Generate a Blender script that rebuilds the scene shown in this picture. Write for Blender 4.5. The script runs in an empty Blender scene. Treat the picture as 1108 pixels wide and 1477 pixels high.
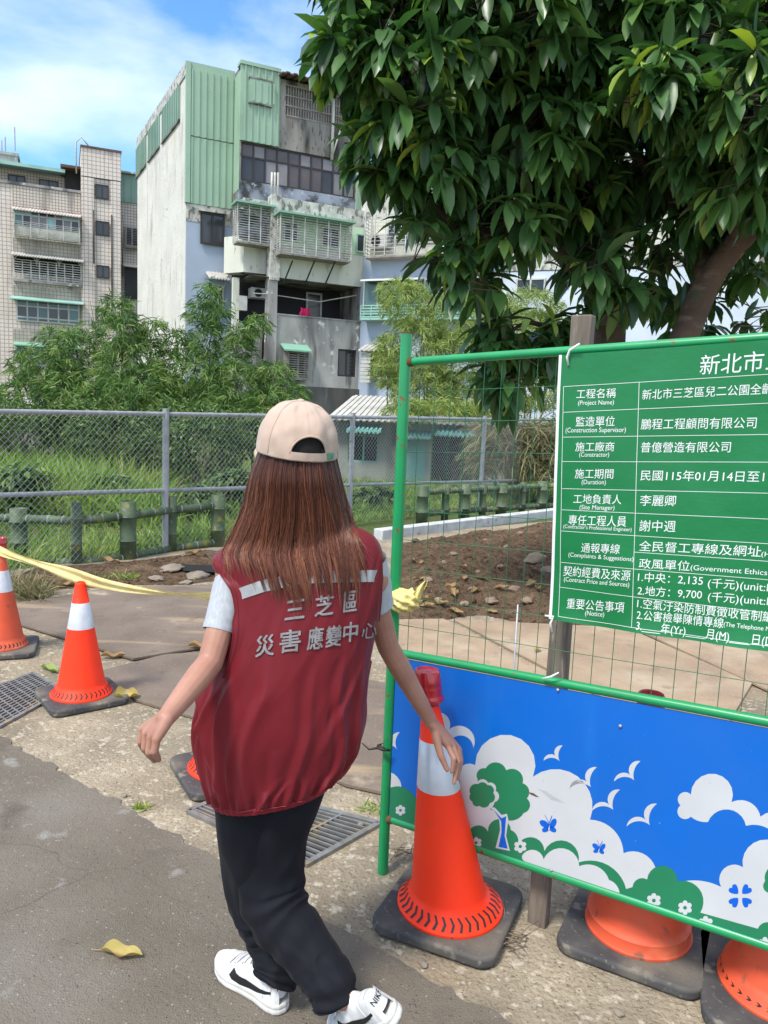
import bpy, bmesh, math, random
from mathutils import Vector, Matrix, noise
from mathutils.bvhtree import BVHTree
from mathutils.geometry import tessellate_polygon
R = math.radians
V = Vector
random.seed(7)
S = bpy.context.scene
COL = S.collection

# ------------------------------------------------------------------ camera
FPX, CX, CY, EYE = 1100.0, 554.0, 738.5, 1.6
PITCH, ROLL = R(7.5), R(2.4)
_fw = V((0, math.cos(PITCH), -math.sin(PITCH)))
_rt0 = V((1, 0, 0)); _up0 = _rt0.cross(_fw)
CA = _rt0 * math.cos(ROLL) + _up0 * math.sin(ROLL)
CB = -_rt0 * math.sin(ROLL) + _up0 * math.cos(ROLL)
CAMPOS = V((0, 0, EYE))
cam = bpy.data.cameras.new('camera')
cam.sensor_fit = 'VERTICAL'; cam.sensor_height = 36.0; cam.sensor_width = 27.0
cam.lens = FPX / 1477.0 * 36.0
cam.clip_start = 0.05; cam.clip_end = 2000
camo = bpy.data.objects.new('camera', cam); COL.objects.link(camo)
camo.matrix_world = Matrix((( CA.x, CB.x, -_fw.x, 0), (CA.y, CB.y, -_fw.y, 0), (CA.z, CB.z, -_fw.z, EYE), (0, 0, 0, 1)))
S.camera = camo
# ------------------------------------------------------------------ light
SUN_EL, SUN_AZ = R(56), R(-138)     # azimuth from +Y towards +X : high, to the left and a little behind the viewer
w = bpy.data.worlds.new('World'); S.world = w; w.use_nodes = True
nt = w.node_tree; nt.nodes.clear()
wo = nt.nodes.new('ShaderNodeOutputWorld'); bg = nt.nodes.new('ShaderNodeBackground')
sky = nt.nodes.new('ShaderNodeTexSky'); sky.sky_type = 'NISHITA'; sky.sun_disc = False
sky.sun_elevation = SUN_EL; sky.sun_rotation = SUN_AZ; sky.dust_density = 0.2; sky.air_density = 1.0; sky.ozone_density = 5.0
tc = nt.nodes.new('ShaderNodeTexCoord'); mp = nt.nodes.new('ShaderNodeMapping'); mp.inputs['Scale'].default_value = (1.0, 1.0, 2.2)
mp.inputs['Location'].default_value = (0.35, 0.1, 0.0)
n1 = nt.nodes.new('ShaderNodeTexNoise'); n1.inputs['Scale'].default_value = 2.3; n1.inputs['Detail'].default_value = 7; n1.inputs['Roughness'].default_value = 0.52
n1.inputs['Distortion'].default_value = 0.15
cr = nt.nodes.new('ShaderNodeValToRGB'); cr.color_ramp.elements[0].position = 0.50; cr.color_ramp.elements[1].position = 0.80
cr.color_ramp.elements[0].color = (0, 0, 0, 1); cr.color_ramp.elements[1].color = (0.92, 0.92, 0.92, 1)
mx = nt.nodes.new('ShaderNodeMix'); mx.data_type = 'RGBA'; mx.inputs['B'].default_value = (4.6, 4.8, 5.1, 1)
nt.links.new(tc.outputs['Generated'], mp.inputs['Vector']); nt.links.new(mp.outputs[0], n1.inputs['Vector'])
sxyz = nt.nodes.new('ShaderNodeSeparateXYZ'); nt.links.new(tc.outputs['Generated'], sxyz.inputs[0])
def ramp_(sock, a, b, c):          # unseen cloud added overhead and behind the viewer as white fill light
    m_ = nt.nodes.new('ShaderNodeMapRange'); m_.inputs[1].default_value = a; m_.inputs[2].default_value = b; m_.inputs[3].default_value = 0; m_.inputs[4].default_value = c; nt.links.new(sock, m_.inputs[0]); return m_.outputs[0]
def add_(a, b): m_ = nt.nodes.new('ShaderNodeMath'); m_.operation = 'ADD'; nt.links.new(a, m_.inputs[0]); nt.links.new(b, m_.inputs[1]); return m_.outputs[0]
bias = add_(ramp_(sxyz.outputs[2], .48, .85, .22), ramp_(sxyz.outputs[1], .15, -.35, .16))
nt.links.new(add_(n1.outputs['Fac'], bias), cr.inputs[0]); nt.links.new(cr.outputs['Color'], mx.inputs['Factor'])
hsv = nt.nodes.new('ShaderNodeHueSaturation'); hsv.inputs['Saturation'].default_value = 1.15; hsv.inputs['Value'].default_value = 0.88; nt.links.new(sky.outputs[0], hsv.inputs['Color']); nt.links.new(hsv.outputs[0], mx.inputs['A']); nt.links.new(mx.outputs['Result'], bg.inputs['Color'])
bg.inputs['Strength'].default_value = 0.15
nt.links.new(bg.outputs[0], wo.inputs[0])
sl = bpy.data.lights.new('sun', 'SUN'); sl.energy = 2.0; sl.angle = R(12); sl.color = (1.0, 0.955, 0.88)
so = bpy.data.objects.new('sun', sl); COL.objects.link(so)
sdir = V((math.sin(SUN_AZ) * math.cos(SUN_EL), math.cos(SUN_AZ) * math.cos(SUN_EL), math.sin(SUN_EL)))
so.rotation_euler = sdir.to_track_quat('Z', 'Y').to_euler()
so.location = (-6, -6, 14)
S.view_settings.view_transform = 'Standard'; S.view_settings.look = 'None'
S.view_settings.exposure = 1.20; S.view_settings.gamma = 1.0
S.cycles.use_denoising = True
S.cycles.max_bounces = 8; S.cycles.transparent_max_bounces = 16

# ------------------------------------------------------------------ pixel (photo, 1108x1477) <-> world
def ray(x, y): return CA * ((x - CX) / FPX) - CB * ((y - CY) / FPX) + _fw
def G(x, y, z=0.0):
    d = ray(x, y); return CAMPOS + d * ((z - EYE) / d.z)
def AT(x, y, Y):
    d = ray(x, y); return CAMPOS + d * (Y / d.y)
def ONP(x, y, p, n):
    d = ray(x, y); return CAMPOS + d * ((p - CAMPOS).dot(n) / d.dot(n))

# ------------------------------------------------------------------ scene-graph helpers
ROOTM = {}
def tag(o, label=None, cat=None, group=None, kind=None):
    if label: o['label'] = label
    if cat: o['category'] = cat
    if group: o['group'] = group
    if kind: o['kind'] = kind
    return o
def thing(name, label, cat, loc=(0, 0, 0), rz=0.0, group=None):
    o = bpy.data.objects.new(name, None); COL.objects.link(o)
    o.empty_display_size = 0.1
    o.location = loc; o.rotation_euler = (0, 0, rz)
    ROOTM[o.name] = Matrix.Translation(V(loc)) @ Matrix.Rotation(rz, 4, 'Z')
    return tag(o, label, cat, group)
def rootm(o):
    while o.parent: o = o.parent
    return ROOTM.get(o.name, Matrix.Identity(4))
def copy_tree(o, parent=None):
    c = o.copy(); COL.objects.link(c)
    if parent: c.parent = parent
    for ch in list(o.children): copy_tree(ch, c)
    return c

class MB:
    """collects shapes, links them as ONE mesh object"""
    def __init__(s): s.v = []; s.f = []; s.m = []; s.c = []; s.usec = False
    def add(s, vs, fs, m=0, col=None):
        o = len(s.v); s.v.extend([V(p) for p in vs])
        for f in fs: s.f.append(tuple(i + o for i in f)); s.m.append(m)
        if col is not None: s.usec = True
        s.c.extend([col if col is not None else 1.0] * len(vs))
    def quad(s, a, b, c, d, m=0): s.add([a, b, c, d], [(0, 1, 2, 3)], m)
    def hexa(s, p, m=0):          # p: 4 bottom (ccw seen from above), 4 top
        s.add(p, [(3, 2, 1, 0), (4, 5, 6, 7), (0, 1, 5, 4), (1, 2, 6, 5), (2, 3, 7, 6), (3, 0, 4, 7)], m)
    def box(s, c, size, rz=0.0, m=0, M=None):
        x, y, z = [q / 2 for q in size]; c = V(c)
        pts = [V((-x, -y, -z)), V((x, -y, -z)), V((x, y, -z)), V((-x, y, -z)), V((-x, -y, z)), V((x, -y, z)), V((x, y, z)), V((-x, y, z))]
        rot = M if M is not None else Matrix.Rotation(rz, 3, 'Z')
        s.hexa([c + rot @ p for p in pts], m)
    def bar(s, a, b, wdt, hgt, up=V((0, 0, 1)), m=0):
        a = V(a); b = V(b); d = (b - a).normalized(); sd = d.cross(up)
        if sd.length < 1e-4: sd = d.cross(V((1, 0, 0)))
        sd.normalize(); u = sd.cross(d).normalized()
        x = sd * wdt / 2; z = u * hgt / 2
        s.hexa([a - x - z, a + x - z, b + x - z, b - x - z, a - x + z, a + x + z, b + x + z, b - x + z], m)
    def tube(s, path, rad, seg=8, m=0, cap=True, col=None, squash=None):
        path = [V(p) for p in path]; n = len(path)
        if not hasattr(rad, '__len__'): rad = [rad] * n
        if n < 2: return
        t0 = (path[1] - path[0]).normalized()
        ref = V((0, 0, 1)) if abs(t0.z) < .9 else V((1, 0, 0))
        nx = t0.cross(ref).normalized(); vs = []; fs = []
        for i, p in enumerate(path):
            t = (path[min(i + 1, n - 1)] - path[max(i - 1, 0)]).normalized()
            nx = (nx - t * nx.dot(t)).normalized(); ny = t.cross(nx)
            for k in range(seg):
                a = 2 * math.pi * k / seg
                vs.append(p + (nx * math.cos(a) + ny * math.sin(a)) * rad[i])
        for i in range(n - 1):
            for k in range(seg):
                k2 = (k + 1) % seg
                fs.append((i * seg + k, i * seg + k2, (i + 1) * seg + k2, (i + 1) * seg + k))
        if cap and seg > 2:
            fs.append(tuple(range(seg - 1, -1, -1))); fs.append(tuple((n - 1) * seg + k for k in range(seg)))
        s.add(vs, fs, m, col)
    def lathe(s, prof, c=(0, 0, 0), seg=32, m=0, M=None, cap=(True, True), mfun=None):
        c = V(c); vs = []; n = len(prof)
        for (r, z) in prof:
            for k in range(seg):
                a = 2 * math.pi * k / seg; p = V((r * math.cos(a), r * math.sin(a), z))
                vs.append(c + ((M @ p) if M is not None else p))
        o = len(s.v); s.v.extend(vs); s.c.extend([1.0] * len(vs))
        for i in range(n - 1):
            for k in range(seg):
                k2 = (k + 1) % seg
                s.f.append((o + i * seg + k, o + i * seg + k2, o + (i + 1) * seg + k2, o + (i + 1) * seg + k))
                s.m.append(mfun(i) if mfun else m)
        if cap[0]: s.f.append(tuple(o + k for k in range(seg - 1, -1, -1))); s.m.append(m)
        if cap[1]: s.f.append(tuple(o + (n - 1) * seg + k for k in range(seg))); s.m.append(m)
    def poly(s, pts, m=0):        # planar polygon in 3D, triangulated
        tris = tessellate_polygon([[V(p) for p in pts]])
        s.add(pts, tris, m)
    def prism(s, pts, d, m=0):    # polygon extruded by vector d, closed
        n = len(pts); pts = [V(p) for p in pts]; d = V(d)
        tris = tessellate_polygon([pts])
        s.add(pts + [p + d for p in pts], [tuple(t) for t in tris] + [tuple(i + n for i in reversed(t)) for t in tris] +
              [(i, (i + 1) % n, (i + 1) % n + n, i + n) for i in range(n)], m)
    def grid(s, fn, nu, nv, m=0, closeu=False, mf=None):
        o = len(s.v)
        for j in range(nv + 1):
            for i in range(nu if closeu else nu + 1):
                s.v.append(V(fn(i / nu, j / nv))); s.c.append(1.0)
        w_ = nu if closeu else nu + 1
        for j in range(nv):
            for i in range(nu):
                i2 = (i + 1) % w_
                if mf and mf((i + .5) / nu, (j + .5) / nv) is None: continue
                s.f.append((o + j * w_ + i, o + j * w_ + i2, o + (j + 1) * w_ + i2, o + (j + 1) * w_ + i))
                s.m.append(mf((i + .5) / nu, (j + .5) / nv) if mf else m)
    def build(s, name, mat, parent=None, world=False, smooth=False, fixn=False, autosm=None):
        me = bpy.data.meshes.new(name)
        vs = s.v
        if world and parent is not None:
            im = rootm(parent).inverted(); vs = [im @ p for p in vs]
        me.from_pydata([tuple(p) for p in vs], [], s.f)
        for mt in (mat if isinstance(mat, (list, tuple)) else [mat]): me.materials.append(mt)
        if any(s.m): me.polygons.foreach_set('material_index', s.m)
        if s.usec:
            at = me.attributes.new('tint', 'FLOAT', 'POINT'); at.data.foreach_set('value', [float(q) for q in s.c])
        if fixn:
            bm = bmesh.new(); bm.from_mesh(me); bmesh.ops.recalc_face_normals(bm, faces=bm.faces); bm.to_mesh(me); bm.free()
        if smooth: me.polygons.foreach_set('use_smooth', [True] * len(me.polygons))
        if autosm is not None:
            me.polygons.foreach_set('use_smooth', [True] * len(me.polygons)); me.set_sharp_from_angle(angle=R(autosm))
        me.update()
        ob = bpy.data.objects.new(name, me); COL.objects.link(ob)
        if parent is not None: ob.parent = parent
        return ob
def structure(name, mb, mat, **k):
    o = mb.build(name, mat, **k); o['kind'] = 'structure'; return o
def bevel(o, wd, seg=2, ang=35):
    b = o.modifiers.new('bevel', 'BEVEL'); b.width = wd; b.segments = seg; b.limit_method = 'ANGLE'; b.angle_limit = R(ang)
    o.data.polygons.foreach_set('use_smooth', [True] * len(o.data.polygons)); o.data.set_sharp_from_angle(angle=R(50))
    return o
def clay(v): return tuple(pow((c / 255.0 + .055) / 1.055, 2.4) if c > 10 else c / 255 / 12.92 for c in v)   # sRGB 0-255 -> linear
# ------------------------------------------------------------------ procedural materials
def _n(nt, t, **k):
    n = nt.nodes.new(t)
    for a, b in k.items():
        if a in n.inputs: n.inputs[a].default_value = b
        else: setattr(n, a, b)
    return n
def mat(name, c1, c2=None, scale=6.0, detail=6.0, rng=(.35, .65), rough=.7, bump=None, spots=(), metal=0.0, spec=.4,
        stretch=(1, 1, 1), tint=None, sheen=0.0, coat=0.0, extra=None, trans=0.0, alpha=None, rough2=None, coord='Object', bump2=None, sss=0.0):
    """noise mix of c1,c2, then 'spots' [(scale, lo, hi, colour, stretch)] mixed over; bump [(scale, strength, distance)]; tint=(a,b): colour pair mixed by per-vertex attribute"""
    m = bpy.data.materials.new(name); m.use_nodes = True; nt = m.node_tree; L = nt.links.new
    b = nt.nodes['Principled BSDF']; out = nt.nodes['Material Output']
    tc = _n(nt, 'ShaderNodeTexCoord')
    def mapped(st):
        if st == (1, 1, 1): return tc.outputs[coord]
        mp = _n(nt, 'ShaderNodeMapping'); mp.inputs['Scale'].default_value = st; L(tc.outputs[coord], mp.inputs[0]); return mp.outputs[0]
    col = None
    def rgba(c): return (c[0], c[1], c[2], 1)
    if c2 is not None:
        nz = _n(nt, 'ShaderNodeTexNoise', Scale=scale, Detail=detail); L(mapped(stretch), nz.inputs['Vector'])
        mr = _n(nt, 'ShaderNodeMapRange'); mr.inputs[1].default_value = rng[0]; mr.inputs[2].default_value = rng[1]; L(nz.outputs['Fac'], mr.inputs[0])
        mx = _n(nt, 'ShaderNodeMix', data_type='RGBA'); mx.inputs['A'].default_value = rgba(c1); mx.inputs['B'].default_value = rgba(c2)
        L(mr.outputs[0], mx.inputs['Factor']); col = mx.outputs['Result']
    if tint is not None:
        at = _n(nt, 'ShaderNodeAttribute'); at.attribute_name = 'tint'
        rp = _n(nt, 'ShaderNodeValToRGB'); els = rp.color_ramp.elements
        while len(els) < len(tint): els.new(.5)
        for i, c in enumerate(tint): els[i].position = i / (len(tint) - 1); els[i].color = rgba(c)
        L(at.outputs['Fac'], rp.inputs[0])
        if col is None: col = rp.outputs[0]
        else:
            mx = _n(nt, 'ShaderNodeMix', data_type='RGBA'); mx.inputs['Factor'].default_value = .5; L(col, mx.inputs['A']); L(rp.outputs[0], mx.inputs['B']); col = mx.outputs['Result']
    for sp in spots:
        sc, lo, hi, c = sp[:4]; st = sp[4] if len(sp) > 4 else (1, 1, 1); det = sp[5] if len(sp) > 5 else 8
        nz = _n(nt, 'ShaderNodeTexNoise', Scale=sc, Detail=det); L(mapped(st), nz.inputs['Vector'])
        mr = _n(nt, 'ShaderNodeMapRange'); mr.inputs[1].default_value = lo; mr.inputs[2].default_value = hi; L(nz.outputs['Fac'], mr.inputs[0])
        mx = _n(nt, 'ShaderNodeMix', data_type='RGBA'); mx.inputs['B'].default_value = rgba(c)
        if col is None: mx.inputs['A'].default_value = rgba(c1)
        else: L(col, mx.inputs['A'])
        L(mr.outputs[0], mx.inputs['Factor']); col = mx.outputs['Result']
    if extra: col = extra(nt, L, tc, col, b) or col
    if col is None: b.inputs['Base Color'].default_value = rgba(c1)
    else: L(col, b.inputs['Base Color'])
    b.inputs['Roughness'].default_value = rough; b.inputs['Metallic'].default_value = metal
    b.inputs['Specular IOR Level'].default_value = spec
    if rough2 is not None:
        nz = _n(nt, 'ShaderNodeTexNoise', Scale=rough2[0], Detail=5); L(tc.outputs[coord], nz.inputs['Vector'])
        mr = _n(nt, 'ShaderNodeMapRange'); mr.inputs[3].default_value = rough; mr.inputs[4].default_value = rough2[1]; mr.inputs[1].default_value = .35; mr.inputs[2].default_value = .65
        L(nz.outputs['Fac'], mr.inputs[0]); L(mr.outputs[0], b.inputs['Roughness'])
    if sheen: b.inputs['Sheen Weight'].default_value = sheen
    if coat: b.inputs['Coat Weight'].default_value = coat; b.inputs['Coat Roughness'].default_value = .15
    if sss: b.inputs['Subsurface Weight'].default_value = sss; b.inputs['Subsurface Radius'].default_value = (.012, .005, .003); b.inputs['Subsurface Scale'].default_value = 1.0
    if bump or bump2:
        prev = None
        for bp in [q for q in (bump, bump2) if q]:
            sc, st, ds = bp[:3]; sv = bp[3] if len(bp) > 3 else (1, 1, 1)
            nz = _n(nt, 'ShaderNodeTexNoise', Scale=sc, Detail=6); L(mapped(sv), nz.inputs['Vector'])
            bn = _n(nt, 'ShaderNodeBump', Strength=st, Distance=ds); L(nz.outputs['Fac'], bn.inputs['Height'])
            if prev: L(prev, bn.inputs['Normal'])
            prev = bn.outputs[0]
        L(prev, b.inputs['Normal'])
    if trans:                       # thin leaves and cloth let light through
        tr = _n(nt, 'ShaderNodeBsdfTranslucent'); ms = _n(nt, 'ShaderNodeMixShader'); ms.inputs[0].default_value = trans
        if col is None: tr.inputs[0].default_value = rgba(c1)
        else:
            hs = _n(nt, 'ShaderNodeHueSaturation', Saturation=1.15, Value=1.5); L(col, hs.inputs['Color']); L(hs.outputs[0], tr.inputs[0])
        L(b.outputs[0], ms.inputs[1]); L(tr.outputs[0], ms.inputs[2]); L(ms.outputs[0], out.inputs[0])
    return m
def voro_spots(scale, thr, colr, soft=.03):
    def fn(nt, L, tc, col, b):
        vo = _n(nt, 'ShaderNodeTexVoronoi', Scale=scale); L(tc.outputs['Object'], vo.inputs['Vector'])
        sp = _n(nt, 'ShaderNodeSeparateColor'); L(vo.outputs['Color'], sp.inputs[0])
        mr = _n(nt, 'ShaderNodeMapRange'); mr.inputs[1].default_value = thr; mr.inputs[2].default_value = thr + soft; L(sp.outputs[0], mr.inputs[0])
        d = _n(nt, 'ShaderNodeMapRange'); d.inputs[1].default_value = .42; d.inputs[2].default_value = .30; L(vo.outputs['Distance'], d.inputs[0])
        mu = _n(nt, 'ShaderNodeMath', operation='MULTIPLY'); L(mr.outputs[0], mu.inputs[0]); L(d.outputs[0], mu.inputs[1])
        mx = _n(nt, 'ShaderNodeMix', data_type='RGBA'); mx.inputs['B'].default_value = (*colr, 1)
        L(col, mx.inputs['A']); L(mu.outputs[0], mx.inputs['Factor']); return mx.outputs['Result']
    return fn
def cracks(scale, width, colr, also=None):
    def fn(nt, L, tc, col, b):
        if also: col = also(nt, L, tc, col, b)
        nz = _n(nt, 'ShaderNodeTexNoise', Scale=3.0, Detail=6); L(tc.outputs['Object'], nz.inputs['Vector'])
        ad = _n(nt, 'ShaderNodeMix', data_type='RGBA', blend_type='LINEAR_LIGHT'); ad.inputs['Factor'].default_value = .12
        L(tc.outputs['Object'], ad.inputs['A']); L(nz.outputs['Color'], ad.inputs['B'])
        vo = _n(nt, 'ShaderNodeTexVoronoi', Scale=scale, feature='DISTANCE_TO_EDGE'); L(ad.outputs['Result'], vo.inputs['Vector'])
        mr = _n(nt, 'ShaderNodeMapRange'); mr.inputs[1].default_value = 0; mr.inputs[2].default_value = width; mr.inputs[3].default_value = .75; mr.inputs[4].default_value = 0
        L(vo.outputs['Distance'], mr.inputs[0])
        n2 = _n(nt, 'ShaderNodeTexNoise', Scale=1.1, Detail=2); L(tc.outputs['Object'], n2.inputs['Vector'])
        m2 = _n(nt, 'ShaderNodeMapRange'); m2.inputs[1].default_value = .5; m2.inputs[2].default_value = .6; L(n2.outputs['Fac'], m2.inputs[0])
        mu = _n(nt, 'ShaderNodeMath', operation='MULTIPLY'); L(mr.outputs[0], mu.inputs[0]); L(m2.outputs[0], mu.inputs[1])
        mx = _n(nt, 'ShaderNodeMix', data_type='RGBA'); mx.inputs['B'].default_value = (*colr, 1)
        L(col, mx.inputs['A']); L(mu.outputs[0], mx.inputs['Factor']); return mx.outputs['Result']
    return fn
def tiles(su, sv, mortar, wid, udir, scale=1.0, offset=0.0):
    """square tile joints; udir = horizontal unit vector of the wall"""
    def fn(nt, L, tc, col, b):
        d = _n(nt, 'ShaderNodeVectorMath', operation='DOT_PRODUCT'); L(tc.outputs['Object'], d.inputs[0]); d.inputs[1].default_value = udir
        sx = _n(nt, 'ShaderNodeSeparateXYZ'); L(tc.outputs['Object'], sx.inputs[0])
        fac = None
        for src, stp in ((d.outputs['Value'], su), (sx.outputs[2], sv)):
            dv = _n(nt, 'ShaderNodeMath', operation='DIVIDE'); L(src, dv.inputs[0]); dv.inputs[1].default_value = stp
            fr = _n(nt, 'ShaderNodeMath', operation='FRACT'); L(dv.outputs[0], fr.inputs[0])
            lt = _n(nt, 'ShaderNodeMath', operation='LESS_THAN'); L(fr.outputs[0], lt.inputs[0]); lt.inputs[1].default_value = wid / stp
            if fac is None: fac = lt.outputs[0]
            else:
                mxm = _n(nt, 'ShaderNodeMath', operation='MAXIMUM'); L(fac, mxm.inputs[0]); L(lt.outputs[0], mxm.inputs[1]); fac = mxm.outputs[0]
        mu = _n(nt, 'ShaderNodeMath', operation='MULTIPLY'); L(fac, mu.inputs[0]); mu.inputs[1].default_value = .85
        mx = _n(nt, 'ShaderNodeMix', data_type='RGBA'); mx.inputs['B'].default_value = (*mortar, 1)
        L(col, mx.inputs['A']); L(mu.outputs[0], mx.inputs['Factor']); return mx.outputs['Result']
    return fn

K = {}
K['asphalt'] = mat('asphalt', (.132, .112, .086), (.168, .145, .113), 2.2, 8, rough=.9, spec=.25, bump=(190, .9, .006), bump2=(55, .5, .01),
                   spots=[(1.3, .54, .70, (.19, .168, .14)), (3.1, .62, .74, (.105, .09, .07)), (5.5, .66, .72, (.25, .235, .21)), (260, .62, .72, (.215, .195, .165)), (150, .64, .70, (.035, .032, .03))],
                   extra=cracks(.62, .0028, (.08, .07, .06), voro_spots(110, .94, (.27, .25, .215))))
K['apron'] = mat('apron_concrete', (.33, .275, .195), (.205, .172, .122), 3.0, 9, rough=.95, spec=.2, bump=(70, 1.0, .012), bump2=(18, .5, .02),
                 spots=[(24, .55, .64, (.42, .365, .28)), (110, .58, .68, (.15, .12, .085)), (1.4, .54, .70, (.27, .20, .13))],
                 extra=voro_spots(60, .90, (.40, .35, .275)))
K['soil'] = mat('soil', (.155, .102, .063), (.09, .059, .036), 9, 9, rough=.97, spec=.1, bump=(32, 1.0, .05), bump2=(130, .9, .008),
                spots=[(60, .6, .7, (.26, .18, .115)), (22, .56, .64, (.055, .035, .022)), (2.2, .56, .76, (.21, .145, .09))])
K['meadow'] = mat('meadow', (.085, .135, .035), (.12, .115, .055), 1.3, 8, rough=.95, spec=.1, bump=(30, 1, .05), spots=[(14, .5, .7, (.045, .08, .02))])
K['plate'] = mat('steel_plate', (.145, .111, .085), (.205, .160, .125), 2.6, 10, rough=.8, spec=.3, bump=(45, .4, .005), bump2=(260, .4, .002),
                 spots=[(2.1, .56, .72, (.38, .28, .17), (.35, 2.4, 1)), (9, .6, .8, (.125, .092, .068)), (90, .58, .70, (.25, .20, .16)), (3, .64, .74, (.44, .36, .26))], metal=.1)
K['plate_tan'] = mat('steel_plate_dusty', (.37, .27, .18), (.275, .20, .135), 2.8, 10, rough=.88, spec=.2, bump=(45, .4, .005), bump2=(260, .4, .002),
                     spots=[(1.6, .52, .72, (.45, .365, .26)), (7, .58, .76, (.22, .165, .12)), (80, .58, .70, (.42, .34, .25))])
K['galv'] = mat('galvanised_steel', (.42, .43, .44), (.31, .32, .33), 9, 6, rough=.5, metal=.55, spots=[(14, .66, .74, (.22, .12, .06))])
K['wire'] = mat('chain_wire', (.40, .43, .42), rough=.5, metal=.5)
K['grate'] = mat('drain_steel', (.27, .27, .255), (.17, .165, .155), 20, 6, rough=.6, metal=.5, spots=[(9, .6, .7, (.33, .27, .18))])
K['pit_shade'] = mat('pit_shade_black', (.012, .011, .010), rough=1)  # near-black colour paints the shade of holes that have no depth
K['bamboo'] = mat('painted_bamboo_concrete', (.050, .085, .042), (.10, .135, .072), 7, 8, rough=.6, spots=[(9, .60, .68, (.22, .20, .03)), (30, .62, .72, (.16, .17, .15))], bump=(40, .4, .004))
K['bamboo_ring'] = mat('bamboo_ring', (.30, .31, .28), (.08, .10, .07), 30, 4, rough=.7)
K['greenpaint'] = mat('green_paint', (.005, .27, .085), (.008, .22, .07), 8, 5, rough=.35, spec=.5, spots=[(24, .66, .71, (.16, .07, .025)), (5, .62, .8, (.03, .33, .13))], coat=.15)
K['greenwire'] = mat('green_wire', (.02, .12, .05), rough=.5)
K['rust'] = mat('rust', (.17, .07, .03), (.09, .04, .02), 40, 5, rough=.9)
K['wood'] = mat('weathered_wood', (.20, .165, .13), (.12, .095, .075), 6, 8, rough=.9, stretch=(6, 6, .6), bump=(30, .6, .004, (5, 5, .4)), spots=[(20, .62, .72, (.30, .26, .22), (3, 3, .4))])
K['blue'] = mat('panel_blue', (.001, .118, .50), (.001, .108, .46), 3, 4, rough=.3, spec=.5, spots=[(5, .56, .8, (.008, .155, .54), (1, 1, .22)), (60, .73, .76, (.10, .20, .45))], rough2=(6, .5))
K['pwhite'] = mat('panel_white', (.52, .53, .54), (.47, .48, .49), 5, 5, rough=.32, spots=[(9, .68, .8, (.48, .46, .43), (1, 1, .4)), (90, .72, .76, (.35, .33, .3))])
K['pgreen'] = mat('panel_green', (.018, .19, .085), (.016, .165, .075), 4, 4, rough=.32)
K['pblue'] = mat('panel_ink', (.002, .10, .52), rough=.32)
K['panelback'] = mat('panel_back', (.35, .35, .34), (.28, .28, .27), 6, 4, rough=.6)
K['banner'] = mat('banner_green', (.004, .165, .046), (.004, .145, .039), 3, 5, rough=.42, spec=.45, bump=(7, .22, .02), bump2=(120, .12, .002, (.1, .1, 3)))
K['btext'] = mat('banner_white', (.68, .72, .69), rough=.5)
K['bhem'] = mat('banner_edge', (.70, .71, .70), rough=.6)
K['tie'] = mat('white_tie', (.75, .75, .72), rough=.5)
K['blackrub'] = mat('black_rubber', (.045, .045, .047), (.075, .073, .07), 9, 7, rough=.8, spots=[(4, .50, .68, (.15, .13, .10)), (60, .60, .72, (.17, .155, .13)), (14, .62, .72, (.21, .18, .14))], bump=(90, .4, .003))
K['cone'] = mat('orange_plastic', (.98, .046, .011), (.91, .039, .009), 5, 5, rough=.45, spec=.25, spots=[(11, .64, .74, (.70, .06, .022), (1, 1, .5)), (34, .70, .74, (.45, .05, .03), (1, 1, .4))], rough2=(9, .6))
K['coneworn'] = mat('orange_plastic_worn', (.66, .085, .030), (.52, .075, .030), 7, 7, rough=.6, spots=[(6, .58, .72, (.60, .19, .09)), (18, .64, .72, (.22, .07, .04))])
K['reflect'] = mat('reflective_band', (.62, .63, .65), (.52, .53, .55), 14, 5, rough=.35, metal=.25, spots=[(30, .68, .74, (.33, .31, .29), (1, 1, .4))])
K['conemark'] = mat('cone_ink', (.02, .018, .017), rough=.6)
K['lens'] = mat('red_lens', (.42, .008, .016), (.30, .006, .012), 20, 3, rough=.25, spec=.6, coat=.4)
K['tape'] = mat('yellow_tape', (.74, .61, .29), (.62, .49, .20), 14, 6, rough=.5, trans=.2, bump=(22, .6, .006))
K['tapeknot'] = mat('yellow_tape_knot', (.74, .62, .24), (.60, .48, .15), 14, 6, rough=.5, bump=(30, .7, .006))
# ------------------------------------------------------------------ ground sheets
def jag(a, b, n, amp, sd):
    a = V(a); b = V(b); d = (b - a); nrm = V((-d.y, d.x, 0)).normalized()
    return [a + d * (i / n) + nrm * (amp * (noise.noise(V((i * .31, sd, 0))) + .6 * noise.noise(V((i * .9, sd + 4, 0))))) for i in range(n + 1)]
g = MB()
def ghf(x, y):       # meadow beyond the fence is a little uneven
    q = 0.0
    if y > 14: q = .22 * noise.noise(V((x * .12, y * .12, 1.0))) * min(1, (y - 14) / 6)
    return q
xs = [-700, -200, -80] + [-40 + 2.0 * i for i in range(41)] + [80, 200, 700]
ys = [-60, -10, -3, 0, 3, 6, 9, 12, 14] + [16 + 2.0 * i for i in range(16)] + [60, 100, 250, 900]
o = [[V((x, y, ghf(x, y))) for x in xs] for y in ys]
vs = [p for r_ in o for p in r_]; nx_ = len(xs)
g.add(vs, [(j * nx_ + i, j * nx_ + i + 1, (j + 1) * nx_ + i + 1, (j + 1) * nx_ + i) for j in range(len(ys) - 1) for i in range(nx_ - 1)])
structure('ground', g, K['meadow'], smooth=True)
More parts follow.
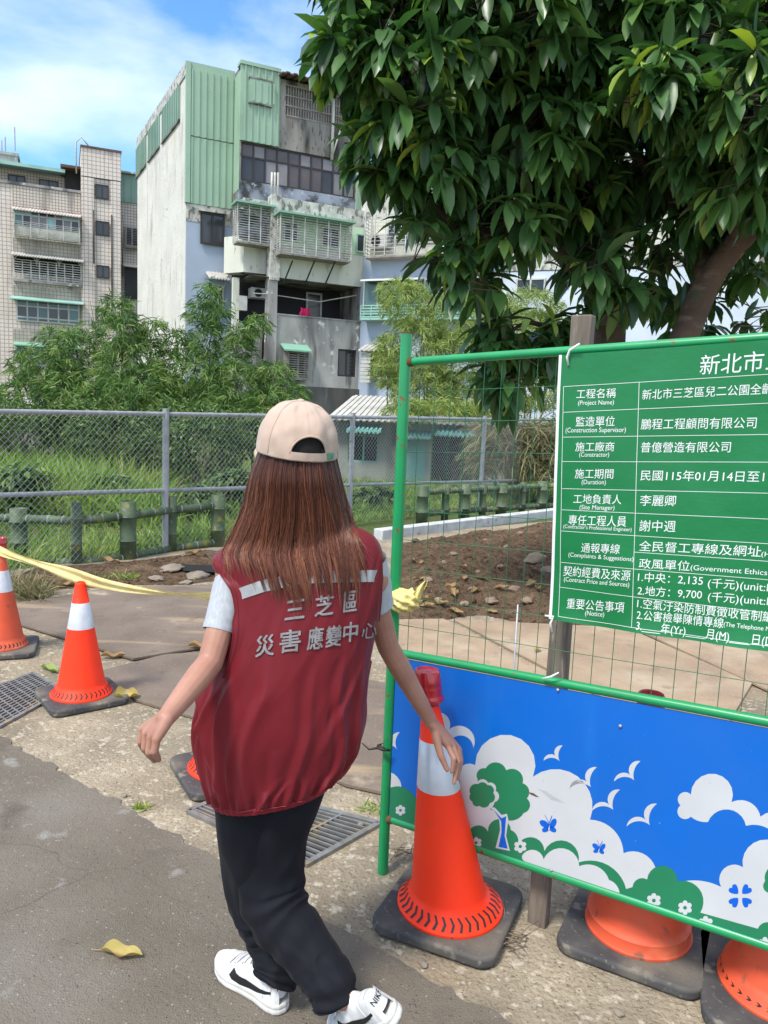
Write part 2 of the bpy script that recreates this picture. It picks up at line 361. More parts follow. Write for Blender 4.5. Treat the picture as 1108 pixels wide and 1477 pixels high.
# concrete apron between road and fence
fA = V((-6.0, 3.0, 0)); 
g = MB()
edge_far = [V((-9, 1.2, .004)), V((-3.55, 6.75, .004)), V((-1.75, 8.75, .004)), V((-.5, 9.3, .004)), V((3.5, 12.6, .004)), V((9, 12.6, .004))]
g.poly([V((9, -9, .004)), *reversed(edge_far), V((-9, -9, .004))])
structure('pavement', g, K['apron'])
# asphalt road, ragged edge
p0 = G(0, 1065); p1 = G(730, 1477); dr = (p1 - p0).normalized()
pts = jag(p0 - dr * 8, p0, 90, .02, 2) + jag(p0, p1, 90, .035, 5)[1:] + jag(p1, p1 + dr * 8, 90, .02, 9)[1:]
pts = [V((p.x, p.y, .010)) for p in pts]
g = MB(); g.poly([*pts, pts[-1] + V((-9, -10, 0)), pts[0] + V((-9, -10, 0))])
structure('road', g, K['asphalt'])
# soil heap beyond the plates on the right, and a dirt verge on the left
def soil(name, poly_px, h, sd, amp):
    P = [G(*q) for q in poly_px]
    x0 = min(p.x for p in P); x1 = max(p.x for p in P); y0 = min(p.y for p in P); y1 = max(p.y for p in P)
    def inside(x, y):
        c = False; dm = 9
        for i in range(len(P)):
            a, b = P[i], P[i - 1]
            if (a.y > y) != (b.y > y) and x < (b.x - a.x) * (y - a.y) / (b.y - a.y) + a.x: c = not c
            ab = V((b.x - a.x, b.y - a.y)); t = max(0, min(1, ((x - a.x) * ab.x + (y - a.y) * ab.y) / ab.length_squared))
            dm = min(dm, math.hypot(x - a.x - ab.x * t, y - a.y - ab.y * t))
        return dm if c else -dm
    n = int((x1 - x0) / .034); m_ = int((y1 - y0) / .034)
    g = MB()
    def f(u, v_):
        x = x0 + (x1 - x0) * u; y = y0 + (y1 - y0) * v_; d = inside(x, y) + .12 * noise.noise(V((x * 2, y * 2, sd)))
        k = max(-1, min(1, d / .35))
        z = k * h * (.6 + .5 * noise.noise(V((x * 1.1, y * 1.1, sd)))) + max(0, k) * amp * (noise.noise(V((x * 4, y * 4, sd))) + .6 * abs(noise.noise(V((x * 11, y * 11, sd)))) + .55 * abs(noise.noise(V((x * 19, y * 19, sd)))) + .3 * noise.noise(V((x * 34, y * 34, sd))))
        return V((x, y, z + (.012 if k > 0 else -.05)))
    g.grid(f, n, m_)
    random.seed(int(sd))
    for _ in range(420 if amp > .04 else 120):          # clods
        x, y = random.uniform(x0, x1), random.uniform(y0, y1)
        if inside(x, y) < .08: continue
        c = f((x - x0) / (x1 - x0), (y - y0) / (y1 - y0)); r = random.uniform(.010, .034) * (1 if random.random() < .85 else 1.7); a = random.uniform(0, 6)
        rows = [[c + V((r * math.cos(a + q) * s_ * (1 + .3 * math.sin(q * 3 + a)), r * math.sin(a + q) * s_ * .8, r * h_ * (1 + .2 * math.cos(q * 2)))) for q in [2 * math.pi * k / 7 for k in range(7)]] for s_, h_ in ((1, -.3), (1.05, .2), (.65, .6))]
        g.add([p for r_ in rows for p in r_] + [c + V((0, 0, r * .72))], [(i * 7 + k, i * 7 + (k + 1) % 7, i * 7 + 7 + (k + 1) % 7, i * 7 + 7 + k) for i in range(2) for k in range(7)] + [(14 + k, 14 + (k + 1) % 7, 21) for k in range(7)])
    return structure(name, g, K['soil'], smooth=True)
soil_o = soil('soil', [(560, 905), (700, 892), (800, 905), (1000, 925), (1250, 915), (1250, 770), (1000, 760), (800, 755), (575, 785)], .10, 3.0, .06)
soil2_o = soil('dirt_verge', [(-60, 862), (120, 852), (330, 838), (420, 800), (300, 795), (180, 812), (60, 822), (-60, 850)], .025, 8.0, .025)

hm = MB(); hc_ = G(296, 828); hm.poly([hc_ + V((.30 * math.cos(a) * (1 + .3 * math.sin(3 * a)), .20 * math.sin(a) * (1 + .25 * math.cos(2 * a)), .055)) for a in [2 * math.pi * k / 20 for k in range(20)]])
structure('pit_shade', hm, K['pit_shade'])  # flat sheet, the darkness of a hole painted onto the dirt
# ------------------------------------------------------------------ steel plates
def plate(pix, z, label, m, th=.018, tilt=0.0):
    P = [G(x, y, z) for x, y in pix]; c = sum(P, V()) / len(P)
    t = MB()
    cc = V((c.x, c.y, 0))
    t.prism([p - cc + V((0, 0, tilt * (p.x - c.x))) for p in P], V((0, 0, -th)))
    ob = t.build('steel_plate', K[m], fixn=True); ob.location = cc
    tag(ob, label, 'steel plate', 'steel plates laid over the dig')
    bevel(ob, .003, 2)
    return ob
plate([(18, 872), (150, 848), (330, 842), (545, 868), (420, 935), (300, 931), (192, 949), (28, 899)], .030, 'brown steel plate behind the small orange cone, closest to the bamboo railing', 'plate')
plate([(140, 968), (235, 944), (303, 938), (560, 985), (556, 1142), (500, 1130), (290, 1036), (196, 1008)], .026, 'brown steel plate behind the walking woman, its corner beside the yellow leaf', 'plate')
plate([(566, 893), (640, 892), (870, 1010), (845, 1075), (640, 1160), (557, 1142), (562, 1000)], .030, 'tan dusty steel plate just behind the green pole of the barrier', 'plate_tan')
plate([(655, 893), (905, 905), (1085, 985), (1040, 1060), (880, 1010)], .024, 'grey brown steel plate behind the wire mesh with a dark gap along its left edge', 'plate_tan')
plate([(915, 905), (1300, 915), (1500, 990), (1300, 1080), (1095, 988)], .030, 'tan steel plate under the lower edge of the green notice banner', 'plate_tan')

# ------------------------------------------------------------------ drain grates
def grate(pix, nx, ny, label, cat='drain grate', bw=.008, group='drain grates in the concrete'):
    P = [G(x, y) for x, y in pix]; c = sum(P, V()) / 4
    t = thing('drain_grate', label, cat, (c.x, c.y, 0), 0, group)
    L_ = lambda u, v_: (P[0] * (1 - u) + P[1] * u) * (1 - v_) + (P[3] * (1 - u) + P[2] * u) * v_ - c
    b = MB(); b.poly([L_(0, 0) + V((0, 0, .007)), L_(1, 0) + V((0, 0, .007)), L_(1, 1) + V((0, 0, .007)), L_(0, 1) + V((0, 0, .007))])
    b.build('pit_shade', K['pit_shade'], t)  # flat dark sheet stands in for the shaded depth under the bars
    f = MB()
    for a, bb in (((0, 0), (1, 0)), ((1, 0), (1, 1)), ((1, 1), (0, 1)), ((0, 1), (0, 0))):
        f.bar(L_(*a) + V((0, 0, .012)), L_(*bb) + V((0, 0, .012)), .022, .014)
    f.build('frame', K['grate'], t)
    f = MB()
    for i in range(1, nx):
        f.bar(L_(i / nx, 0) + V((0, 0, .0125)), L_(i / nx, 1) + V((0, 0, .0125)), bw, .010)
    for i in range(1, ny):
        f.bar(L_(0, i / ny) + V((0, 0, .0135)), L_(1, i / ny) + V((0, 0, .0135)), bw * 1.25, .010)
    f.build('bars', K['grate'], t)
    return t
grate([(-70, 1018), (48, 974), (92, 1000), (-20, 1062)], 12, 14, 'square meshed steel drain grate on the left, beside the small orange cone')
grate([(272, 1174), (350, 1142), (547, 1192), (440, 1252)], 13, 4, 'oblong steel drain grate behind the walking woman, sand caught in one corner')
grate([(262, 803), (318, 796), (340, 812), (290, 822)], 2, 9, 'small slatted drain grate by the bamboo railing, near broken concrete', bw=.02)

# ------------------------------------------------------------------ chain link fence
F_ = lambda x, D: (x - CX) / FPX * D
def inv_d(x): return .1514 - 1.07e-4 * x
def fpos(x):                                      # plan point on the fence line seen at photo column x (at eye level)
    D = 1.0 / inv_d(x); return V((F_(x, D), D, 0))
fa = G(239, 800); fb = G(697, 735); fdir = (fb - fa); fdir.z = 0; fdir.normalize(); fn = V((fdir.y, -fdir.x, 0)); fa = fa - fn * .13; fb = fb - fn * .13
def onf(x, y): return ONP(x, y, fa, fn)
fence = thing('chain_link_fence', 'galvanised chain link fence with pipe rails in front of the meadow', 'fence', (fa.x, fa.y, 0))
topz = 1.49; botz = .62
def ft(s, z): return V((fa.x + fdir.x * s, fa.y + fdir.y * s, z))
sL = (onf(-40, 590) - fa).dot(fdir) - 2.6; sR = (onf(860, 610) - fa).dot(fdir) + 3
posts = [(onf(239, 700) - fa).dot(fdir), (onf(507, 660) - fa).dot(fdir), (onf(697, 650) - fa).dot(fdir)]
posts.append(2 * posts[2] - posts[1]); posts.insert(0, posts[0] - 3.0); posts.insert(0, posts[0] - 1.4)
zt = lambda s: 1.475 + .010 * s; zb = lambda s: .67 - .030 * s
for s_ in posts:
    b = MB(); b.tube([ft(s_, -.05), ft(s_, zt(s_) + .06)], .036, 12); b.build('post', K['galv'], fence, world=True, autosm=40)
b = MB(); b.tube([ft(sL, zt(sL)), ft(sR, zt(sR))], .026, 10)
for s_ in [sL + 1.1 + 1.35 * i for i in range(10)]:
    b.tube([ft(s_, zt(s_)) - fdir * .02, ft(s_, zt(s_)) + fdir * .02], .029, 10)
b.build('top_rail', K['galv'], fence, world=True, autosm=40)
b = MB(); b.tube([ft(sL, zb(sL)), ft(sR, zb(sR))], .024, 10); b.build('middle_rail', K['galv'], fence, world=True, autosm=40)
b = MB(); pitch = .066; off = fn * .03
n0 = int((sL - 1.6) / pitch); n1_ = int(sR / pitch) + 1
def wire(s0, dirn):                               # one wire, rising at 45 degrees, clipped to the fence's length
    z0, z1 = .03, zt(s0); a = s0; e = s0 + dirn * (z1 - z0)
    lo, hi = sL, sR
    if max(a, e) < lo or min(a, e) > hi: return
    za, ze = z0, z1
    if dirn > 0:
        if a < lo: za += lo - a; a = lo
        if e > hi: ze -= e - hi; e = hi
    else:
        if a > hi: za += a - hi; a = hi
        if e < lo: ze -= lo - e; e = lo
    k = 3; o_ = off * (1 if dirn > 0 else .9)
    b.tube([ft(a, za) + o_, ft(e, ze) + o_], .0018, 3, cap=False)
for i in range(n0, n1_ + 26):
    wire(i * pitch, 1); wire(i * pitch, -1)
b.build('chain_mesh', K['wire'], fence, world=True, smooth=True)

# ------------------------------------------------------------------ bamboo look railing (two stretches)
def bamboo_rail(posts_px, rail_px, label, loc_px, rads, end_px=None):
    c = G(*loc_px); t = thing('bamboo_railing', label, 'railing', (c.x, c.y, 0), 0, 'bamboo style railings')
    tops = []
    for i, (x, yb, yt) in enumerate(posts_px):
        p = G(x, yb); z = AT(x, yt, p.y).z; r = rads[i % len(rads)]; tops.append((p, z, r))
        b = MB(); segz = [0, .30, .31, .62, .63, 1.0]
        prof = [(r, -.05)]
        for f in (.33, .74):
            prof += [(r, z * f - .012), (r * 1.09, z * f - .006), (r * 1.09, z * f + .006), (r, z * f + .012)]
        prof += [(r, z - .004), (r * .8, z), (r * .78, z - .008), (0.001, z - .010)]
        b.lathe(prof, (p.x, p.y, 0), 18, mfun=lambda i_: 0)
        for f in (.33, .74): b.lathe([(r * 1.085, z * f - .004), (r * 1.11, z * f), (r * 1.085, z * f + .004)], (p.x, p.y, 0), 18, m=1, cap=(False, False))
        b.build('post', [K['bamboo'], K['bamboo_ring']], t, world=True, smooth=True)
    for (ya, yb_) in rail_px:                      # y at first and last post
        b = MB()
        (pa, _, _), (pb, _, _) = tops[0], tops[-1]
        a = AT(posts_px[0][0], ya, pa.y); e = AT(posts_px[-1][0], yb_, pb.y)
        pts = [a]
        for (p, z, r) in tops[1:-1]:
            k = (p.x - pa.x) / (pb.x - pa.x); q = a.lerp(e, k); pts.append(V((p.x, p.y, q.z)))
        pts.append(e)
        if end_px:
            d0 = (pts[0] - pts[1]).normalized(); pts.insert(0, pts[0] + d0 * end_px)
        for i in range(len(pts) - 1):
            p, q = pts[i], pts[i + 1]; L_ = (q - p).length
            b.tube([p, p.lerp(q, .5), q], [.040, .044, .040], 12)
            for f in (.2, .52, .82):
                m_ = p.lerp(q, f + random.uniform(-.06, .06)); d = (q - p).normalized()
                b.tube([m_ - d * .009, m_ - d * .004, m_ + d * .004, m_ + d * .009], [.043, .0465, .0465, .043], 12, m=1, cap=False)
        b.build('rail', [K['bamboo'], K['bamboo_ring']], t, world=True, smooth=True)
    return t
bamboo_rail([(28, 805, 733), (111, 813, 724), (185, 806, 723), (248, 795, 716), (314, 788, 713)], [(748, 729), (808, 782)],
            'green bamboo style railing on the left, its stout posts in front of the fence', (185, 806), (.080, .050, .080, .050, .078), end_px=.9)
bamboo_rail([(608, 757, 700), (641, 752, 698), (669, 750, 698), (695, 747, 698), (722, 746, 697), (752, 742, 696), (780, 740, 694), (840, 736, 691)], [(711, 699), (742, 727)],
            'green bamboo style railing seen through the wire mesh, beside the white kerb', (669, 750), (.085, .055, .085, .055))
# pale kerb in front of the right railing
k0 = G(545, 778); k1 = G(900, 732); b = MB(); c = (k0 + k1) / 2
b.bar(V((k0.x - c.x, k0.y - c.y, .06)), V((k1.x - c.x, k1.y - c.y, .06)), .16, .14)
K['kerb'] = mat('pale_concrete', (.52, .53, .53), (.40, .41, .40), 7, 7, rough=.85, spots=[(10, .6, .7, (.28, .27, .24))])
kb = structure('kerb', b, K['kerb']); kb.location = (c.x, c.y, 0); bevel(kb, .012)

# ------------------------------------------------------------------ loose stones and fallen leaves
K['stone'] = mat('stone', (.20, .145, .10), (.27, .21, .155), 9, 7, rough=.95, bump=(30, .6, .008))
K['concchunk'] = mat('broken_concrete', (.25, .21, .16), (.17, .14, .105), 9, 7, rough=.95, bump=(40, .8, .006))
def rock(name, p, r, label, m, flat=.6, group=None):
    bm = bmesh.new(); bmesh.ops.create_icosphere(bm, subdivisions=3, radius=1)
    sd = random.uniform(0, 50); sx = random.uniform(.75, 1.35)
    for v_ in bm.verts:
        q = v_.co.normalized(); k = 1 + .35 * noise.noise(q * 1.3 + V((sd, 0, 0))) + .12 * noise.noise(q * 4 + V((sd, 3, 0)))
        v_.co = V((q.x * sx, q.y, q.z * flat)) * k * r
    me = bpy.data.meshes.new(name); bm.to_mesh(me); bm.free(); me.materials.append(K[m])
    ob = bpy.data.objects.new(name, me); COL.objects.link(ob); ob.location = (p.x, p.y, p.z + r * flat * .45); ob.rotation_euler = (random.uniform(-.2, .2), random.uniform(-.2, .2), random.uniform(0, 6))
    me.polygons.foreach_set('use_smooth', [True] * len(me.polygons)); me.set_sharp_from_angle(angle=R(38))
    return tag(ob, label, 'stone', group)
import itertools
dg0 = bpy.context.evaluated_depsgraph_get()
def bvh_of(o):
    return BVHTree.FromPolygons([o.matrix_basis @ v_.co for v_ in o.data.vertices], [p.vertices[:] for p in o.data.polygons])
soil_b = bvh_of(soil_o); soil2_b = bvh_of(soil2_o)
def on_soil(x, y):
    g_ = G(x, y)
    for bb in (soil_b, soil2_b):
        h = bb.ray_cast(CAMPOS, ray(x, y).normalized())
        if h[0] is not None: return h[0]
    return g_
stones = [(770, 810, .10, 'pale flat stone lying on the soil, widest of the ones by the banner edge'), (742, 852, .05, 'small pale stone low on the soil, beside a dry leaf'),
          (790, 826, .07, 'brown stone half under the left edge of the green banner'), (655, 800, .035, None), (690, 826, .03, None), (618, 838, .04, None), (708, 868, .045, None), (670, 872, .035, None),
          (640, 812, .03, None), (730, 790, .035, None), (700, 780, .03, None), (600, 858, .03, None), (680, 850, .025, None), (722, 818, .03, None), (760, 868, .045, None), (632, 866, .03, None), (750, 770, .04, None)]
for x, y, r, lb in stones:
    rock('stone', on_soil(x, y), r, lb or 'small brown stone scattered on the bare soil behind the wire mesh', 'stone', group='stones on the soil')
for x, y, r, lb in [(248, 822, .10, 'slab of broken concrete beside the hole by the railing'), (286, 832, .09, 'pale chunk of broken concrete at the edge of the hole, next to her sleeve'), (268, 842, .06, 'small pale chunk of broken concrete in front of the hole'), (226, 836, .07, 'flat shard of broken concrete left of the hole')]:
    rock('concrete_chunk', on_soil(x, y), r, lb, 'concchunk', .35)
for x, y, r in [(568, 1130, .012), (180, 1148, .01), (520, 1190, .012), (893, 1462, .012), (612, 1392, .012), (300, 1010, .012), (215, 1060, .01)]:
    rock('pebble', G(x, y, .008), r, 'pebble lying loose on the concrete apron', 'concchunk', group='pebbles on the apron')
K['leafdry'] = mat('dry_leaf', (.33, .215, .095), (.23, .135, .06), 12, 5, rough=.75, spots=[(20, .6, .7, (.13, .07, .03))], trans=.15)
K['leafyel'] = mat('yellow_leaf', (.40, .33, .10), (.33, .15, .07), 14, 5, rng=(.42, .6), rough=.6, spots=[(26, .6, .68, (.30, .33, .10))], trans=.15)
K['leafgrn'] = mat('fallen_green_leaf', (.20, .30, .06), (.26, .30, .08), 14, 5, rough=.6, trans=.15)
def fallen(name, p, L_, ang, curl, m, label, tilt=(0, 0), group=None, wd=.36):
    b = MB(); n = 9; 
    def f(u, v_):
        x = (v_ - .5) * L_; hw = wd * L_ * (math.sin(math.pi * min(1, v_ ** .8)) ** .75) * .5 + .001
        a = (u - .5) * 2
        return V((x, a * hw, abs(a) ** 1.6 * hw * curl * (1 + .5 * math.sin(v_ * 9 + ang)) + .05 * L_ * (2 * v_ - 1) ** 2 + .004 + .012 * L_ * math.sin(a * 7 + v_ * 11)))
    b.grid(f, 8, 14)
    b.tube([V((-L_ * .5, 0, .05 * L_ + .004)), V((-L_ * .62, .01 * L_, .05 * L_)), V((-L_ * .74, -.03 * L_, .01))], [.0016, .0014, .001], 5)
    ob = b.build(name, K[m], smooth=True); ob.location = p; ob.rotation_euler = (tilt[0], tilt[1], ang)
    return tag(ob, label, 'leaf', group)
fallen('fallen_leaf', G(176, 1378, .012), .125, -.12, .9, 'leafyel', 'yellow and red fallen leaf alone on the asphalt')
fallen('fallen_leaf', G(70, 967, .01), .16, 2.6, .8, 'leafgrn', 'pale green fallen leaf between the drain grate and the small cone', (.2, 0))
fallen('fallen_leaf', G(183, 1006, .028), .13, .3, 1.0, 'leafyel', 'crumpled yellow leaf at the plate corner, right of the small cone', (.3, 0), wd=.6)
fallen('fallen_leaf', G(165, 948, .012), .16, .2, .8, 'leafdry', 'brown dry leaf at the corner where two steel plates meet')
fallen('fallen_leaf', G(292, 934, .034), .18, .1, .8, 'leafdry', 'orange brown dry leaf in the gap between two steel plates beside her arm')
for i, (x, y) in enumerate([(60, 838), (96, 846), (130, 853), (58, 858), (118, 866), (280, 800), (272, 856), (160, 812), (190, 800)]):
    fallen('fallen_leaf', on_soil(x, y) + V((0, 0, .01)), random.uniform(.14, .24), random.uniform(0, 6), .7, 'leafdry', 'dry brown leaf on the dirt near the bamboo railing', group='dry leaves by the railing')
random.seed(21)
for i in range(24):
    x = random.choice([random.uniform(590, 790), random.uniform(600, 700)]); y = random.uniform(800, 892) if random.random() < .75 else random.uniform(780, 900)
    fallen('fallen_leaf', on_soil(x, y) + V((0, 0, .015)), random.uniform(.09, .17), random.uniform(0, 6), random.uniform(.4, .9), 'leafdry',
           'dry leaf on the bare soil behind the wire mesh', (random.uniform(-.3, .3), random.uniform(-.3, .3)), 'dry leaves on the soil')
for (x, y, lb) in [(775, 938, 'small yellow leaf on the tan plate below the banner, near the wooden post'), (955, 1012, None)][:1]:
    fallen('fallen_leaf', G(x, y, .034), .09, 1.0, .9, 'leafyel', lb)
K['twig'] = mat('dry_twig', (.22, .17, .12), (.14, .10, .07), 20, rough=.9)
def twigs(px, n, lab):
    c = G(*px); b = MB()
    for i in range(n):
        a = random.uniform(0, 6.3); l = random.uniform(.04, .10); q = V((random.uniform(-.05, .05), random.uniform(-.04, .04), random.uniform(.012, .03)))
        d = V((math.cos(a), math.sin(a), random.uniform(-.2, .35))) * l
        b.tube([q, q + d * .5 + V((0, 0, .008)), q + d], [.0022, .002, .001], 4)
    o_ = b.build('twig_litter', K['twig'], smooth=True); o_.location = c; tag(o_, lab, 'twigs', kind='stuff')
twigs((735, 1352), 12, 'dry twigs caught against the black base of the near cone')
twigs((722, 1368), 10, 'dry stems under the corner of the near cone base')
twigs((575, 1240), 12, 'dry twigs on the concrete behind the green pole foot')
# ------------------------------------------------------------------ green mesh barrier with the painted panel
B0 = G(552, 1260); 
BU = V((.829, -.559, 0)).normalized(); BSL = .055; BN = V((BU.y, -BU.x, 0))        # BN points to the viewer
def bp(x, y, off=0.0):                        # photo pixel -> point on the barrier plane moved `off` towards the viewer
    return ONP(x, y, B0 + BN * off, BN)
def bst(x, y, off=0.0):
    p = bp(x, y, off) - B0; s_ = p.dot(BU); return s_, p.z - BSL * s_     # the frame stands with its right end a little higher
def bw(s, z, off=0.0): return B0 + BU * s + V((0, 0, z + BSL * s)) + BN * off
BL = 1.86
barrier = thing('mesh_barrier', 'green pipe barrier with welded wire mesh above a blue painted panel', 'barrier', (B0.x, B0.y, 0))
def bt(pts, r, name, m='greenpaint', seg=12):
    b = MB(); b.tube(pts, r, seg); return b.build(name, K[m], barrier, world=True, autosm=40)
for s_ in (0.0, BL):
    bt([bw(s_, -BSL * s_), bw(s_, 1.85)], .0185, 'post')
    b = MB(); b.tube([bw(s_, 1.848), bw(s_, 1.853)], .0195, 12); b.build('post_cap', K['rust'], barrier, world=True, autosm=40)
ztop = bst(590, 523)[1]; zmid = bst(700, 962)[1]; zbot = bst(700, 1226)[1]
ztop2 = bst(1100, 486)[1]; zmid2 = bst(1100, 1043)[1]; zbot2 = bst(1100, 1363)[1]
print('rails', ztop, ztop2, zmid, zmid2, zbot, zbot2, bst(1100, 486)[0])
zt_ = (ztop + ztop2) / 2; zm_ = (zmid + zmid2) / 2; zb_ = (zbot + zbot2) / 2
for z_, nm in ((zt_, 'top_rail'), (zm_, 'middle_rail'), (zb_, 'bottom_rail')):
    bt([bw(.01, z_), bw(BL - .01, z_)], .0135, nm)
    for s_ in (.022, BL - .022):
        b = MB(); b.tube([bw(s_ - .008, z_), bw(s_ + .008, z_)], .0155, 12); b.build('weld', K['rust'], barrier, world=True, autosm=40)
b = MB()
nv = 33
for i in range(1, nv):
    s_ = BL * i / nv; b.tube([bw(s_, zm_, -.004), bw(s_, zt_, -.004)], .0011, 4, cap=False)
nh = 10
for i in range(1, nh):
    z_ = zm_ + (zt_ - zm_) * i / nh; b.tube([bw(.01, z_, -.0022), bw(BL - .01, z_, -.0022)], .0011, 4, cap=False)
b.build('wire_mesh', K['greenwire'], barrier, world=True)
# painted panel, artwork traced on its plane
pn = MB()
PT, PB_, PS0, PS1 = zm_ - .016, zb_ + .012, .020, BL - .02
OFF = .006
MI = {'blue': 0, 'w': 1, 'g': 2, 'b': 3, 'back': 4}
def panel_base():
    nu, nz = 90, 30
    def dent(s_, z_):       # pressed dent below the tree, as in sheet metal that was hit
        d1 = bst(790, 1150)
        return .010 * math.exp(-(((s_ - d1[0]) / .10) ** 2 + ((z_ - d1[1]) / .035) ** 2))
    pn.quad(bw(PS0, PB_, 0), bw(PS1, PB_, 0), bw(PS1, PT, 0), bw(PS0, PT, 0), 4)
    pn.hexa([bw(PS0, PB_, OFF), bw(PS1, PB_, OFF), bw(PS1, PB_, .001), bw(PS0, PB_, .001), bw(PS0, PT, OFF), bw(PS1, PT, OFF), bw(PS1, PT, .001), bw(PS0, PT, .001)], 0)
panel_base()
def z5(x, y): return (500 + x * .5487, 920 + y * .5487)
def z7(x, y): return (650 + x * .4134, 1080 + y * .4134)
def arcs(pts, closed=True, n=10):
    """(x,y,bulge) -> polyline; bulge = sagitta / chord, positive bulges to the left-hand side of travel in image (up when going right)"""
    out = []
    N = len(pts)
    for i in range(N if closed else N - 1):
        x0, y0, bl = pts[i]; bl = math.copysign(.485, bl) if abs(abs(bl) - .5) < .016 else bl; x1, y1 = pts[(i + 1) % N][:2]
        if abs(bl) < 1e-3: out.append((x0, y0)); continue
        cx, cy = (x0 + x1) / 2, (y0 + y1) / 2; dx, dy = x1 - x0, y1 - y0; c = math.hypot(dx, dy); s_ = bl * c
        nx, ny = dy / c, -dx / c
        r = (c * c / 4 + s_ * s_) / (2 * abs(s_)); h = r - abs(s_); sg = 1 if bl > 0 else -1
        ox, oy = cx - nx * sg * h, cy - ny * sg * h
        a0 = math.atan2(y0 - oy, x0 - ox); a1 = math.atan2(y1 - oy, x1 - ox); d = a1 - a0
        while d > math.pi: d -= 2 * math.pi
        while d < -math.pi: d += 2 * math.pi
        if abs(bl) > .5: d = d - math.copysign(2 * math.pi, d)
        for k in range(n): a = a0 + d * k / n; out.append((ox + r * math.cos(a), oy + r * math.sin(a)))
    if not closed: out.append(pts[-1][:2])
    return out
def clip(poly):       # to the panel rectangle
    for ax, lim, sg in ((0, PS0 + .001, 1), (0, PS1 - .001, -1), (1, PB_ + .001, 1), (1, PT - .001, -1)):
        out = []
        for i in range(len(poly)):
            a, b_ = poly[i - 1], poly[i]; ia = (a[ax] - lim) * sg >= 0; ib = (b_[ax] - lim) * sg >= 0
            if ia != ib: k = (lim - a[ax]) / (b_[ax] - a[ax]); out.append((a[0] + (b_[0] - a[0]) * k, a[1] + (b_[1] - a[1]) * k))
            if ib: out.append(b_)
        poly = out
        if not poly: break
    return poly
def art(pts, col, lay, mapf=z5, curved=True):
    q = [mapf(x, y) for x, y in (arcs(pts) if curved else [p_[:2] for p_ in pts])]
    st = clip([bst(x, y, OFF) for x, y in q])
    if len(st) > 2: pn.poly([bw(s_, z_, OFF + .00022 * lay) for s_, z_ in st], MI[col])
# white cloud bank, then right one
art([(300, 620, 0), (296, 350, .25), (338, 335, .62), (490, 365, .38), (640, 478, .20), (728, 566, .28), (815, 628, 0), (800, 760, 0), (500, 700, 0)], 'w', 1)
art([(865, 645, .10), (985, 655, .40), (1042, 603, .5), (1160, 575, .4), (1330, 640, .3), (1560, 760, .35), (1850, 830, .3), (2300, 1050, .2), (2900, 1300, 0), (2900, 1900, 0), (1330, 960, 0), (900, 900, 0)], 'w', 1)
art([(238, 196, .28), (270, 240, .40), (333, 290, -.30), (282, 262, 0), (258, 262, 0)], 'w', 1)
art([(90, 352, .30), (142, 410, .2), (150, 460, 0), (90, 520, 0)], 'w', 1)
art([(950, 484, .1), (905, 470, .55), (878, 440, .55), (905, 412, .60), (1012, 432, .25), (1088, 470, .3), (1200, 520, .4), (1240, 600, 0), (1130, 520, -.15), (1050, 494, -.38)], 'w', 1)
def bird(x0, y0, x1, y1, x2, y2):
    art([(x0, y0, .32), (x1, y1, .30), (x2, y2, -.18), (x1 - 6, y1 + 2, 0), (x1, y1 + 8, -.12)], 'w', 1)
for q in ((518, 323, 549, 310, 568, 283), (586, 397, 631, 378, 658, 340), (703, 378, 745, 360, 773, 324), (645, 455, 690, 438, 719, 399), (736, 496, 786, 478, 816, 436), (102, 285, 122, 280, 140, 248)):
    x0, y0, x1, y1, x2, y2 = q
    art([(x0, y0, .30), (x1, y1, .33), (x2, y2, -.16), (x1 + 11, y1 + 14, -.20)], 'w', 1)
# green ground and hills
art([(90, 420, .3), (172, 410, .2), (190, 490, 0), (320, 520, .42), (372, 510, .52), (432, 505, .2), (450, 545, .40), (520, 560, .45), (610, 590, .22), (735, 660, 0), (752, 655, .28), (790, 635, .50), (870, 640, .34), (930, 722, 0), (1108, 772, 0), (1330, 860, .2), (1620, 960, .25), (2000, 1120, 0), (2900, 1500, 0), (2900, 2000, 0), (1330, 1000, 0), (700, 800, 0), (90, 560, 0)], 'g', 2)
art([(1085, 790, .4), (1118, 750, .5), (1200, 770, .4), (1260, 860, 0), (1090, 830, 0)], 'g', 2.6)
art([(1100, 640, .5), (1170, 620, .5), (1200, 690, .5), (1110, 670, .3)], 'g', 2)
# white mound inside the green
art([(462, 572, .35), (518, 582, .40), (612, 600, .22), (690, 636, .15), (718, 672, 0), (640, 655, 0), (470, 588, .2)], 'w', 3)
# tree: crowns and trunk
art([(345, 372, .34), (366, 343, .34), (420, 348, .34), (463, 382, .28), (474, 422, .32), (466, 460, .30), (395, 458, .2)], 'g', 3)
art([(322, 408, .36), (345, 378, .3), (372, 381, .34), (392, 402, .36), (389, 432, .3), (350, 447, .3), (327, 432, .25)], 'w', 4)
art([(326, 410, .34), (346, 384, .25), (371, 387, .32), (386, 408, .32), (377, 434, .3), (350, 441, .3), (331, 430, .25)], 'g', 5)
art([(378, 444, 0), (390, 446, 0), (408, 465, 0), (422, 462, 0), (426, 478, 0), (420, 520, 0), (430, 560, 0), (392, 552, 0), (404, 505, 0), (402, 478, 0)], 'w', 5.5)
art([(386, 450, 0), (408, 474, 0), (420, 468, 0), (416, 520, 0), (424, 554, 0), (400, 549, 0), (408, 510, 0), (407, 482, 0)], 'b', 6.5)
def flower(x, y, r, colr='w', mid='g', lay=4, n=6):
    art([(x + r * .72 * math.cos(a), y + r * .72 * math.sin(a), .62) for a in [2 * math.pi * k / n for k in range(n)]], colr, lay)
    art([(x + r * .28 * math.cos(a), y + r * .28 * math.sin(a)) for a in [2 * math.pi * k / 12 for k in range(12)]], mid, lay + 1, curved=False)
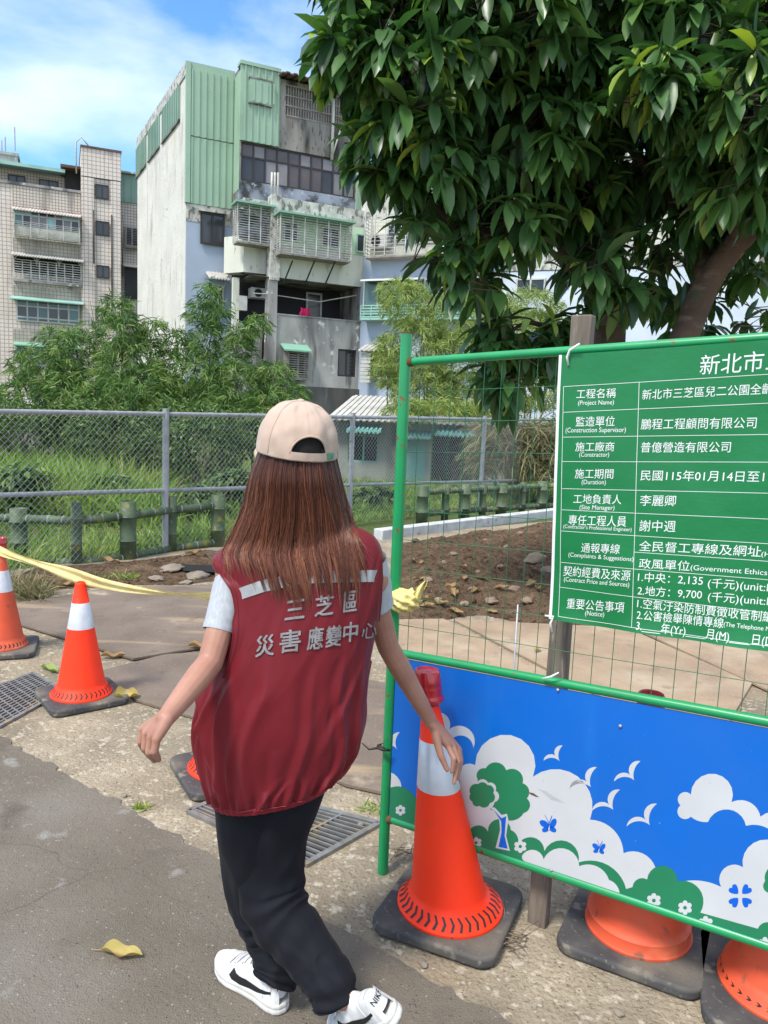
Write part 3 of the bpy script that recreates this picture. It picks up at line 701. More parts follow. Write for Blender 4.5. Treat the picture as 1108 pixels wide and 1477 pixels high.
for (x, y, r) in ((142, 453, 13), (457, 548, 16), (808, 690, 18), (890, 709, 18), (944, 751, 19), (1100, 805, 18)): flower(x, y, r)
flower(341, 538, 14, lay=4)
def butterfly(x, y, s_, rot):
    def T(u, v_): c_, n_ = math.cos(rot), math.sin(rot); return (x + s_ * (u * c_ - v_ * n_), y + s_ * (u * n_ + v_ * c_))
    def ov(u, v_, ru, rv, an):
        c_, n_ = math.cos(an), math.sin(an)
        art([T(u + ru * math.cos(t) * c_ - rv * math.sin(t) * n_, v_ + ru * math.cos(t) * n_ + rv * math.sin(t) * c_) for t in [2 * math.pi * k / 16 for k in range(16)]], 'b', 4, curved=False)
    ov(-.48, -.08, .52, .32, .45); ov(-.30, .48, .36, .26, -.5); ov(.42, -.22, .30, .52, .35); ov(.42, .38, .42, .26, .45); ov(0, .18, .11, .42, 0)
    art([T(-.02, .45), T(.06, -.05), T(.13, .40), T(.06, .62)], 'w', 5, curved=False)
    for sx in (-.55, .18): art([T(-.05, -.2), T(sx * .7, -.75), T(sx, -1.0), T(sx + .07, -.97), T(sx * .7 + .08, -.72), T(.03, -.2)], 'b', 4, curved=False)
butterfly(532, 492, 26, .1); butterfly(664, 552, 20, .25)
for a in range(4):            # four heart shaped petals
    an = math.pi / 4 + a * math.pi / 2; cx, cy = 1035 + 22 * math.cos(an), 678 + 22 * math.sin(an); ux, uy = math.cos(an), math.sin(an)
    art([(cx - ux * 14, cy - uy * 14, .12), (cx - uy * 13 + ux * 6, cy + ux * 13 + uy * 6, .5), (cx + ux * 5, cy + uy * 5, .5), (cx + uy * 13 + ux * 6, cy - ux * 13 + uy * 6, .12)][::-1] if False else
        [(cx - ux * 14, cy - uy * 14, .10), (cx + uy * 13 + ux * 5, cy - ux * 13 + uy * 5, .55), (cx + ux * 5, cy + uy * 5, .55), (cx - uy * 13 + ux * 5, cy + ux * 13 + uy * 5, .10)], 'b', 3)
MI['r'] = 5
art([(478, 405, 0), (492, 408, 0), (506, 418, 0), (498, 417, 0), (484, 411, 0)], 'r', 6, curved=False)
for k in range(6): art([(506 + k * 6, 398 + k * 5, 0), (528 + k * 9, 405 + k * 5.5, 0), (528 + k * 9, 405.5 + k * 5.5, 0), (506 + k * 6, 398.6 + k * 5, 0)], 'back', 6, curved=False)
panel = pn.build('painted_panel', [K['blue'], K['pwhite'], K['pgreen'], K['pblue'], K['panelback'], K['rust']], barrier, world=True)
bo = MB()
for x, y in ((805, 995), (895, 1047), (795, 1255), (1090, 1362)):
    p = bp(x, y, OFF + .001); M_ = Matrix((BU, V((0, 0, 1)), BN)).transposed()
    bo.lathe([(.005, 0), (.005, .003), (.003, .005), (.0005, .0055)], p, 10, M=M_)
bo.build('bolt', K['galv'], panel, world=True, smooth=True)

# ------------------------------------------------------------------ wooden post behind, metal stake
wp = G(768, 1343); wq = wp - BN * .0
wt = AT(830, 452, wp.y).z
b = MB()
def wv(u, v_):
    return V((0, 0, 0))
Mr = Matrix((BU, -BN, V((0, 0, 1)))).transposed()
hw, hd = .030, .020
cs = [(-hw, -hd), (hw, -hd), (hw, hd), (-hw, hd)]
zs = [i * (wt + .0) / 24 for i in range(25)]
vsx = []
for z_ in zs:
    for (x, y) in cs:
        k = .0025; vsx.append(BU * (x + k * noise.noise(V((z_ * 7, x * 90, 1)))) - BN * (y + k * noise.noise(V((z_ * 7, y * 90, 4)))) + V((.004 * math.sin(z_ * 1.3), 0, z_)))
n_ = len(zs)
b.add(vsx, [(i * 4 + k, i * 4 + (k + 1) % 4, i * 4 + 4 + (k + 1) % 4, i * 4 + 4 + k) for i in range(n_ - 1) for k in range(4)] + [(3, 2, 1, 0), tuple((n_ - 1) * 4 + k for k in range(4))])
wpo = b.build('wooden_post', K['wood'], fixn=True); 
wc = wp - BN * (.045); wpo.location = (wc.x, wc.y, 0); bevel(wpo, .004, 2); tag(wpo, 'weathered wooden post standing behind the barrier and the green banner', 'post')
b = MB(); sp = AT(742, 940, 3.0); b.tube([V((0, 0, 0)), V((.004, 0, .16 + .02)), V((.002, 0, AT(744, 872, 3.0).z)) ], .004, 6)
so_ = b.build('metal_stake', K['galv'], smooth=True); so_.location = (sp.x, 3.0, .0); tag(so_, 'thin grey metal stake standing just behind the wire mesh', 'stake')

# ------------------------------------------------------------------ notice banner
BO = .022
banner = thing('notice_banner', 'green construction notice banner with white table and lettering tied to the barrier', 'banner', (B0.x, B0.y, 0))
def z8(x, y): return (780 + x * .325, 470 + y * .325)
s_tl, z_tl = bst(811, 512, BO); s_bl, z_bl = bst(796, 893, BO); s_tr, z_tr = bst(1100, 491, BO); s_br, z_br = bst(1100, 938, BO)
print('banner', s_tl, s_bl, z_tl, z_tr, z_bl, z_br)
SB0 = (s_tl + s_bl) / 2; SB1 = SB0 + .80
zbt = (z_tl, z_tl + (z_tr - z_tl) * (SB1 - SB0) / (s_tr - SB0)); zbb = (z_bl, z_bl + (z_br - z_bl) * (SB1 - SB0) / (s_br - SB0))
def bow(s_, z_):                 # the sheet sags a little between its ties
    return .004 * math.sin((s_ - SB0) * 9 + z_ * 5) + .003 * noise.noise(V((s_ * 6, z_ * 7, 0)))
def bsurf(u, v_, off=0.0):
    s_ = SB0 + (SB1 - SB0) * u; zt0 = zbt[0] + (zbt[1] - zbt[0]) * u; zb0 = zbb[0] + (zbb[1] - zbb[0]) * u
    z_ = zb0 + (zt0 - zb0) * v_
    e = .007 * math.exp(-v_ * 22) * (1 + .6 * math.sin(u * 23))     # lower edge flares out
    return bw(s_ + (s_bl - s_tl) * (.5 - v_) , z_, BO + bow(s_, z_) + e + off)
b = MB(); b.grid(lambda u, v_: bsurf(u, v_), 60, 130)
sheet = b.build('sheet', K['banner'], banner, world=True, smooth=True)
b = MB(); b.grid(lambda u, v_: bsurf(0, v_) + BU * (-.010 + .010 * u) - BN * .004 * (1 - u), 2, 30); b.build('hem', K['bhem'], banner, world=True, smooth=True)
def on_banner(x, y, off=.0016):
    p = bst(x, y, BO); s_, z_ = p
    u = (s_ - SB0) / (SB1 - SB0)
    zt0 = zbt[0] + (zbt[1] - zbt[0]) * u; zb0 = zbb[0] + (zbb[1] - zbb[0]) * u; v_ = (z_ - zb0) / (zt0 - zb0)
    return s_, z_, u, v_
def bpt(s_, z_, off=.0006):
    u = (s_ - SB0) / (SB1 - SB0)
    for _ in range(3):
        zt0 = zbt[0] + (zbt[1] - zbt[0]) * u; zb0 = zbb[0] + (zbb[1] - zbb[0]) * u; v_ = (z_ - zb0) / (zt0 - zb0); u = (s_ - SB0 - (s_bl - s_tl) * (.5 - v_)) / (SB1 - SB0)
    e = .007 * math.exp(-max(0, v_) * 22) * (1 + .6 * math.sin(u * 23))
    return bw(s_, z_, BO + bow(s_, z_) + e + off)
ln = MB()
def bline(pts, wd=.0013):
    P_ = [bst(*z8(x, y), BO) for x, y in pts]
    for (a, c_) in zip(P_, P_[1:]):
        n = max(1, int(math.hypot(c_[0] - a[0], c_[1] - a[1]) / .03))
        for i in range(n):
            s0, z0 = a[0] + (c_[0] - a[0]) * i / n, a[1] + (c_[1] - a[1]) * i / n; s1, z1 = a[0] + (c_[0] - a[0]) * (i + 1) / n, a[1] + (c_[1] - a[1]) * (i + 1) / n
            d = V((s1 - s0, z1 - z0)).normalized(); px_, pz_ = -d.y * wd / 2, d.x * wd / 2
            ln.quad(bpt(s0 - px_, z0 - pz_), bpt(s1 - px_, z1 - pz_), bpt(s1 + px_, z1 + pz_), bpt(s0 + px_, z0 + pz_))
def ext(p, q, x=1330): k = (x - p[0]) / (q[0] - p[0]); return (x, p[1] + (q[1] - p[1]) * k)
for a, c_ in (((105, 270), (1009, 215)), ((102, 384), (1009, 343)), ((99, 494), (1009, 482)), ((97, 602), (1009, 605)), ((96, 722), (1009, 743)), ((94, 816), (1009, 858)), ((92, 910), (1009, 968)), ((90, 1050), (1009, 1128)), ((85, 1160), (1009, 1275)), ((80, 1288), (1009, 1420))):
    bline([a, ext(a, c_)])
bline([(416, 1003), ext((416, 1003), (1009, 1046))])
bline([(105, 270), (80, 1288)]); bline([(436, 250), (408, 1335)])
ln.build('table_lines', K['btext'], banner, world=True)
def text_geo(body, ofs=0.0):
    c = bpy.data.curves.new('t', 'FONT'); c.body = body; c.resolution_u = 3; c.offset = ofs
    o_ = bpy.data.objects.new('t', c); COL.objects.link(o_)
    dg = bpy.context.evaluated_depsgraph_get(); me = bpy.data.meshes.new_from_object(o_.evaluated_get(dg))
    vs = [v_.co.copy() for v_ in me.vertices]; fs = [tuple(p.vertices) for p in me.polygons]
    bpy.data.objects.remove(o_); bpy.data.curves.remove(c); bpy.data.meshes.remove(me)
    return vs, fs
tx = MB()
def btext(body, x0, x1, y0, y1, slope=0.0):
    """fit the line of writing into the zoom-8 box x0..x1 (left to right), y0..y1 at its left end; slope = dy/dx in the photo"""
    vs, fs = text_geo(body, .0)
    a0 = min(p.x for p in vs); a1 = max(p.x for p in vs); b0 = min(p.y for p in vs); b1 = max(p.y for p in vs)
    A = V(bst(*z8(x0, y1), BO)); B = V(bst(*z8(x1, y1 + slope * (x1 - x0)), BO)); C = V(bst(*z8(x0, y0), BO))
    vv = V((0, C.y - A.y))
    out = []
    for p in vs:
        q = A + (B - A) * ((p.x - a0) / (a1 - a0)) + vv * ((p.y - b0) / (b1 - b0)); out.append(bpt(q.x, q.y, .0007))
    tx.add(out, fs)
btext('新北市三芝區', 703, 1305, 130, 218, -.055)
for body, x0, x1, y0, y1, sl_ in (
    ('工程名稱', 160, 332, 282, 324, -.03), ('(Project Name)', 168, 324, 332, 358, -.02),
    ('監造單位', 158, 328, 403, 447, -.01), ('(Construction Supervisor)', 113, 377, 452, 480, -.005),
    ('施工廠商', 156, 327, 515, 557, .0), ('(Constractor)', 173, 305, 561, 587, .0),
    ('施工期間', 153, 323, 634, 677, .01), ('(Duration)', 183, 290, 682, 709, .01),
    ('工地負責人', 145, 358, 746, 788, .02), ('(Site Manager)', 173, 328, 794, 820, .02),
    ('專任工程人員', 123, 380, 838, 884, .03), ("(Contractor's Professional Engineer)", 101, 404, 880, 902, .05),
    ('通報專線', 180, 352, 962, 1005, .04), ('(Complaints & Suggestions)', 122, 413, 1005, 1030, .07),
    ('契約經費及來源', 98, 400, 1064, 1110, .07), ('(Contract Price and Sources)', 101, 395, 1114, 1140, .08),
    ('重要公告事項', 115, 372, 1208, 1254, .07), ('(Notice)', 198, 283, 1262, 1290, .08),
    ('新北市三芝區兒二公園全齡', 448, 1030, 283, 328, -.045),
    ('鵬程工程顧問有限公司', 443, 955, 413, 460, -.01),
    ('普億營造有限公司', 443, 840, 516, 562, .0),
    ('民國115年01月14日至11', 443, 1020, 640, 686, .015),
    ('李麗卿', 440, 598, 750, 798, .02), ('謝中週', 438, 598, 861, 911, .025),
    ('全民督工專線及網址', 437, 975, 952, 998, .055), ('(Hotline', 977, 1120, 1002, 1030, .06),
    ('政風單位', 437, 660, 1030, 1074, .065), ('(Government Ethics Dept', 664, 1110, 1060, 1090, .075),
    ('1.中央：2,135', 433, 718, 1090, 1135, .07), ('(千元)(unit:NT', 740, 1075, 1118, 1168, .085),
    ('2.地方：9,700', 431, 714, 1150, 1195, .075), ('(千元)(unit:NT', 740, 1075, 1178, 1228, .09),
    ('1.空氣汙染防制費徵收管制編', 430, 1030, 1206, 1250, .115), ('2.公害檢舉陳情專線', 428, 810, 1256, 1300, .11), ('(The Telephone Nu', 812, 1030, 1312, 1338, .12),
    ('3.____年(Yr)____月(M)____日(D)', 427, 1040, 1302, 1354, .13)):
    btext(body, x0, x1, y0, y1, sl_)
for a, c_ in (((605, 1158), (740, 1168)), ((603, 1216), (740, 1228))): bline([a, c_], .0012)
tx.build('lettering', K['btext'], banner, world=True)
def tie(x, y, dx, dy):
    b = MB()
    p = bp(x, y, BO + .012); q = bp(x + dx, y + dy, BO + .02)
    b.tube([bp(x - 2, y + 22, BO + .006), bp(x - 4, y + 10, BO + .012), p, q], [.003, .0035, .0035, .0028], 6)
    b.build('tie', K['tie'], banner, world=True, smooth=True)
tie(822, 505, 14, -9); tie(798, 889, -12, -1)
b = MB(); b.tube([bp(783, 979, .022), bp(795, 976, .028), bp(806, 970, .026)], [.003, .0035, .002], 6)
b.build('tie', K['tie'], banner, world=True, smooth=True)

# ------------------------------------------------------------------ cones
def make_cone(name, loc, H_, rz, label, old=False, lamp=False, bs=.42, ring=True, group='traffic cones along the works', lean=(0, 0), band=True, fl=1.0, r0=.130, rf=.172):
    t = thing(name, label, 'traffic cone', loc, rz, group)
    h = bs / 2; b = MB()
    b.box((0, 0, .0175), (bs, bs, .035)); base = b.build('base', K['blackrub'], t)
    bm = bmesh.new(); bm.from_mesh(base.data)
    ed = [e for e in bm.edges if abs(e.verts[0].co.z - e.verts[1].co.z) > .01]
    bmesh.ops.bevel(bm, geom=ed, offset=.055, segments=6, affect='EDGES', profile=.5)
    bm.to_mesh(base.data); bm.free(); bevel(base, .009, 3, 40)
    r0 *= fl; rf *= fl; rt = .027
    prof = [(rf, .036), (rf, .043), (rf * .97, .047), (r0 * 1.09, .080), (r0 * 1.02, .088), (r0 * .985, .10)]
    z0 = .10; zt = H_ - .012
    def rz_(z): return r0 * .985 + (rt - r0 * .985) * (z - z0) / (zt - z0)
    za, zb = z0 + (zt - z0) * .56, z0 + (zt - z0) * .82
    zl = [z0 + (zt - z0) * .25, za]
    for z in zl: prof.append((rz_(z), z))
    nb = len(prof) - 1
    prof += [(rz_(za) + .0012, za + .001), (rz_(zb) + .0012, zb - .001), (rz_(zb), zb)]
    prof += [(rt, zt), (rt * .9, H_ - .004), (rt * .7, H_), (rt * .55, H_), (rt * .5, H_ - .03)]
    b = MB(); b.lathe(prof, seg=48, mfun=lambda i: 1 if (band and nb < i <= nb + 1) else 0)
    body = b.build('cone_body', [K['coneworn'] if old else K['cone'], K['reflect']], t, smooth=True); body.data.set_sharp_from_angle(angle=R(50))
    if ring:                         # moulded chevron marks round the flared foot
        b = MB(); n = 36
        def fr(a, r): # on the flare between rf and r0*1.13
            k = (rf * .97 - r) / (rf * .97 - r0 * 1.09); return V((r * math.cos(a), r * math.sin(a), .0490 + .033 * k))
        for k in range(n):
            a = 2 * math.pi * k / n; ri, ro = r0 * 1.11, rf * .96; rm = (ri + ro) / 2; w_ = .055; sh = .055
            pts = [(a, ri), (a + w_, ri), (a + w_ + sh, rm), (a + w_, ro), (a, ro), (a + sh, rm)]
            q = [fr(x, r) for x, r in pts]
            b.add(q, [(0, 1, 2, 5), (5, 2, 3, 4)])
        mk_ = b.build('chevron_marks', K['conemark'], body)
    Ls = Matrix.Rotation(-rz, 3, 'Z') @ V((lean[0], lean[1], 0))
    def shear(o_):
        for v_ in o_.data.vertices: v_.co += Ls * max(0, v_.co.z - .04)
    shear(body)
    if ring: shear(mk_)
    if lamp:
        b = MB(); r = .040
        b.lathe([(.026, -.02), (.027, 0), (r * .9, .004), (r * 1.08, .012), (r * 1.10, .02), (r * 1.02, .026), (r, .03), (r * 1.0, .046), (r * 1.03, .05), (r * 1.0, .054), (r, .066), (r * 1.03, .07), (r * .99, .075), (r * .98, .098), (r * .90, .104), (r * .86, .101), (r * .3, .099), (.002, .100)], (0, 0, H_ - .006), 32)
        lo_ = b.build('warning_lamp', K['lens'], t, smooth=True); lo_.data.set_sharp_from_angle(angle=R(45)); shear(lo_)
    return t
c_big = G(648, 1322)
zc = AT(620, 1000, c_big.y).z - .028; print('big cone top', zc)
make_cone('traffic_cone', (c_big.x, c_big.y, .010), zc, R(-24 + 0), 'bright orange cone with red lamp, standing in front of the blue panel', lamp=True, bs=.40, fl=.98, lean=(-.145, -.02), r0=.122)
c2 = G(118, 1010); z2 = AT(109, 841, c2.y).z; print('small cone', z2)
make_cone('traffic_cone', (c2.x, c2.y, .008), z2, R(38), 'bright orange cone with white band, standing free beside the drain grate on the left', bs=.40, fl=.92)
c1 = G(4, 940); z1 = AT(5, 800, c1.y).z; print('left cone', z1)
make_cone('traffic_cone', (c1.x, c1.y, .008), z1, R(20), 'worn orange cone with red lamp at the left edge, holding the yellow tape', old=True, lamp=True, bs=.40, fl=.9, r0=.135, rf=.165)
c3 = G(324, 1118)
make_cone('traffic_cone', (c3.x, c3.y, .008), .62, R(30), 'orange cone hidden behind the walking woman, one corner of its base and foot showing', bs=.40, fl=.92)
c4 = G(918, 1372); z4 = AT(928, 1012, c4.y).z; print('cone4', z4, c4, B0 + BU * .8)
make_cone('traffic_cone', (c4.x + .02, c4.y + .06, .006), z4 - .10, R(-28), 'faded orange cone behind the blue panel, its red lamp above the middle rail', old=True, lamp=True, bs=.42, ring=False, r0=.142, rf=.160, lean=(-.03, 0))
c5 = G(1128, 1450)
make_cone('traffic_cone', (c5.x, c5.y + .02, .006), .70, R(-20), 'orange cone with black notched foot in the lower right corner, under the panel end', old=True, bs=.42, r0=.140, rf=.164)

# ------------------------------------------------------------------ yellow barrier tape
tape = thing('barrier_tape', 'twisted yellow plastic tape strung from the worn left cone to the green pole', 'tape', (c1.x, c1.y, 0))
tp = [(-30, 780, 4.5), (4, 796, 4.45), (60, 815, 4.2), (140, 840, 3.85), (210, 852, 3.55), (300, 860, 3.2), (400, 866, 2.9), (500, 868, 2.65), (575, 866, 2.475)]
P3 = [AT(x, y, D) for x, y, D in tp]
b = MB(); N_ = 160
def tpoint(t):
    k = t * (len(P3) - 1); i = min(int(k), len(P3) - 2); f = k - i
    p0_, p1_, p2_, p3_ = P3[max(i - 1, 0)], P3[i], P3[i + 1], P3[min(i + 2, len(P3) - 1)]
    return .5 * ((2 * p1_) + (p2_ - p0_) * f + (2 * p0_ - 5 * p1_ + 4 * p2_ - p3_) * f * f + (-p0_ + 3 * p1_ - 3 * p2_ + p3_) * f ** 3)
def tf(u, v_):
    p = tpoint(v_); wv_ = .031 + .008 * math.sin(v_ * 23); a = (u - .5) * 2
    tw = 1.57 + .9 * math.sin(v_ * 7.5 + .5) + .25 * math.sin(v_ * 30)
    fold = .010 * math.sin(a * 5 + v_ * 14)
    return p + V((math.cos(tw) * .25, -math.cos(tw), math.sin(tw))).normalized() * a * wv_ + V((0, -1, .1)) * fold
b.grid(tf, 8, N_); b.build('strip', K['tape'], tape, world=True, smooth=True)
b = MB(); kc = AT(583, 866, 2.44)
def kf(u, v_):
    th = u * 2 * math.pi; ph = v_ * math.pi
    d = V((math.sin(ph) * math.cos(th), math.sin(ph) * math.sin(th), -math.cos(ph)))
    r = .044 * (1 + .22 * noise.noise(d * 2.2) + .12 * math.sin(th * 5 + ph * 9) * math.sin(ph) + .15 * abs(noise.noise(d * 5)))
    return kc + V((d.x * 1.15, d.y * .9, d.z * .85)) * r
b.grid(kf, 64, 40, closeu=True)
def tail(u, v_):
    a = (u - .5) * 2; p = kc + V((.035 + .035 * v_, -.02, .01 + .075 * v_ - .01 * v_ * v_)); wv_ = .020 * (1 - .75 * v_)
    return p + V((.7, .2, -.5)) * a * wv_ + V((0, -1, 0)) * .008 * math.sin(a * 4 + v_ * 5)
b.grid(tail, 6, 14)
b.build('knot', K['tapeknot'], tape, world=True, smooth=True)
lo = MB(); q = AT(583, 892, 2.43)
b = MB(); pc = AT(554, 1078, 2.455)
b.tube([pc + V((.02, -.02, 0)), pc + V((-.004, -.025, .003)), pc + V((-.022, -.005, 0)), pc + V((-.05, -.01, -.005)), pc + V((-.075, 0, .012))], [.004, .005, .005, .003, .002], 6)
b.tube([pc + V((.0, -.023, .006)), pc + V((-.02, .0, .006)), pc + V((.0, .023, .006)), pc + V((.022, 0, .006)), pc + V((0, -.023, .006))], .005, 6)
o_ = b.build('black_cord', K['conemark'], smooth=True); tag(o_, 'short black cord knotted round the lower part of the green pole', 'cord')
# ------------------------------------------------------------------ the walking woman
K['skin'] = mat('skin', (.385, .200, .140), (.33, .16, .11), 16, 6, rough=.5, spec=.35, sss=.12, bump=(140, .12, .001), spots=[(5, .58, .8, (.46, .205, .155))])
K['vest'] = mat('red_nylon', (.150, .0064, .0125), (.128, .0054, .0105), 3, 5, rough=.5, spec=.28, sheen=.05, bump=(13, .22, .010, (1, 1, .55)), bump2=(900, .15, .0006))
K['vestdark'] = mat('red_nylon_hem', (.18, .008, .016), rough=.5, spec=.35, bump=(60, .3, .004))
K['silver'] = mat('reflective_tape', (.36, .37, .37), (.29, .30, .30), 30, 5, rough=.4, metal=.15, bump=(24, .25, .004))
K['silverprint'] = mat('silver_print', (.25, .24, .24), (.17, .16, .16), 90, 5, rough=.5)
K['tee'] = mat('heather_grey_jersey', (.40, .42, .44), (.33, .35, .37), 160, 4, rough=.9, stretch=(1, 1, .25), bump=(30, .3, .006), sheen=.2)
K['cap'] = mat('beige_cotton', (.47, .355, .28), (.43, .32, .25), 12, 5, rough=.88, spec=.2, bump=(24, .25, .006), bump2=(700, .25, .0008), sheen=.15)
K['capgreen'] = mat('green_tab', (.07, .25, .12), rough=.6)
K['capin'] = mat('cap_lining', (.012, .010, .010), rough=1)
K['trouser'] = mat('black_cloth', (.0055, .0065, .0095), (.008, .009, .0125), 8, 5, rough=.8, spec=.18, bump=(9, .35, .02, (1, 1, .6)), bump2=(500, .15, .001), sheen=.02)
K['shoe'] = mat('white_leather', (.64, .64, .63), (.60, .60, .59), 20, 4, rough=.42, spec=.45, bump=(60, .12, .002))
K['sole'] = mat('offwhite_rubber', (.66, .645, .60), (.56, .54, .49), 22, 5, rough=.6)
K['ink'] = mat('black_print', (.012, .012, .013), rough=.5)
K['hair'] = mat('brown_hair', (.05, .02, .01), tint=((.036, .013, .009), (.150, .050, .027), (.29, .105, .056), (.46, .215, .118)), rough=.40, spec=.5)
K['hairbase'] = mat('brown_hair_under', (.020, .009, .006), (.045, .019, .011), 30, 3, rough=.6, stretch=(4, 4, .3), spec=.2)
K['eye'] = mat('eye', (.03, .02, .015), rough=.15)

D0 = 1.85
YAW = R(17)                                        # she faces a little to the left of the viewing direction
PF = V((-math.sin(YAW), math.cos(YAW), 0)); PR = V((math.cos(YAW), math.sin(YAW), 0))
def capsule(mb, a, b, ra, rb, seg=14):
    a = V(a); b = V(b); d = (b - a); L_ = max(d.length, 1e-5); d = d / L_
    path = []; rad = []
    for k in range(5): t = math.pi / 2 * k / 5; path.append(a - d * ra * math.cos(t)); rad.append(max(ra * math.sin(t), ra * .06))
    n = 3
    for k in range(n + 1): path.append(a.lerp(b, k / n)); rad.append(ra + (rb - ra) * k / n)
    for k in range(4, -1, -1): t = math.pi / 2 * k / 5; path.append(b + d * rb * math.cos(t)); rad.append(max(rb * math.sin(t), rb * .06))
    mb.tube(path, rad, seg)
def chain(mb, pts, rad):
    for i in range(len(pts) - 1): capsule(mb, pts[i], pts[i + 1], rad[i], rad[i + 1])
def ell(mb, c, r, M=None, n=20):
    def f(u, v_):
        th = u * 2 * math.pi; ph = (v_ * .98 + .01) * math.pi
        d = V((math.sin(ph) * math.cos(th) * r[0], math.sin(ph) * math.sin(th) * r[1], -math.cos(ph) * r[2]))
        return V(c) + (M @ d if M else d)
    o = len(mb.v); mb.grid(f, n, n, closeu=True)
    mb.f.append(tuple(o + k for k in range(n - 1, -1, -1))); mb.m.append(0); mb.f.append(tuple(o + n * n + k for k in range(n))); mb.m.append(0)
body = MB()
L_sh, L_el, L_wr = AT(340, 830, 1.84), AT(303, 956, 1.73), AT(239, 1036, 1.58)
R_sh, R_el, R_wr = AT(532, 836, 1.86), AT(560, 933, 1.93), AT(621, 1040, 2.02)
mid = lambda a, b, k=.5: a.lerp(b, k)
def arm(sh, el, wr, s_=1.0):
    chain(body, [sh, mid(sh, el, .45), mid(sh, el, .85), el, mid(el, wr, .25), mid(el, wr, .65), wr], [.034 * s_, .0345 * s_, .0315 * s_, .0305 * s_, .0315 * s_, .0265 * s_, .0205 * s_])
arm(L_sh, L_el, L_wr); arm(R_sh, R_el, R_wr, .94)
# left hand: back of the hand seen, fingers hanging and curled
def hand(wr, bases, mids, tips, thumb, rb=.0095, rt=.0066, wr_r=.0205):
    ctr = sum(bases, V()) / len(bases)
    side = (bases[0] - bases[-1])
    for i, b_ in enumerate(bases):
        w_ = wr + side * (.22 * (.5 - i / 3)) ; chain(body, [w_, mid(w_, b_, .55), b_], [wr_r * .78, .0135, rb * 1.10])
    for b_, m_, t_ in zip(bases, mids, tips):
        chain(body, [b_, m_, mid(m_, t_, .55), t_], [rb, rb * .92, rb * .82, rt])
    chain(body, thumb, [.0145, .0125, .0098, .0075])
lb = [AT(206, 1052, 1.605), AT(211, 1058, 1.585), AT(218, 1063, 1.565), AT(226, 1066, 1.548)]
lm = [AT(203, 1070, 1.60), AT(209, 1079, 1.58), AT(215, 1085, 1.56), AT(223, 1084, 1.545)]
lt = [AT(208, 1082, 1.615), AT(217, 1092, 1.61), AT(223, 1097, 1.59), AT(229, 1096, 1.57)]
hand(L_wr, lb, lm, lt, [mid(L_wr, lb[0], .2), AT(221, 1051, 1.625), AT(211, 1066, 1.645), AT(205, 1077, 1.65)])
rb_ = [AT(646, 1076, 2.015), AT(653, 1075, 2.03), AT(658.5, 1077, 2.05), AT(662, 1081, 2.07)]
rm_ = [AT(655, 1094, 1.995), AT(661, 1098, 2.01), AT(664, 1099, 2.035), AT(665, 1097, 2.06)]
rt_ = [AT(652, 1113, 1.995), AT(655, 1129, 2.0), AT(660, 1123, 2.02), AT(663, 1112, 2.05)]
hand(R_wr, rb_, rm_, rt_, [mid(R_wr, rb_[0], .25), AT(630, 1066, 2.0), AT(636, 1090, 1.985), AT(645, 1110, 1.985)], rb=.0088, rt=.0062, wr_r=.0195)
# torso, neck, head, legs (all under the clothes except the face)
hip = AT(388, 1105, D0); chest = AT(440, 860, D0); neckb = AT(436, 745, D0 - .01)
chain(body, [hip, mid(hip, chest, .5), chest], [.085, .08, .09])
chain(body, [L_sh, mid(L_sh, R_sh), R_sh], [.05, .07, .05])
Hc = AT(430, 655, D0 + .01)
chain(body, [neckb, mid(neckb, Hc, .6)], [.052, .05])
HM = Matrix((PR, PF, V((0, 0, 1)))).transposed()
ell(body, Hc + V((0, 0, .015)), (.071, .088, .098), HM); ell(body, Hc + PF * .03 - V((0, 0, .045)), (.054, .058, .062), HM)
ell(body, Hc + PF * .094 - V((0, 0, .022)), (.012, .016, .014), HM, 12); ell(body, Hc + PF * .089 - V((0, 0, .004)), (.007, .012, .022), HM, 12)
ell(body, Hc + PF * .082 - V((0, 0, .052)), (.022, .010, .006), HM, 12); ell(body, Hc + PF * .080 - V((0, 0, .064)), (.018, .010, .006), HM, 12)
for sx in (-1, 1):
    ell(body, Hc + PR * sx * .072 - V((0, 0, .012)) - PF * .005, (.008, .017, .029), HM, 12)
LK, LA = AT(378, 1300, 1.90), AT(398, 1408, 1.845)
RK, RA = AT(402, 1312, 1.83), AT(496, 1438, 1.675)
chain(body, [AT(362, 1120, D0), mid(AT(362, 1120, D0), LK), LK, mid(LK, LA, .4), LA], [.052, .046, .040, .036, .030])
chain(body, [AT(418, 1110, D0), mid(AT(418, 1110, D0), RK), RK, mid(RK, RA, .4), RA], [.052, .046, .040, .036, .030])
pb_ = AT(395, 1440, D0)
person = body.build('person', K['skin'])
pcn = V((mid(LA, RA).x, 1.80, 0))
person.data.transform(Matrix.Translation(-pcn)); person.location = pcn
rm = person.modifiers.new('r', 'REMESH'); rm.mode = 'VOXEL'; rm.voxel_size = .0026
sm_ = person.modifiers.new('s', 'SMOOTH'); sm_.factor = .5; sm_.iterations = 6
dg = bpy.context.evaluated_depsgraph_get()
me = bpy.data.meshes.new_from_object(person.evaluated_get(dg)); person.modifiers.clear(); person.data = me; me.name = 'person'
if not len(me.materials): me.materials.append(K['skin'])
me.polygons.foreach_set('use_smooth', [True] * len(me.polygons))
ROOTM[person.name] = Matrix.Translation(pcn)
tag(person, 'person seen from behind walking in a red vest, beige cap and black trousers', 'person')
b = MB()
for sx in (-1, 1): ell(b, Hc + PF * .079 + PR * sx * .030 + V((0, 0, .006)), (.012, .008, .008), HM, 12)
b.build('eyes', K['eye'], person, world=True, smooth=True)

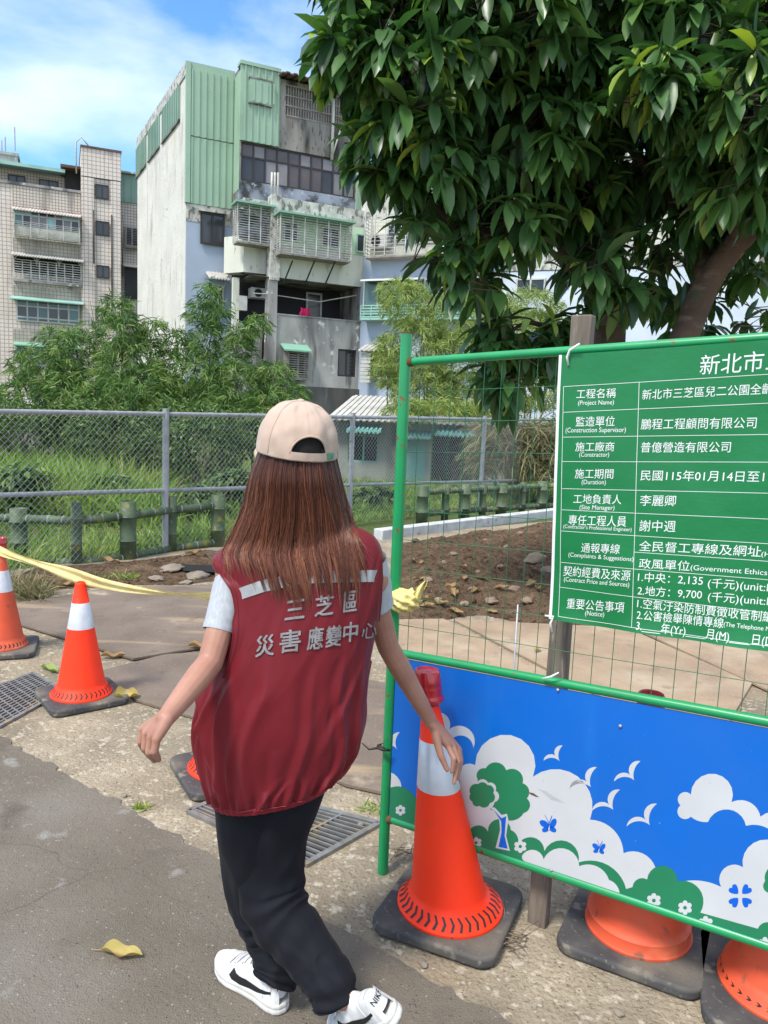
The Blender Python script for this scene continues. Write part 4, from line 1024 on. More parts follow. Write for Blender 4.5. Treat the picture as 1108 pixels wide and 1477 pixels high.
# ---- vest
SEC = [((304, 1152), (484, 1118), .130), ((297, 1133), (499, 1100), .137), ((289, 1102), (515, 1077), .140), ((282, 1052), (526, 1040), .146), ((286, 1005), (527, 1000), .143),
       ((298, 960), (533, 957), .136), ((312, 910), (541, 915), .128), ((321, 868), (548, 868), .120), ((317, 836), (550, 825), .110), ((306, 807), (551, 794), .095),
       ((330, 786), (538, 772), .080), ((368, 767), (510, 758), .068), ((398, 753), (486, 748), .058)]
def cr_(a, b_, c_, d_, t):
    return .5 * ((2 * b_) + (c_ - a) * t + (2 * a - 5 * b_ + 4 * c_ - d_) * t * t + (-a + 3 * b_ - 3 * c_ + d_) * t * t * t)
SW = [(AT(*l, D0), AT(*r, D0), q) for l, r, q in SEC]
def vsec(v_):
    k = max(0, min(1, v_)) * (len(SW) - 1); i = min(int(k), len(SW) - 2); t = k - i
    g_ = lambda j: SW[max(0, min(len(SW) - 1, j))]
    return tuple(cr_(g_(i - 1)[q], g_(i)[q], g_(i + 1)[q], g_(i + 2)[q], t) for q in range(3))
random.seed(77)
FOLDS = [(.12, .16, .05, .62, .009, .010), (.22, .20, .04, .50, .008, .009), (.31, .27, .05, .60, .009, .011), (.39, .33, .06, .56, .011, .011), (.44, .40, .05, .42, .012, .009), (.06, .10, .05, .50, .010, .010), (.36, .46, .12, .40, .009, .008), (.17, .05, .22, .60, .007, .010), (.41, .30, .30, .66, .006, .010), (.27, .24, .35, .70, .005, .012), (.47, .44, .14, .45, .011, .008), (.15, .13, .03, .26, .007, .007), (.25, .26, .03, .25, .007, .007), (.34, .33, .03, .30, .007, .007)]
FOLDS += [(q := random.uniform(.0, .5), q + random.uniform(-.02, .02), .03, random.uniform(.13, .24), random.uniform(.003, .006), random.uniform(.004, .007)) for _ in range(22)]
def vest_pt(u, v_, off=0.0):
    l, r, q = vsec(v_); c = (l + r) / 2; a = (r - l) / 2; th = u * 2 * math.pi
    bv = V((.10, -1, 0)).normalized() * q
    ct, st = math.cos(th), math.sin(th); e = 2 / 2.25
    x = math.copysign(abs(ct) ** e, ct); y = math.copysign(abs(st) ** e, st)
    p = c + a * x + bv * y
    d = (a * x / max(a.length, .01) + bv * y / q).normalized()
    # gathers above the elastic hem, long folds and drag wrinkles
    hemw = math.exp(-((v_ - .07) / .075) ** 2)
    disp = hemw * (.0050 * math.sin(th * 23 + 2.2 * noise.noise(V((th * 2, 0, 3)))) + .0035 * math.sin(th * 41 + 1.3))
    if v_ < .045: disp = -.004 + .0026 * abs(math.sin(th * 24 + 1.5 * noise.noise(V((th * 2, 5, 3)))))
    mid_ = math.sin(math.pi * min(1, max(0, (v_ - .06) / .8))) ** .8
    sd_ = min(abs(math.sin(th)) / .55, 1.0) if .42 < v_ < .82 else 1.0          # calm where the sleeves come out
    mid_ *= sd_ ** 2
    disp += mid_ * .0100 * noise.noise(V((th * 1.5 + v_ * 1.2, v_ * 1.5, 5)))
    disp += mid_ * .0030 * (1 - abs(noise.noise(V((th * 2.6 - v_ * 2.2, v_ * 1.8, 11)))) * 2.6)
    for (u0, u1, va, vb, am, wd_) in FOLDS:
        if va < v_ < vb:
            t_ = (v_ - va) / (vb - va); q_ = (u - (u0 + (u1 - u0) * t_ + .006 * math.sin(v_ * 21 + u0 * 50))) / wd_
            if abs(q_) < 5: disp += sd_ * am * (1 - .85 * min(1, max(0, (v_ - .38) / .10))) * math.sin(math.pi * t_) ** .7 * (math.exp(-abs(q_) ** 1.6) - .55 * math.exp(-((q_ - 1.6) / 1.1) ** 2))
    disp += .0022 * mid_ * (1 - 2 * abs(noise.noise(V((th * 5 + v_ * 6, v_ * 4.0, 2)))))
    return p + d * (disp + off)
b = MB(); b.grid(vest_pt, 300, 200, closeu=True, mf=lambda u, v_: 1 if v_ < .043 else 0)
vest = b.build('vest', [K['vest'], K['vestdark']], person, world=True, smooth=True, fixn=True)
VB = BVHTree.FromPolygons(b.v, b.f)
def on_vest(x, y, off=.0016):
    d = ray(x, y).normalized(); h = VB.ray_cast(CAMPOS, d)
    if h[0] is None: return None
    n = h[1] if h[1].dot(d) < 0 else -h[1]
    return h[0] + n * off
# reflective band across the back
top = [(335, 852), (380, 836), (432, 826), (490, 823), (549, 822)]; bot = [(336, 869), (380, 854), (434, 842), (490, 840), (549, 839)]
def lin(pts, x):
    for (x0, y0), (x1, y1) in zip(pts, pts[1:]):
        if x <= x1: return y0 + (y1 - y0) * (x - x0) / (x1 - x0)
    return pts[-1][1]
b = MB(); rows = []
for i in range(84):
    x = 333 + (547.5 - 333) * i / 83; yt, yb = lin(top, x), lin(bot, x); r_ = [on_vest(x, yt + (yb - yt) * k / 8, .0022) for k in range(9)]
    if all(q is not None for q in r_): rows.append(r_)
b.add([q for r_ in rows for q in r_], [(i * 9 + k, i * 9 + k + 1, (i + 1) * 9 + k + 1, (i + 1) * 9 + k) for i in range(len(rows) - 1) for k in range(8)])
b.build('reflective_band', K['silver'], vest, world=True, smooth=True)
# printed words
prn = MB()
def vglyph(ch, x, y, wpx, hpx, sl=-.14):
    vs, fs = text_geo(ch, .0)
    bm = bmesh.new(); bv = [bm.verts.new(p) for p in vs]
    for f in fs:
        try: bm.faces.new([bv[i] for i in f])
        except ValueError: pass
    for _ in range(5):
        lg = [e for e in bm.edges if e.calc_length() > .07]
        if lg: bmesh.ops.subdivide_edges(bm, edges=lg, cuts=1, use_grid_fill=False)
    bmesh.ops.triangulate(bm, faces=bm.faces); bm.verts.index_update()
    vs = [v_.co.copy() for v_ in bm.verts]; fs = [tuple(v_.index for v_ in f.verts) for f in bm.faces]; bm.free()
    a0 = min(p.x for p in vs); a1 = max(p.x for p in vs); b0 = min(p.y for p in vs); b1 = max(p.y for p in vs)
    out = []
    for p in vs:
        u = (p.x - a0) / (a1 - a0) - .5; v_ = (p.y - b0) / (b1 - b0) - .5
        out.append((x + u * wpx + v_ * 2, y - v_ * hpx + u * wpx * sl))
    for k, (ox, oy) in enumerate(((-.5, -.35), (.5, -.35), (-.5, .35), (.5, .35))):       # heavier strokes
        o3 = [on_vest(px_ + ox, py_ + oy, .0030 + .00012 * k) for px_, py_ in out]
        if all(q is not None for q in o3): prn.add(o3, fs)
for ch, x, y, w_, h_ in (('三', 426, 879, 27, 27), ('芝', 468, 873, 26, 29), ('區', 505, 867, 19, 29), ('災', 383, 931, 26, 30), ('害', 419, 924, 29, 32), ('應', 455, 920, 22, 32), ('變', 481, 917, 21, 30), ('中', 505, 911, 20, 28), ('心', 532, 909, 21, 22)):
    vglyph(ch, x, y, w_, h_)
prn.build('lettering', K['silverprint'], vest, world=True)
# seam along the hem and side seam
b = MB(); N_ = 120
b.tube([vest_pt(k / N_, .045, .001) for k in range(N_)] + [vest_pt(0, .045, .001)], .0013, 5); b.build('hem_seam', K['vestdark'], vest, world=True, smooth=True)

# ---- sleeves of the grey T-shirt
def sleeve(sh, en, r0, r1, nar=.72):
    b = MB(); d = (en - sh).normalized(); sx = d.cross(V((0, 1, 0))).normalized(); sy = d.cross(sx)
    def f(u, v_):
        th = u * 2 * math.pi; r = r0 + (r1 - r0) * v_ ** .8
        r *= nar + (1 - nar) * min(1, v_ / .35)
        r += .0016 * math.sin(th * 2 + v_ * 4) * v_ + .002 * noise.noise(V((math.cos(th) * 1.2, math.sin(th) * 1.2, v_ * 2.5))) + (.0015 if v_ > .9 else 0)
        return sh.lerp(en, v_) + (sx * math.cos(th) + sy * math.sin(th) * 1.12) * r
    b.grid(f, 40, 30, closeu=True)
    def g_(u, v_): return f(u, 1.0) + (sh.lerp(en, 1.0) - f(u, 1.0)) * (.12 * v_) - d * .012 * v_
    b.grid(g_, 40, 3, closeu=True)
    return b
tshirt = sleeve(AT(343, 822, 1.85), AT(318.5, 911, 1.785), .053, .0425, .88)
s2 = sleeve(AT(529, 808, 1.86), AT(546.5, 874, 1.895), .054, .039, .95)
tshirt.build('t_shirt_sleeve', K['tee'], person, world=True, smooth=True)
s2.build('t_shirt_sleeve', K['tee'], person, world=True, smooth=True)

# ---- cut edge of the vest lying over the sleeves
SLB = [VB, BVHTree.FromPolygons(tshirt.v, tshirt.f), BVHTree.FromPolygons(s2.v, s2.f)]
def on_any(x, y, off):
    d = ray(x, y).normalized(); best = None
    for t_ in SLB:
        h = t_.ray_cast(CAMPOS, d)
        if h[0] is not None and (best is None or h[3] < best[3]): best = h
    if best is None: return None
    n = best[1] if best[1].dot(d) < 0 else -best[1]
    return best[0] + n * off - d * off
def armhole(edge, inward, wd):
    b = MB(); rows = []; N_ = 70
    E = [V((x, y, 0)) for x, y in edge]
    for i in range(N_ + 1):
        k = i / N_ * (len(E) - 1); j = min(int(k), len(E) - 2); f = k - j; g_ = lambda q: E[max(0, min(len(E) - 1, q))]
        p = cr_(g_(j - 1), g_(j), g_(j + 1), g_(j + 2), f)
        tp_ = min(1, .25 + 2.2 * min(i, N_ - i) / N_); r_ = [on_any(p.x + inward * wd * tp_ * q / 10, p.y, (.0060 * tp_ * (1 - q / 10) - .0022 * (q / 10))) for q in range(11)]
        if all(q is not None for q in r_): rows.append(r_)
    # smooth along the edge so the cloth spans small steps
    for _ in range(6):
        rows = [rows[0]] + [[(rows[i - 1][q] + rows[i][q] * 2 + rows[i + 1][q]) / 4 for q in range(11)] for i in range(1, len(rows) - 1)] + [rows[-1]]
        rows = [[r_[0]] + [(r_[q - 1] + 2 * r_[q] + r_[q + 1]) / 4 for q in range(1, 10)] + [r_[10]] for r_ in rows]
    b.add([q for r_ in rows for q in r_], [(i * 11 + q, i * 11 + q + 1, (i + 1) * 11 + q + 1, (i + 1) * 11 + q) for i in range(len(rows) - 1) for q in range(10)])
    b.tube([r_[0] for r_ in rows], .0016, 5); b.tube([r_[3] + (CAMPOS - r_[3]).normalized() * .0006 for r_ in rows], .0006, 4)
    return b.build('armhole_edge', K['vest'], vest, world=True, smooth=True)
armhole([(309, 806), (316, 822), (325, 838), (334, 854), (338, 885), (338, 918), (332, 950), (322, 978)], 1, 24)
armhole([(549, 800), (549.5, 825), (547.5, 850), (546, 880), (543, 920)], -1, 18)

# ---- trousers
def legtube(secs, hem_dir, seed):
    P_ = [(AT(x, y, D), r) for x, y, D, r in secs]
    def at(v_):
        k = max(0, min(1, v_)) * (len(P_) - 1); i = min(int(k), len(P_) - 2); t = k - i
        g_ = lambda j: P_[max(0, min(len(P_) - 1, j))]
        return tuple(cr_(g_(i - 1)[q], g_(i)[q], g_(i + 1)[q], g_(i + 2)[q], t) for q in range(2))
    b = MB()
    def f(u, v_):
        c, r = at(v_); c2 = at(min(1, v_ + .01))[0]; c1 = at(max(0, v_ - .01))[0]; d = (c2 - c1).normalized()
        sx = V((0, 1, 0)).cross(d).normalized(); sy = d.cross(sx)
        th = u * 2 * math.pi
        w_ = .0065 * (1 - 2 * abs(noise.noise(V((math.cos(th) * 1.1, math.sin(th) * 1.1 + v_ * 2, v_ * 4.5 + seed))))) + .0028 * (1 - 2 * abs(noise.noise(V((math.cos(th) * 2, math.sin(th) * 2, v_ * 9 + seed)))))
        kb = math.exp(-((v_ - .55) / .13) ** 2); w_ += kb * .0040 * math.sin(v_ * 70 + math.sin(th) * 2.5)
        lo = max(0, (v_ - .8) / .2); w_ += lo * .005 * math.sin(v_ * 95 + th)
        return c + (sx * math.cos(th) + sy * math.sin(th)) * (r + w_)
    b.grid(f, 72, 130, closeu=True)
    def g_(u, v_): return f(u, 1.0).lerp(at(1.0)[0], .35 * v_) - V((0, 0, -.01 * v_))
    b.grid(g_, 72, 3, closeu=True)
    return b
pm = lambda px, D: px * D / FPX
t1 = legtube([(372, 1085, 1.85, pm(60, 1.85)), (366, 1150, 1.85, pm(56, 1.85)), (369, 1208, 1.86, pm(53, 1.85)), (371, 1262, 1.88, pm(49, 1.85)), (378, 1305, 1.90, pm(48, 1.85)), (394, 1342, 1.89, pm(43, 1.85)), (402, 1370, 1.87, pm(40, 1.85)), (402, 1395, 1.855, pm(37, 1.84)), (396, 1413, 1.845, pm(30, 1.84))], 0, 3)
t2 = legtube([(418, 1080, 1.85, pm(58, 1.85)), (413, 1130, 1.85, pm(56, 1.85)), (398, 1185, 1.85, pm(50, 1.85)), (391, 1232, 1.85, pm(49, 1.85)), (392, 1280, 1.84, pm(49, 1.84)), (407, 1322, 1.81, pm(46, 1.81)), (433, 1356, 1.77, pm(40, 1.77)), (458, 1388, 1.735, pm(38, 1.73)), (476, 1418, 1.70, pm(36, 1.70)), (485, 1446, 1.685, pm(33, 1.68))], 0, 9)
tr = MB(); tr.add(t1.v, t1.f); tr.add(t2.v, t2.f)
trousers = tr.build('trousers', K['trouser'], person, world=True, smooth=True, fixn=True)

# ---- shoes
def shoe(H, X, UP, side):
    """H heel point on the sole's underside, X toe direction, UP sole-to-ankle; side +1: swoosh outer side is +Y"""
    X = X.normalized(); Y = UP.cross(X).normalized(); Z = X.cross(Y).normalized()
    W = lambda x, y, z: H + X * x + Y * y + Z * z
    LN = .272
    def halfw(x):                    # outline half width
        k = x / LN
        pts = [(0, .0), (.02, .018), (.06, .029), (.15, .0345), (.35, .033), (.5, .0375), (.68, .0475), (.8, .0475), (.9, .039), (.96, .026), (.99, .012), (1, .0)]
        for (a, wa), (b_, wb) in zip(pts, pts[1:]):
            if k <= b_: t = (k - a) / (b_ - a); return wa + (wb - wa) * t
        return 0
    def rise(x): return .012 * max(0, (x - .19) / .08) ** 2      # toe spring
    b = MB(); N = 60
    xs_ = [LN * (.5 - .5 * math.cos(math.pi * i / N)) for i in range(N + 1)]
    loop = [(x, halfw(x)) for x in xs_] + [(x, -halfw(x)) for x in reversed(xs_[1:-1])]
    prof = [(.90, .000), (.975, .0025), (1.0, .007), (1.0, .016), (.985, .0168), (.985, .0185), (1.0, .0195), (1.0, .028), (.97, .031), (.90, .031)]
    rows = []
    for k, z in prof: rows.append([W((x - LN / 2) * (1 - (1 - k) * .35) + LN / 2, y * k, z + rise(x)) for x, y in loop])
    n = len(loop); b.add([p for r_ in rows for p in r_], [(i * n + q, i * n + (q + 1) % n, (i + 1) * n + (q + 1) % n, (i + 1) * n + q) for i in range(len(rows) - 1) for q in range(n)] + [tuple(range(n - 1, -1, -1)), tuple((len(rows) - 1) * n + q for q in range(n))])
    sole = b.build('sole', K['sole'], None)
    def hgt(x):
        pts = [(0, .075), (.01, .094), (.05, .092), (.085, .084), (.105, .098), (.13, .096), (.16, .078), (.20, .062), (.235, .052), (.255, .042), (.27, .026)]
        for (a, wa), (b_, wb) in zip(pts, pts[1:]):
            if x <= b_: t = (x - a) / (b_ - a); t = t * t * (3 - 2 * t); return wa + (wb - wa) * t
        return .02
    def up(u, v_, off=0.0):          # u across 0..1 (−Y to +Y), v along
        x = .006 + (LN - .012) * (.5 - .5 * math.cos(math.pi * v_)); hw = max(halfw(x) * .965, .0005); h = hgt(x) - .022
        a = math.pi * u; c, s_ = -math.cos(a), math.sin(a)
        ex = .62 if x < .1 else .8
        yy = math.copysign(abs(c) ** ex, c); zz = max(s_, 0) ** .62
        lean = 1 - .22 * zz if x < .13 else 1 - .05 * zz
        xx = x + (.008 * zz if x < .03 else 0)
        return W(xx, yy * hw * lean + 0, .022 + rise(x) * (1 - zz * .3) + h * zz) + (Y * yy + Z * zz * .6).normalized() * off
    b = MB(); b.grid(up, 40, 70); upper = b
    # collar opening is filled by the sock and trouser leg
    b2 = MB()
    def side_grid(path_lo, path_hi, n, col_off=.0012):
        pass
    # swoosh on both sides, traced in (x, height fraction)
    sw = MB()
    for sg in (0, 1):
        top_ = [(.168, .78), (.156, .60), (.143, .47), (.120, .41), (.095, .42), (.070, .46), (.045, .51), (.026, .55)]
        bot_ = [(.169, .77), (.178, .45), (.168, .24), (.140, .13), (.108, .17), (.078, .26), (.050, .36), (.026, .46)]
        def uv(x, h_):
            v_ = math.acos(max(-1, min(1, 1 - 2 * (x - .006) / (LN - .012)))) / math.pi
            a = math.asin(max(0, min(1, h_)) ** (1 / .62)); u = a / math.pi
            return (u if sg == 0 else 1 - u), v_
        A_ = []; 
        for (p, q) in zip(top_, bot_):
            for t in (0, .34, .67, 1): A_.append((p[0] + (q[0] - p[0]) * t, p[1] + (q[1] - p[1]) * t))
        vs_ = [up(*uv(*p), .0016) for p in A_]
        sw.add(vs_, [(i * 4 + k, i * 4 + k + 1, i * 4 + 5 + k, i * 4 + 4 + k) for i in range(len(top_) - 1) for k in range(3)])
    # heel patch with the word, on the back of the heel
    hp = MB()
    def heel(u, v_, off):            # u -1..1 across the back, v 0..1 up
        a = u * 1.15; z = .045 + .044 * v_; hw = .027 - .004 * v_
        return W(.0125 + .0035 * v_ + .030 * (1 - math.cos(a)) - off, hw * math.sin(a) * 1.12, z) 
    hp.grid(lambda u, v_: heel(u * 2 - 1, v_, .0035), 16, 10)
    vs_, fs_ = text_geo('NIKE', .012)
    a0 = min(p.x for p in vs_); a1 = max(p.x for p in vs_); b0 = min(p.y for p in vs_); b1 = max(p.y for p in vs_)
    wd = MB(); wd.add([heel(-(-.62 + 1.24 * (p.x - a0) / (a1 - a0)), .50 + .34 * (p.y - b0) / (b1 - b0), .0062) for p in vs_], fs_)
    # stitched overlays: toe cap line, eyestay, laces
    st = MB()
    for x in (.205, .055):
        v0 = math.acos(1 - 2 * (x - .006) / (LN - .012)) / math.pi
        st.tube([up(.02 + .96 * k / 30, v0 + .05 * math.sin(math.pi * k / 30), .0002) for k in range(31)], .0011, 5)
    lc = MB()
    for k in range(6):
        x = .125 + .014 * k; v0 = math.acos(1 - 2 * (x - .006) / (LN - .012)) / math.pi
        lc.tube([up(.34 + .32 * q / 12, v0 + (.014 if k % 2 else -.014) * (q / 12 - .5), .004 + .002 * math.sin(math.pi * q / 12)) for q in range(13)], .0030, 6)
    sock = MB(); 
    return upper, sole, sw, hp, wd, st, lc
def place_shoe(H, X, UP, lab=None):
    upper, sole, sw, hp, wd, st, lc = shoe(H, X, UP, 1)
    o = upper.build('shoe', K['shoe'], person, world=True, smooth=True, fixn=True)
    im = rootm(person).inverted(); sole.data.transform(im); sole.parent = o; bevel(sole, .0005, 1, 60)
    sw.build('shoe_emblem', K['ink'], o, world=True, smooth=True); hp.build('heel_tab', K['shoe'], o, world=True, smooth=True); wd.build('lettering', K['ink'], o, world=True)
    st.build('seam', K['sole'], o, world=True, smooth=True); lc.build('laces', K['shoe'], o, world=True, smooth=True)
    return o
hL = G(412, 1462, .011); tL = G(326, 1398, .011)
print('shoe left length', (tL - hL).length)
place_shoe(hL, (tL - hL), V((0, 0, 1)))
hR = AT(580, 1468, 1.60); tR = V((-.075, 1.775, .02))
print('shoe right', hR, tR, (tR - hR).length, 'ankle', RA)
xr = (tR - hR).normalized(); upr = (RA - hR); upr = (upr - xr * upr.dot(xr)).normalized()
place_shoe(hR, xr, upr)

# ---- cap
CF = (Matrix.Rotation(R(-3), 3, 'Y') @ V((-math.sin(R(21)), math.cos(R(21)), .16))).normalized()
CR = CF.cross(V((.02, 0, 1))).normalized(); CU = CR.cross(CF).normalized()
CC = AT(429, 645, D0 + .005)
def cw(x, y, z): return CC + CR * x + CF * y + CU * z
AX, AF, AZ = .0990, .116, .112
def dome(u, v_, off=0.0):
    th = u * 2 * math.pi; ph = v_ * math.pi / 2           # v 0 rim .. 1 top
    st = .012 * (1 - v_)
    seam = abs(math.sin(th * 3)) ; sgap = -.0011 * math.exp(-(seam / .10) ** 2) * (1 - v_ ** 6)
    wr = .0034 * noise.noise(V((math.cos(th) * 2.2, math.sin(th) * 2.2, v_ * 3))) + .0024 * noise.noise(V((math.cos(th) * 5, math.sin(th) * 5, v_ * 6)))
    e = math.cos(ph) ** .74; z = math.sin(ph) ** .92
    k = 1 + (off + sgap + wr) / .1
    return cw(AX * e * math.sin(th) * k, AF * e * math.cos(th) * k, AZ * z * (1 + (off + wr) / .12) - .012 * (1 - v_))
# th = 0 forward, back at u = .5
def hole(u, v_):
    du = (u - .5) * 2 * math.pi * .108; z = math.sin(v_ * math.pi / 2) * AZ
    return (abs(du) < .049 and z > .014 and z < .014 + .036 * math.sqrt(max(0, 1 - (du / .049) ** 2)) + .002)
b = MB(); b.grid(dome, 192, 72, closeu=True, mf=lambda u, v_: None if hole(u, v_) else 0)
capo = b.build('cap', K['cap'], person, world=True, smooth=True, fixn=True)
so_m = capo.modifiers.new('thick', 'SOLIDIFY'); so_m.thickness = .0022; so_m.offset = -1
b = MB()
arch = []
for k in range(25):
    t = math.pi * k / 24; du = .0495 * math.cos(t); z = .013 + .038 * math.sin(t); u = .5 + du / (2 * math.pi * .108); v_ = math.asin(z / AZ) * 2 / math.pi
    arch.append(dome(u, v_, .0012))
b.tube(arch, .0026, 6); b.build('opening_trim', K['cap'], capo, world=True, smooth=True)
b = MB()
for k in range(6):
    th_ = k / 6
    if k == 3: continue
    b.tube([dome(th_, .03 + .95 * q / 20, .0006) for q in range(21)], .0010, 5)
b.tube([dome(q / 80, .115, .0004) for q in range(81)][:30], .0007, 4)
b.build('seam', K['cap'], capo, world=True, smooth=True)
b = MB(); b.grid(lambda u, v_: dome(.39 + .24 * u, .012 + .085 * v_, .0030), 30, 6)
b.build('strap', K['cap'], capo, world=True, smooth=True)
b = MB(); b.grid(lambda u, v_: dome(.402 + .026 * u, .018 + .075 * v_, .0050), 6, 5); b.build('green_tab', K['capgreen'], capo, world=True, smooth=True)
b = MB(); b.grid(lambda u, v_: dome(.384 + .014 * u, .020 + .07 * v_, .0052), 4, 4); b.build('buckle', K['silver'], capo, world=True, smooth=True)
b = MB(); b.lathe([(.009, -.002), (.0095, .002), (.007, .005), (.003, .0062), (.0004, .0064)], cw(0, 0, AZ - .001), 16, M=Matrix((CR, CF, CU)).transposed(), cap=(False, True)); b.build('button', K['cap'], capo, world=True, smooth=True)
b = MB()
def brim(u, v_):
    a = (u - .5) * 2; th = a * 1.12; e = V((math.sin(th) * AX, math.cos(th) * AF)); ln_ = .075 * (1 - abs(a) ** 2.6) ** .5 if abs(a) < 1 else 0
    return cw(e.x, e.y + ln_ * v_, -.012 - .020 * a * a - .010 * v_)
b.grid(brim, 30, 10); br_ = b.build('brim', K['cap'], capo, world=True, smooth=True); sm2 = br_.modifiers.new('thick', 'SOLIDIFY'); sm2.thickness = .004
b = MB(); b.grid(lambda u, v_: dome(u, v_, -.006), 48, 20, closeu=True); b.build('lining', K['capin'], capo, world=True, smooth=True)

# ---- hair
HL = [(640, 377), (660, 370), (680, 362), (700, 358), (730, 353), (755, 345), (780, 333), (800, 324), (830, 334), (870, 352)]
HR = [(640, 480), (660, 485), (680, 490), (700, 494), (730, 501), (755, 507), (780, 514), (800, 519), (830, 524), (870, 524)]
def lin2(t, y):
    if y <= t[0][0]: return t[0][1]
    for (y0, x0), (y1, x1) in zip(t, t[1:]):
        if y <= y1: return x0 + (x1 - x0) * (y - y0) / (y1 - y0)
    return t[-1][1]
def hair_pt(a, y, lay):
    xl, xr_ = lin2(HL, y), lin2(HR, y); c = (xl + xr_) / 2; w_ = (xr_ - xl) / 2
    x = c + w_ * a
    half = (.088 + .020 * max(0, min(1, (y - 655) / 35))) if y < 700 else .108 - .020 * min(1, (y - 700) / 80)
    D = 1.855 - half * max(0.02, 1 - abs(a) ** 2.3) ** .55 + lay
    h = VB.ray_cast(CAMPOS, ray(x, y).normalized())
    if h[0] is not None and y > 745:
        k = min(1, (y - 745) / 30); Dv = h[0].y - .007 + lay * .5
        D = min(D, Dv) if k >= 1 else D + (min(D, Dv) - D) * k
    return x, y, D
def yend(a): return lin2([(-1.0, 800), (-.85, 822), (-.6, 846), (-.3, 862), (0, 856), (.3, 850), (.55, 862), (.85, 856), (1.0, 838)], a) if False else (
    [798, 814, 834, 848, 855, 848, 838, 838, 842, 844, 832][min(10, max(0, int((a + 1) * 5)))])
b = MB()
def hb(u, v_):
    a = (u - .5) * 2 * .97; y0 = 640; y1 = yend(a) - 60; y = y0 + (y1 - y0) * v_
    return AT(*hair_pt(a, y, .012))
b.grid(hb, 60, 40)
def hbf(u, v_):            # the inner side, so the mass has a thickness
    a = (u - .5) * 2 * .97; y0 = 640; y1 = yend(a) - 60; y = y0 + (y1 - y0) * v_
    x, y, D = hair_pt(a, y, .012); return AT(x, y, D + .03 * math.sqrt(max(0, 1 - a * a)) + .004)
b.grid(hbf, 60, 40)
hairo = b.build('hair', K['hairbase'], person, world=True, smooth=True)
random.seed(5); b = MB()
NCL = 150
clumps = []
for i in range(NCL):
    a = -1 + 2 * (i + random.random()) / NCL
    clumps.append((a, random.gauss(0, .075), random.uniform(-34, 18), random.random(), random.uniform(-.007, .006), random.uniform(0, 6.28), random.uniform(.008, .034), random.uniform(5, 9)))
for i in range(6500):
    ca, drift, de, ctint, clay_, ph, cw_, cf_ = random.choice(clumps)
    loose = random.random() < .16
    a0 = ca + random.gauss(0, .020); a1 = ca + drift + random.gauss(0, .022) + (random.gauss(0, .10) if loose else 0)
    if abs(a0) > 1.02: a0 = math.copysign(1.0 - random.random() * .03, a0)
    ye = yend(max(-1, min(1, a1))) + de + random.gauss(0, 11)
    if random.random() < .25: ye -= random.uniform(10, 80)
    lay = clay_ + random.uniform(-.004, .010) - (.004 if loose else 0)
    n = 19; path = []; rad = []; r_ = random.uniform(.00038, .00072)
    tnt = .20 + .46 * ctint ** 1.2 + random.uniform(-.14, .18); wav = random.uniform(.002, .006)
    for k in range(n):
        t = k / (n - 1); y = 641 + (ye - 641) * t
        a = a0 + (a1 - a0) * t * t + cw_ * math.sin(t * cf_ + ph) * t ** 1.2 + wav * math.sin(t * 17 + ph * 2 + i) * t
        if t > .6 and not loose: a += (ca + drift + cw_ * math.sin(t * cf_ + ph) * t - a) * (t - .6) * 1.7
        path.append(AT(*hair_pt(max(-1.06, min(1.06, a)), y, lay + .004 * math.sin(t * cf_ * .8 + ph * 3) * t))); rad.append(r_ * (1.0 if t < .8 else 1 - .8 * (t - .8) / .2))
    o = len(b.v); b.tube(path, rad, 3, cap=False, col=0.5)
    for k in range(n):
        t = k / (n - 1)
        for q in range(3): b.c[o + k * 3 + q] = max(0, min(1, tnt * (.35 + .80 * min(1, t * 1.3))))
# a few flyaways on the left shoulder and right side
for i in range(150):
    sgn = -1 if i < 90 else 1
    y0 = random.uniform(690, 760); a0 = sgn * random.uniform(.86, 1.0); path = []; n = 12; l_ = random.uniform(45, 95)
    fl = random.uniform(.02, .22) * sgn; 
    for k in range(n):
        t = k / (n - 1); path.append(AT(*hair_pt(a0 + fl * t * t, y0 + l_ * t, -.002)))
    b.tube(path, [.0006 * (1 - .7 * k / (n - 1)) for k in range(n)], 3, cap=False, col=random.uniform(.45, .9))
b.build('strands', K['hair'], hairo, world=True, smooth=True)
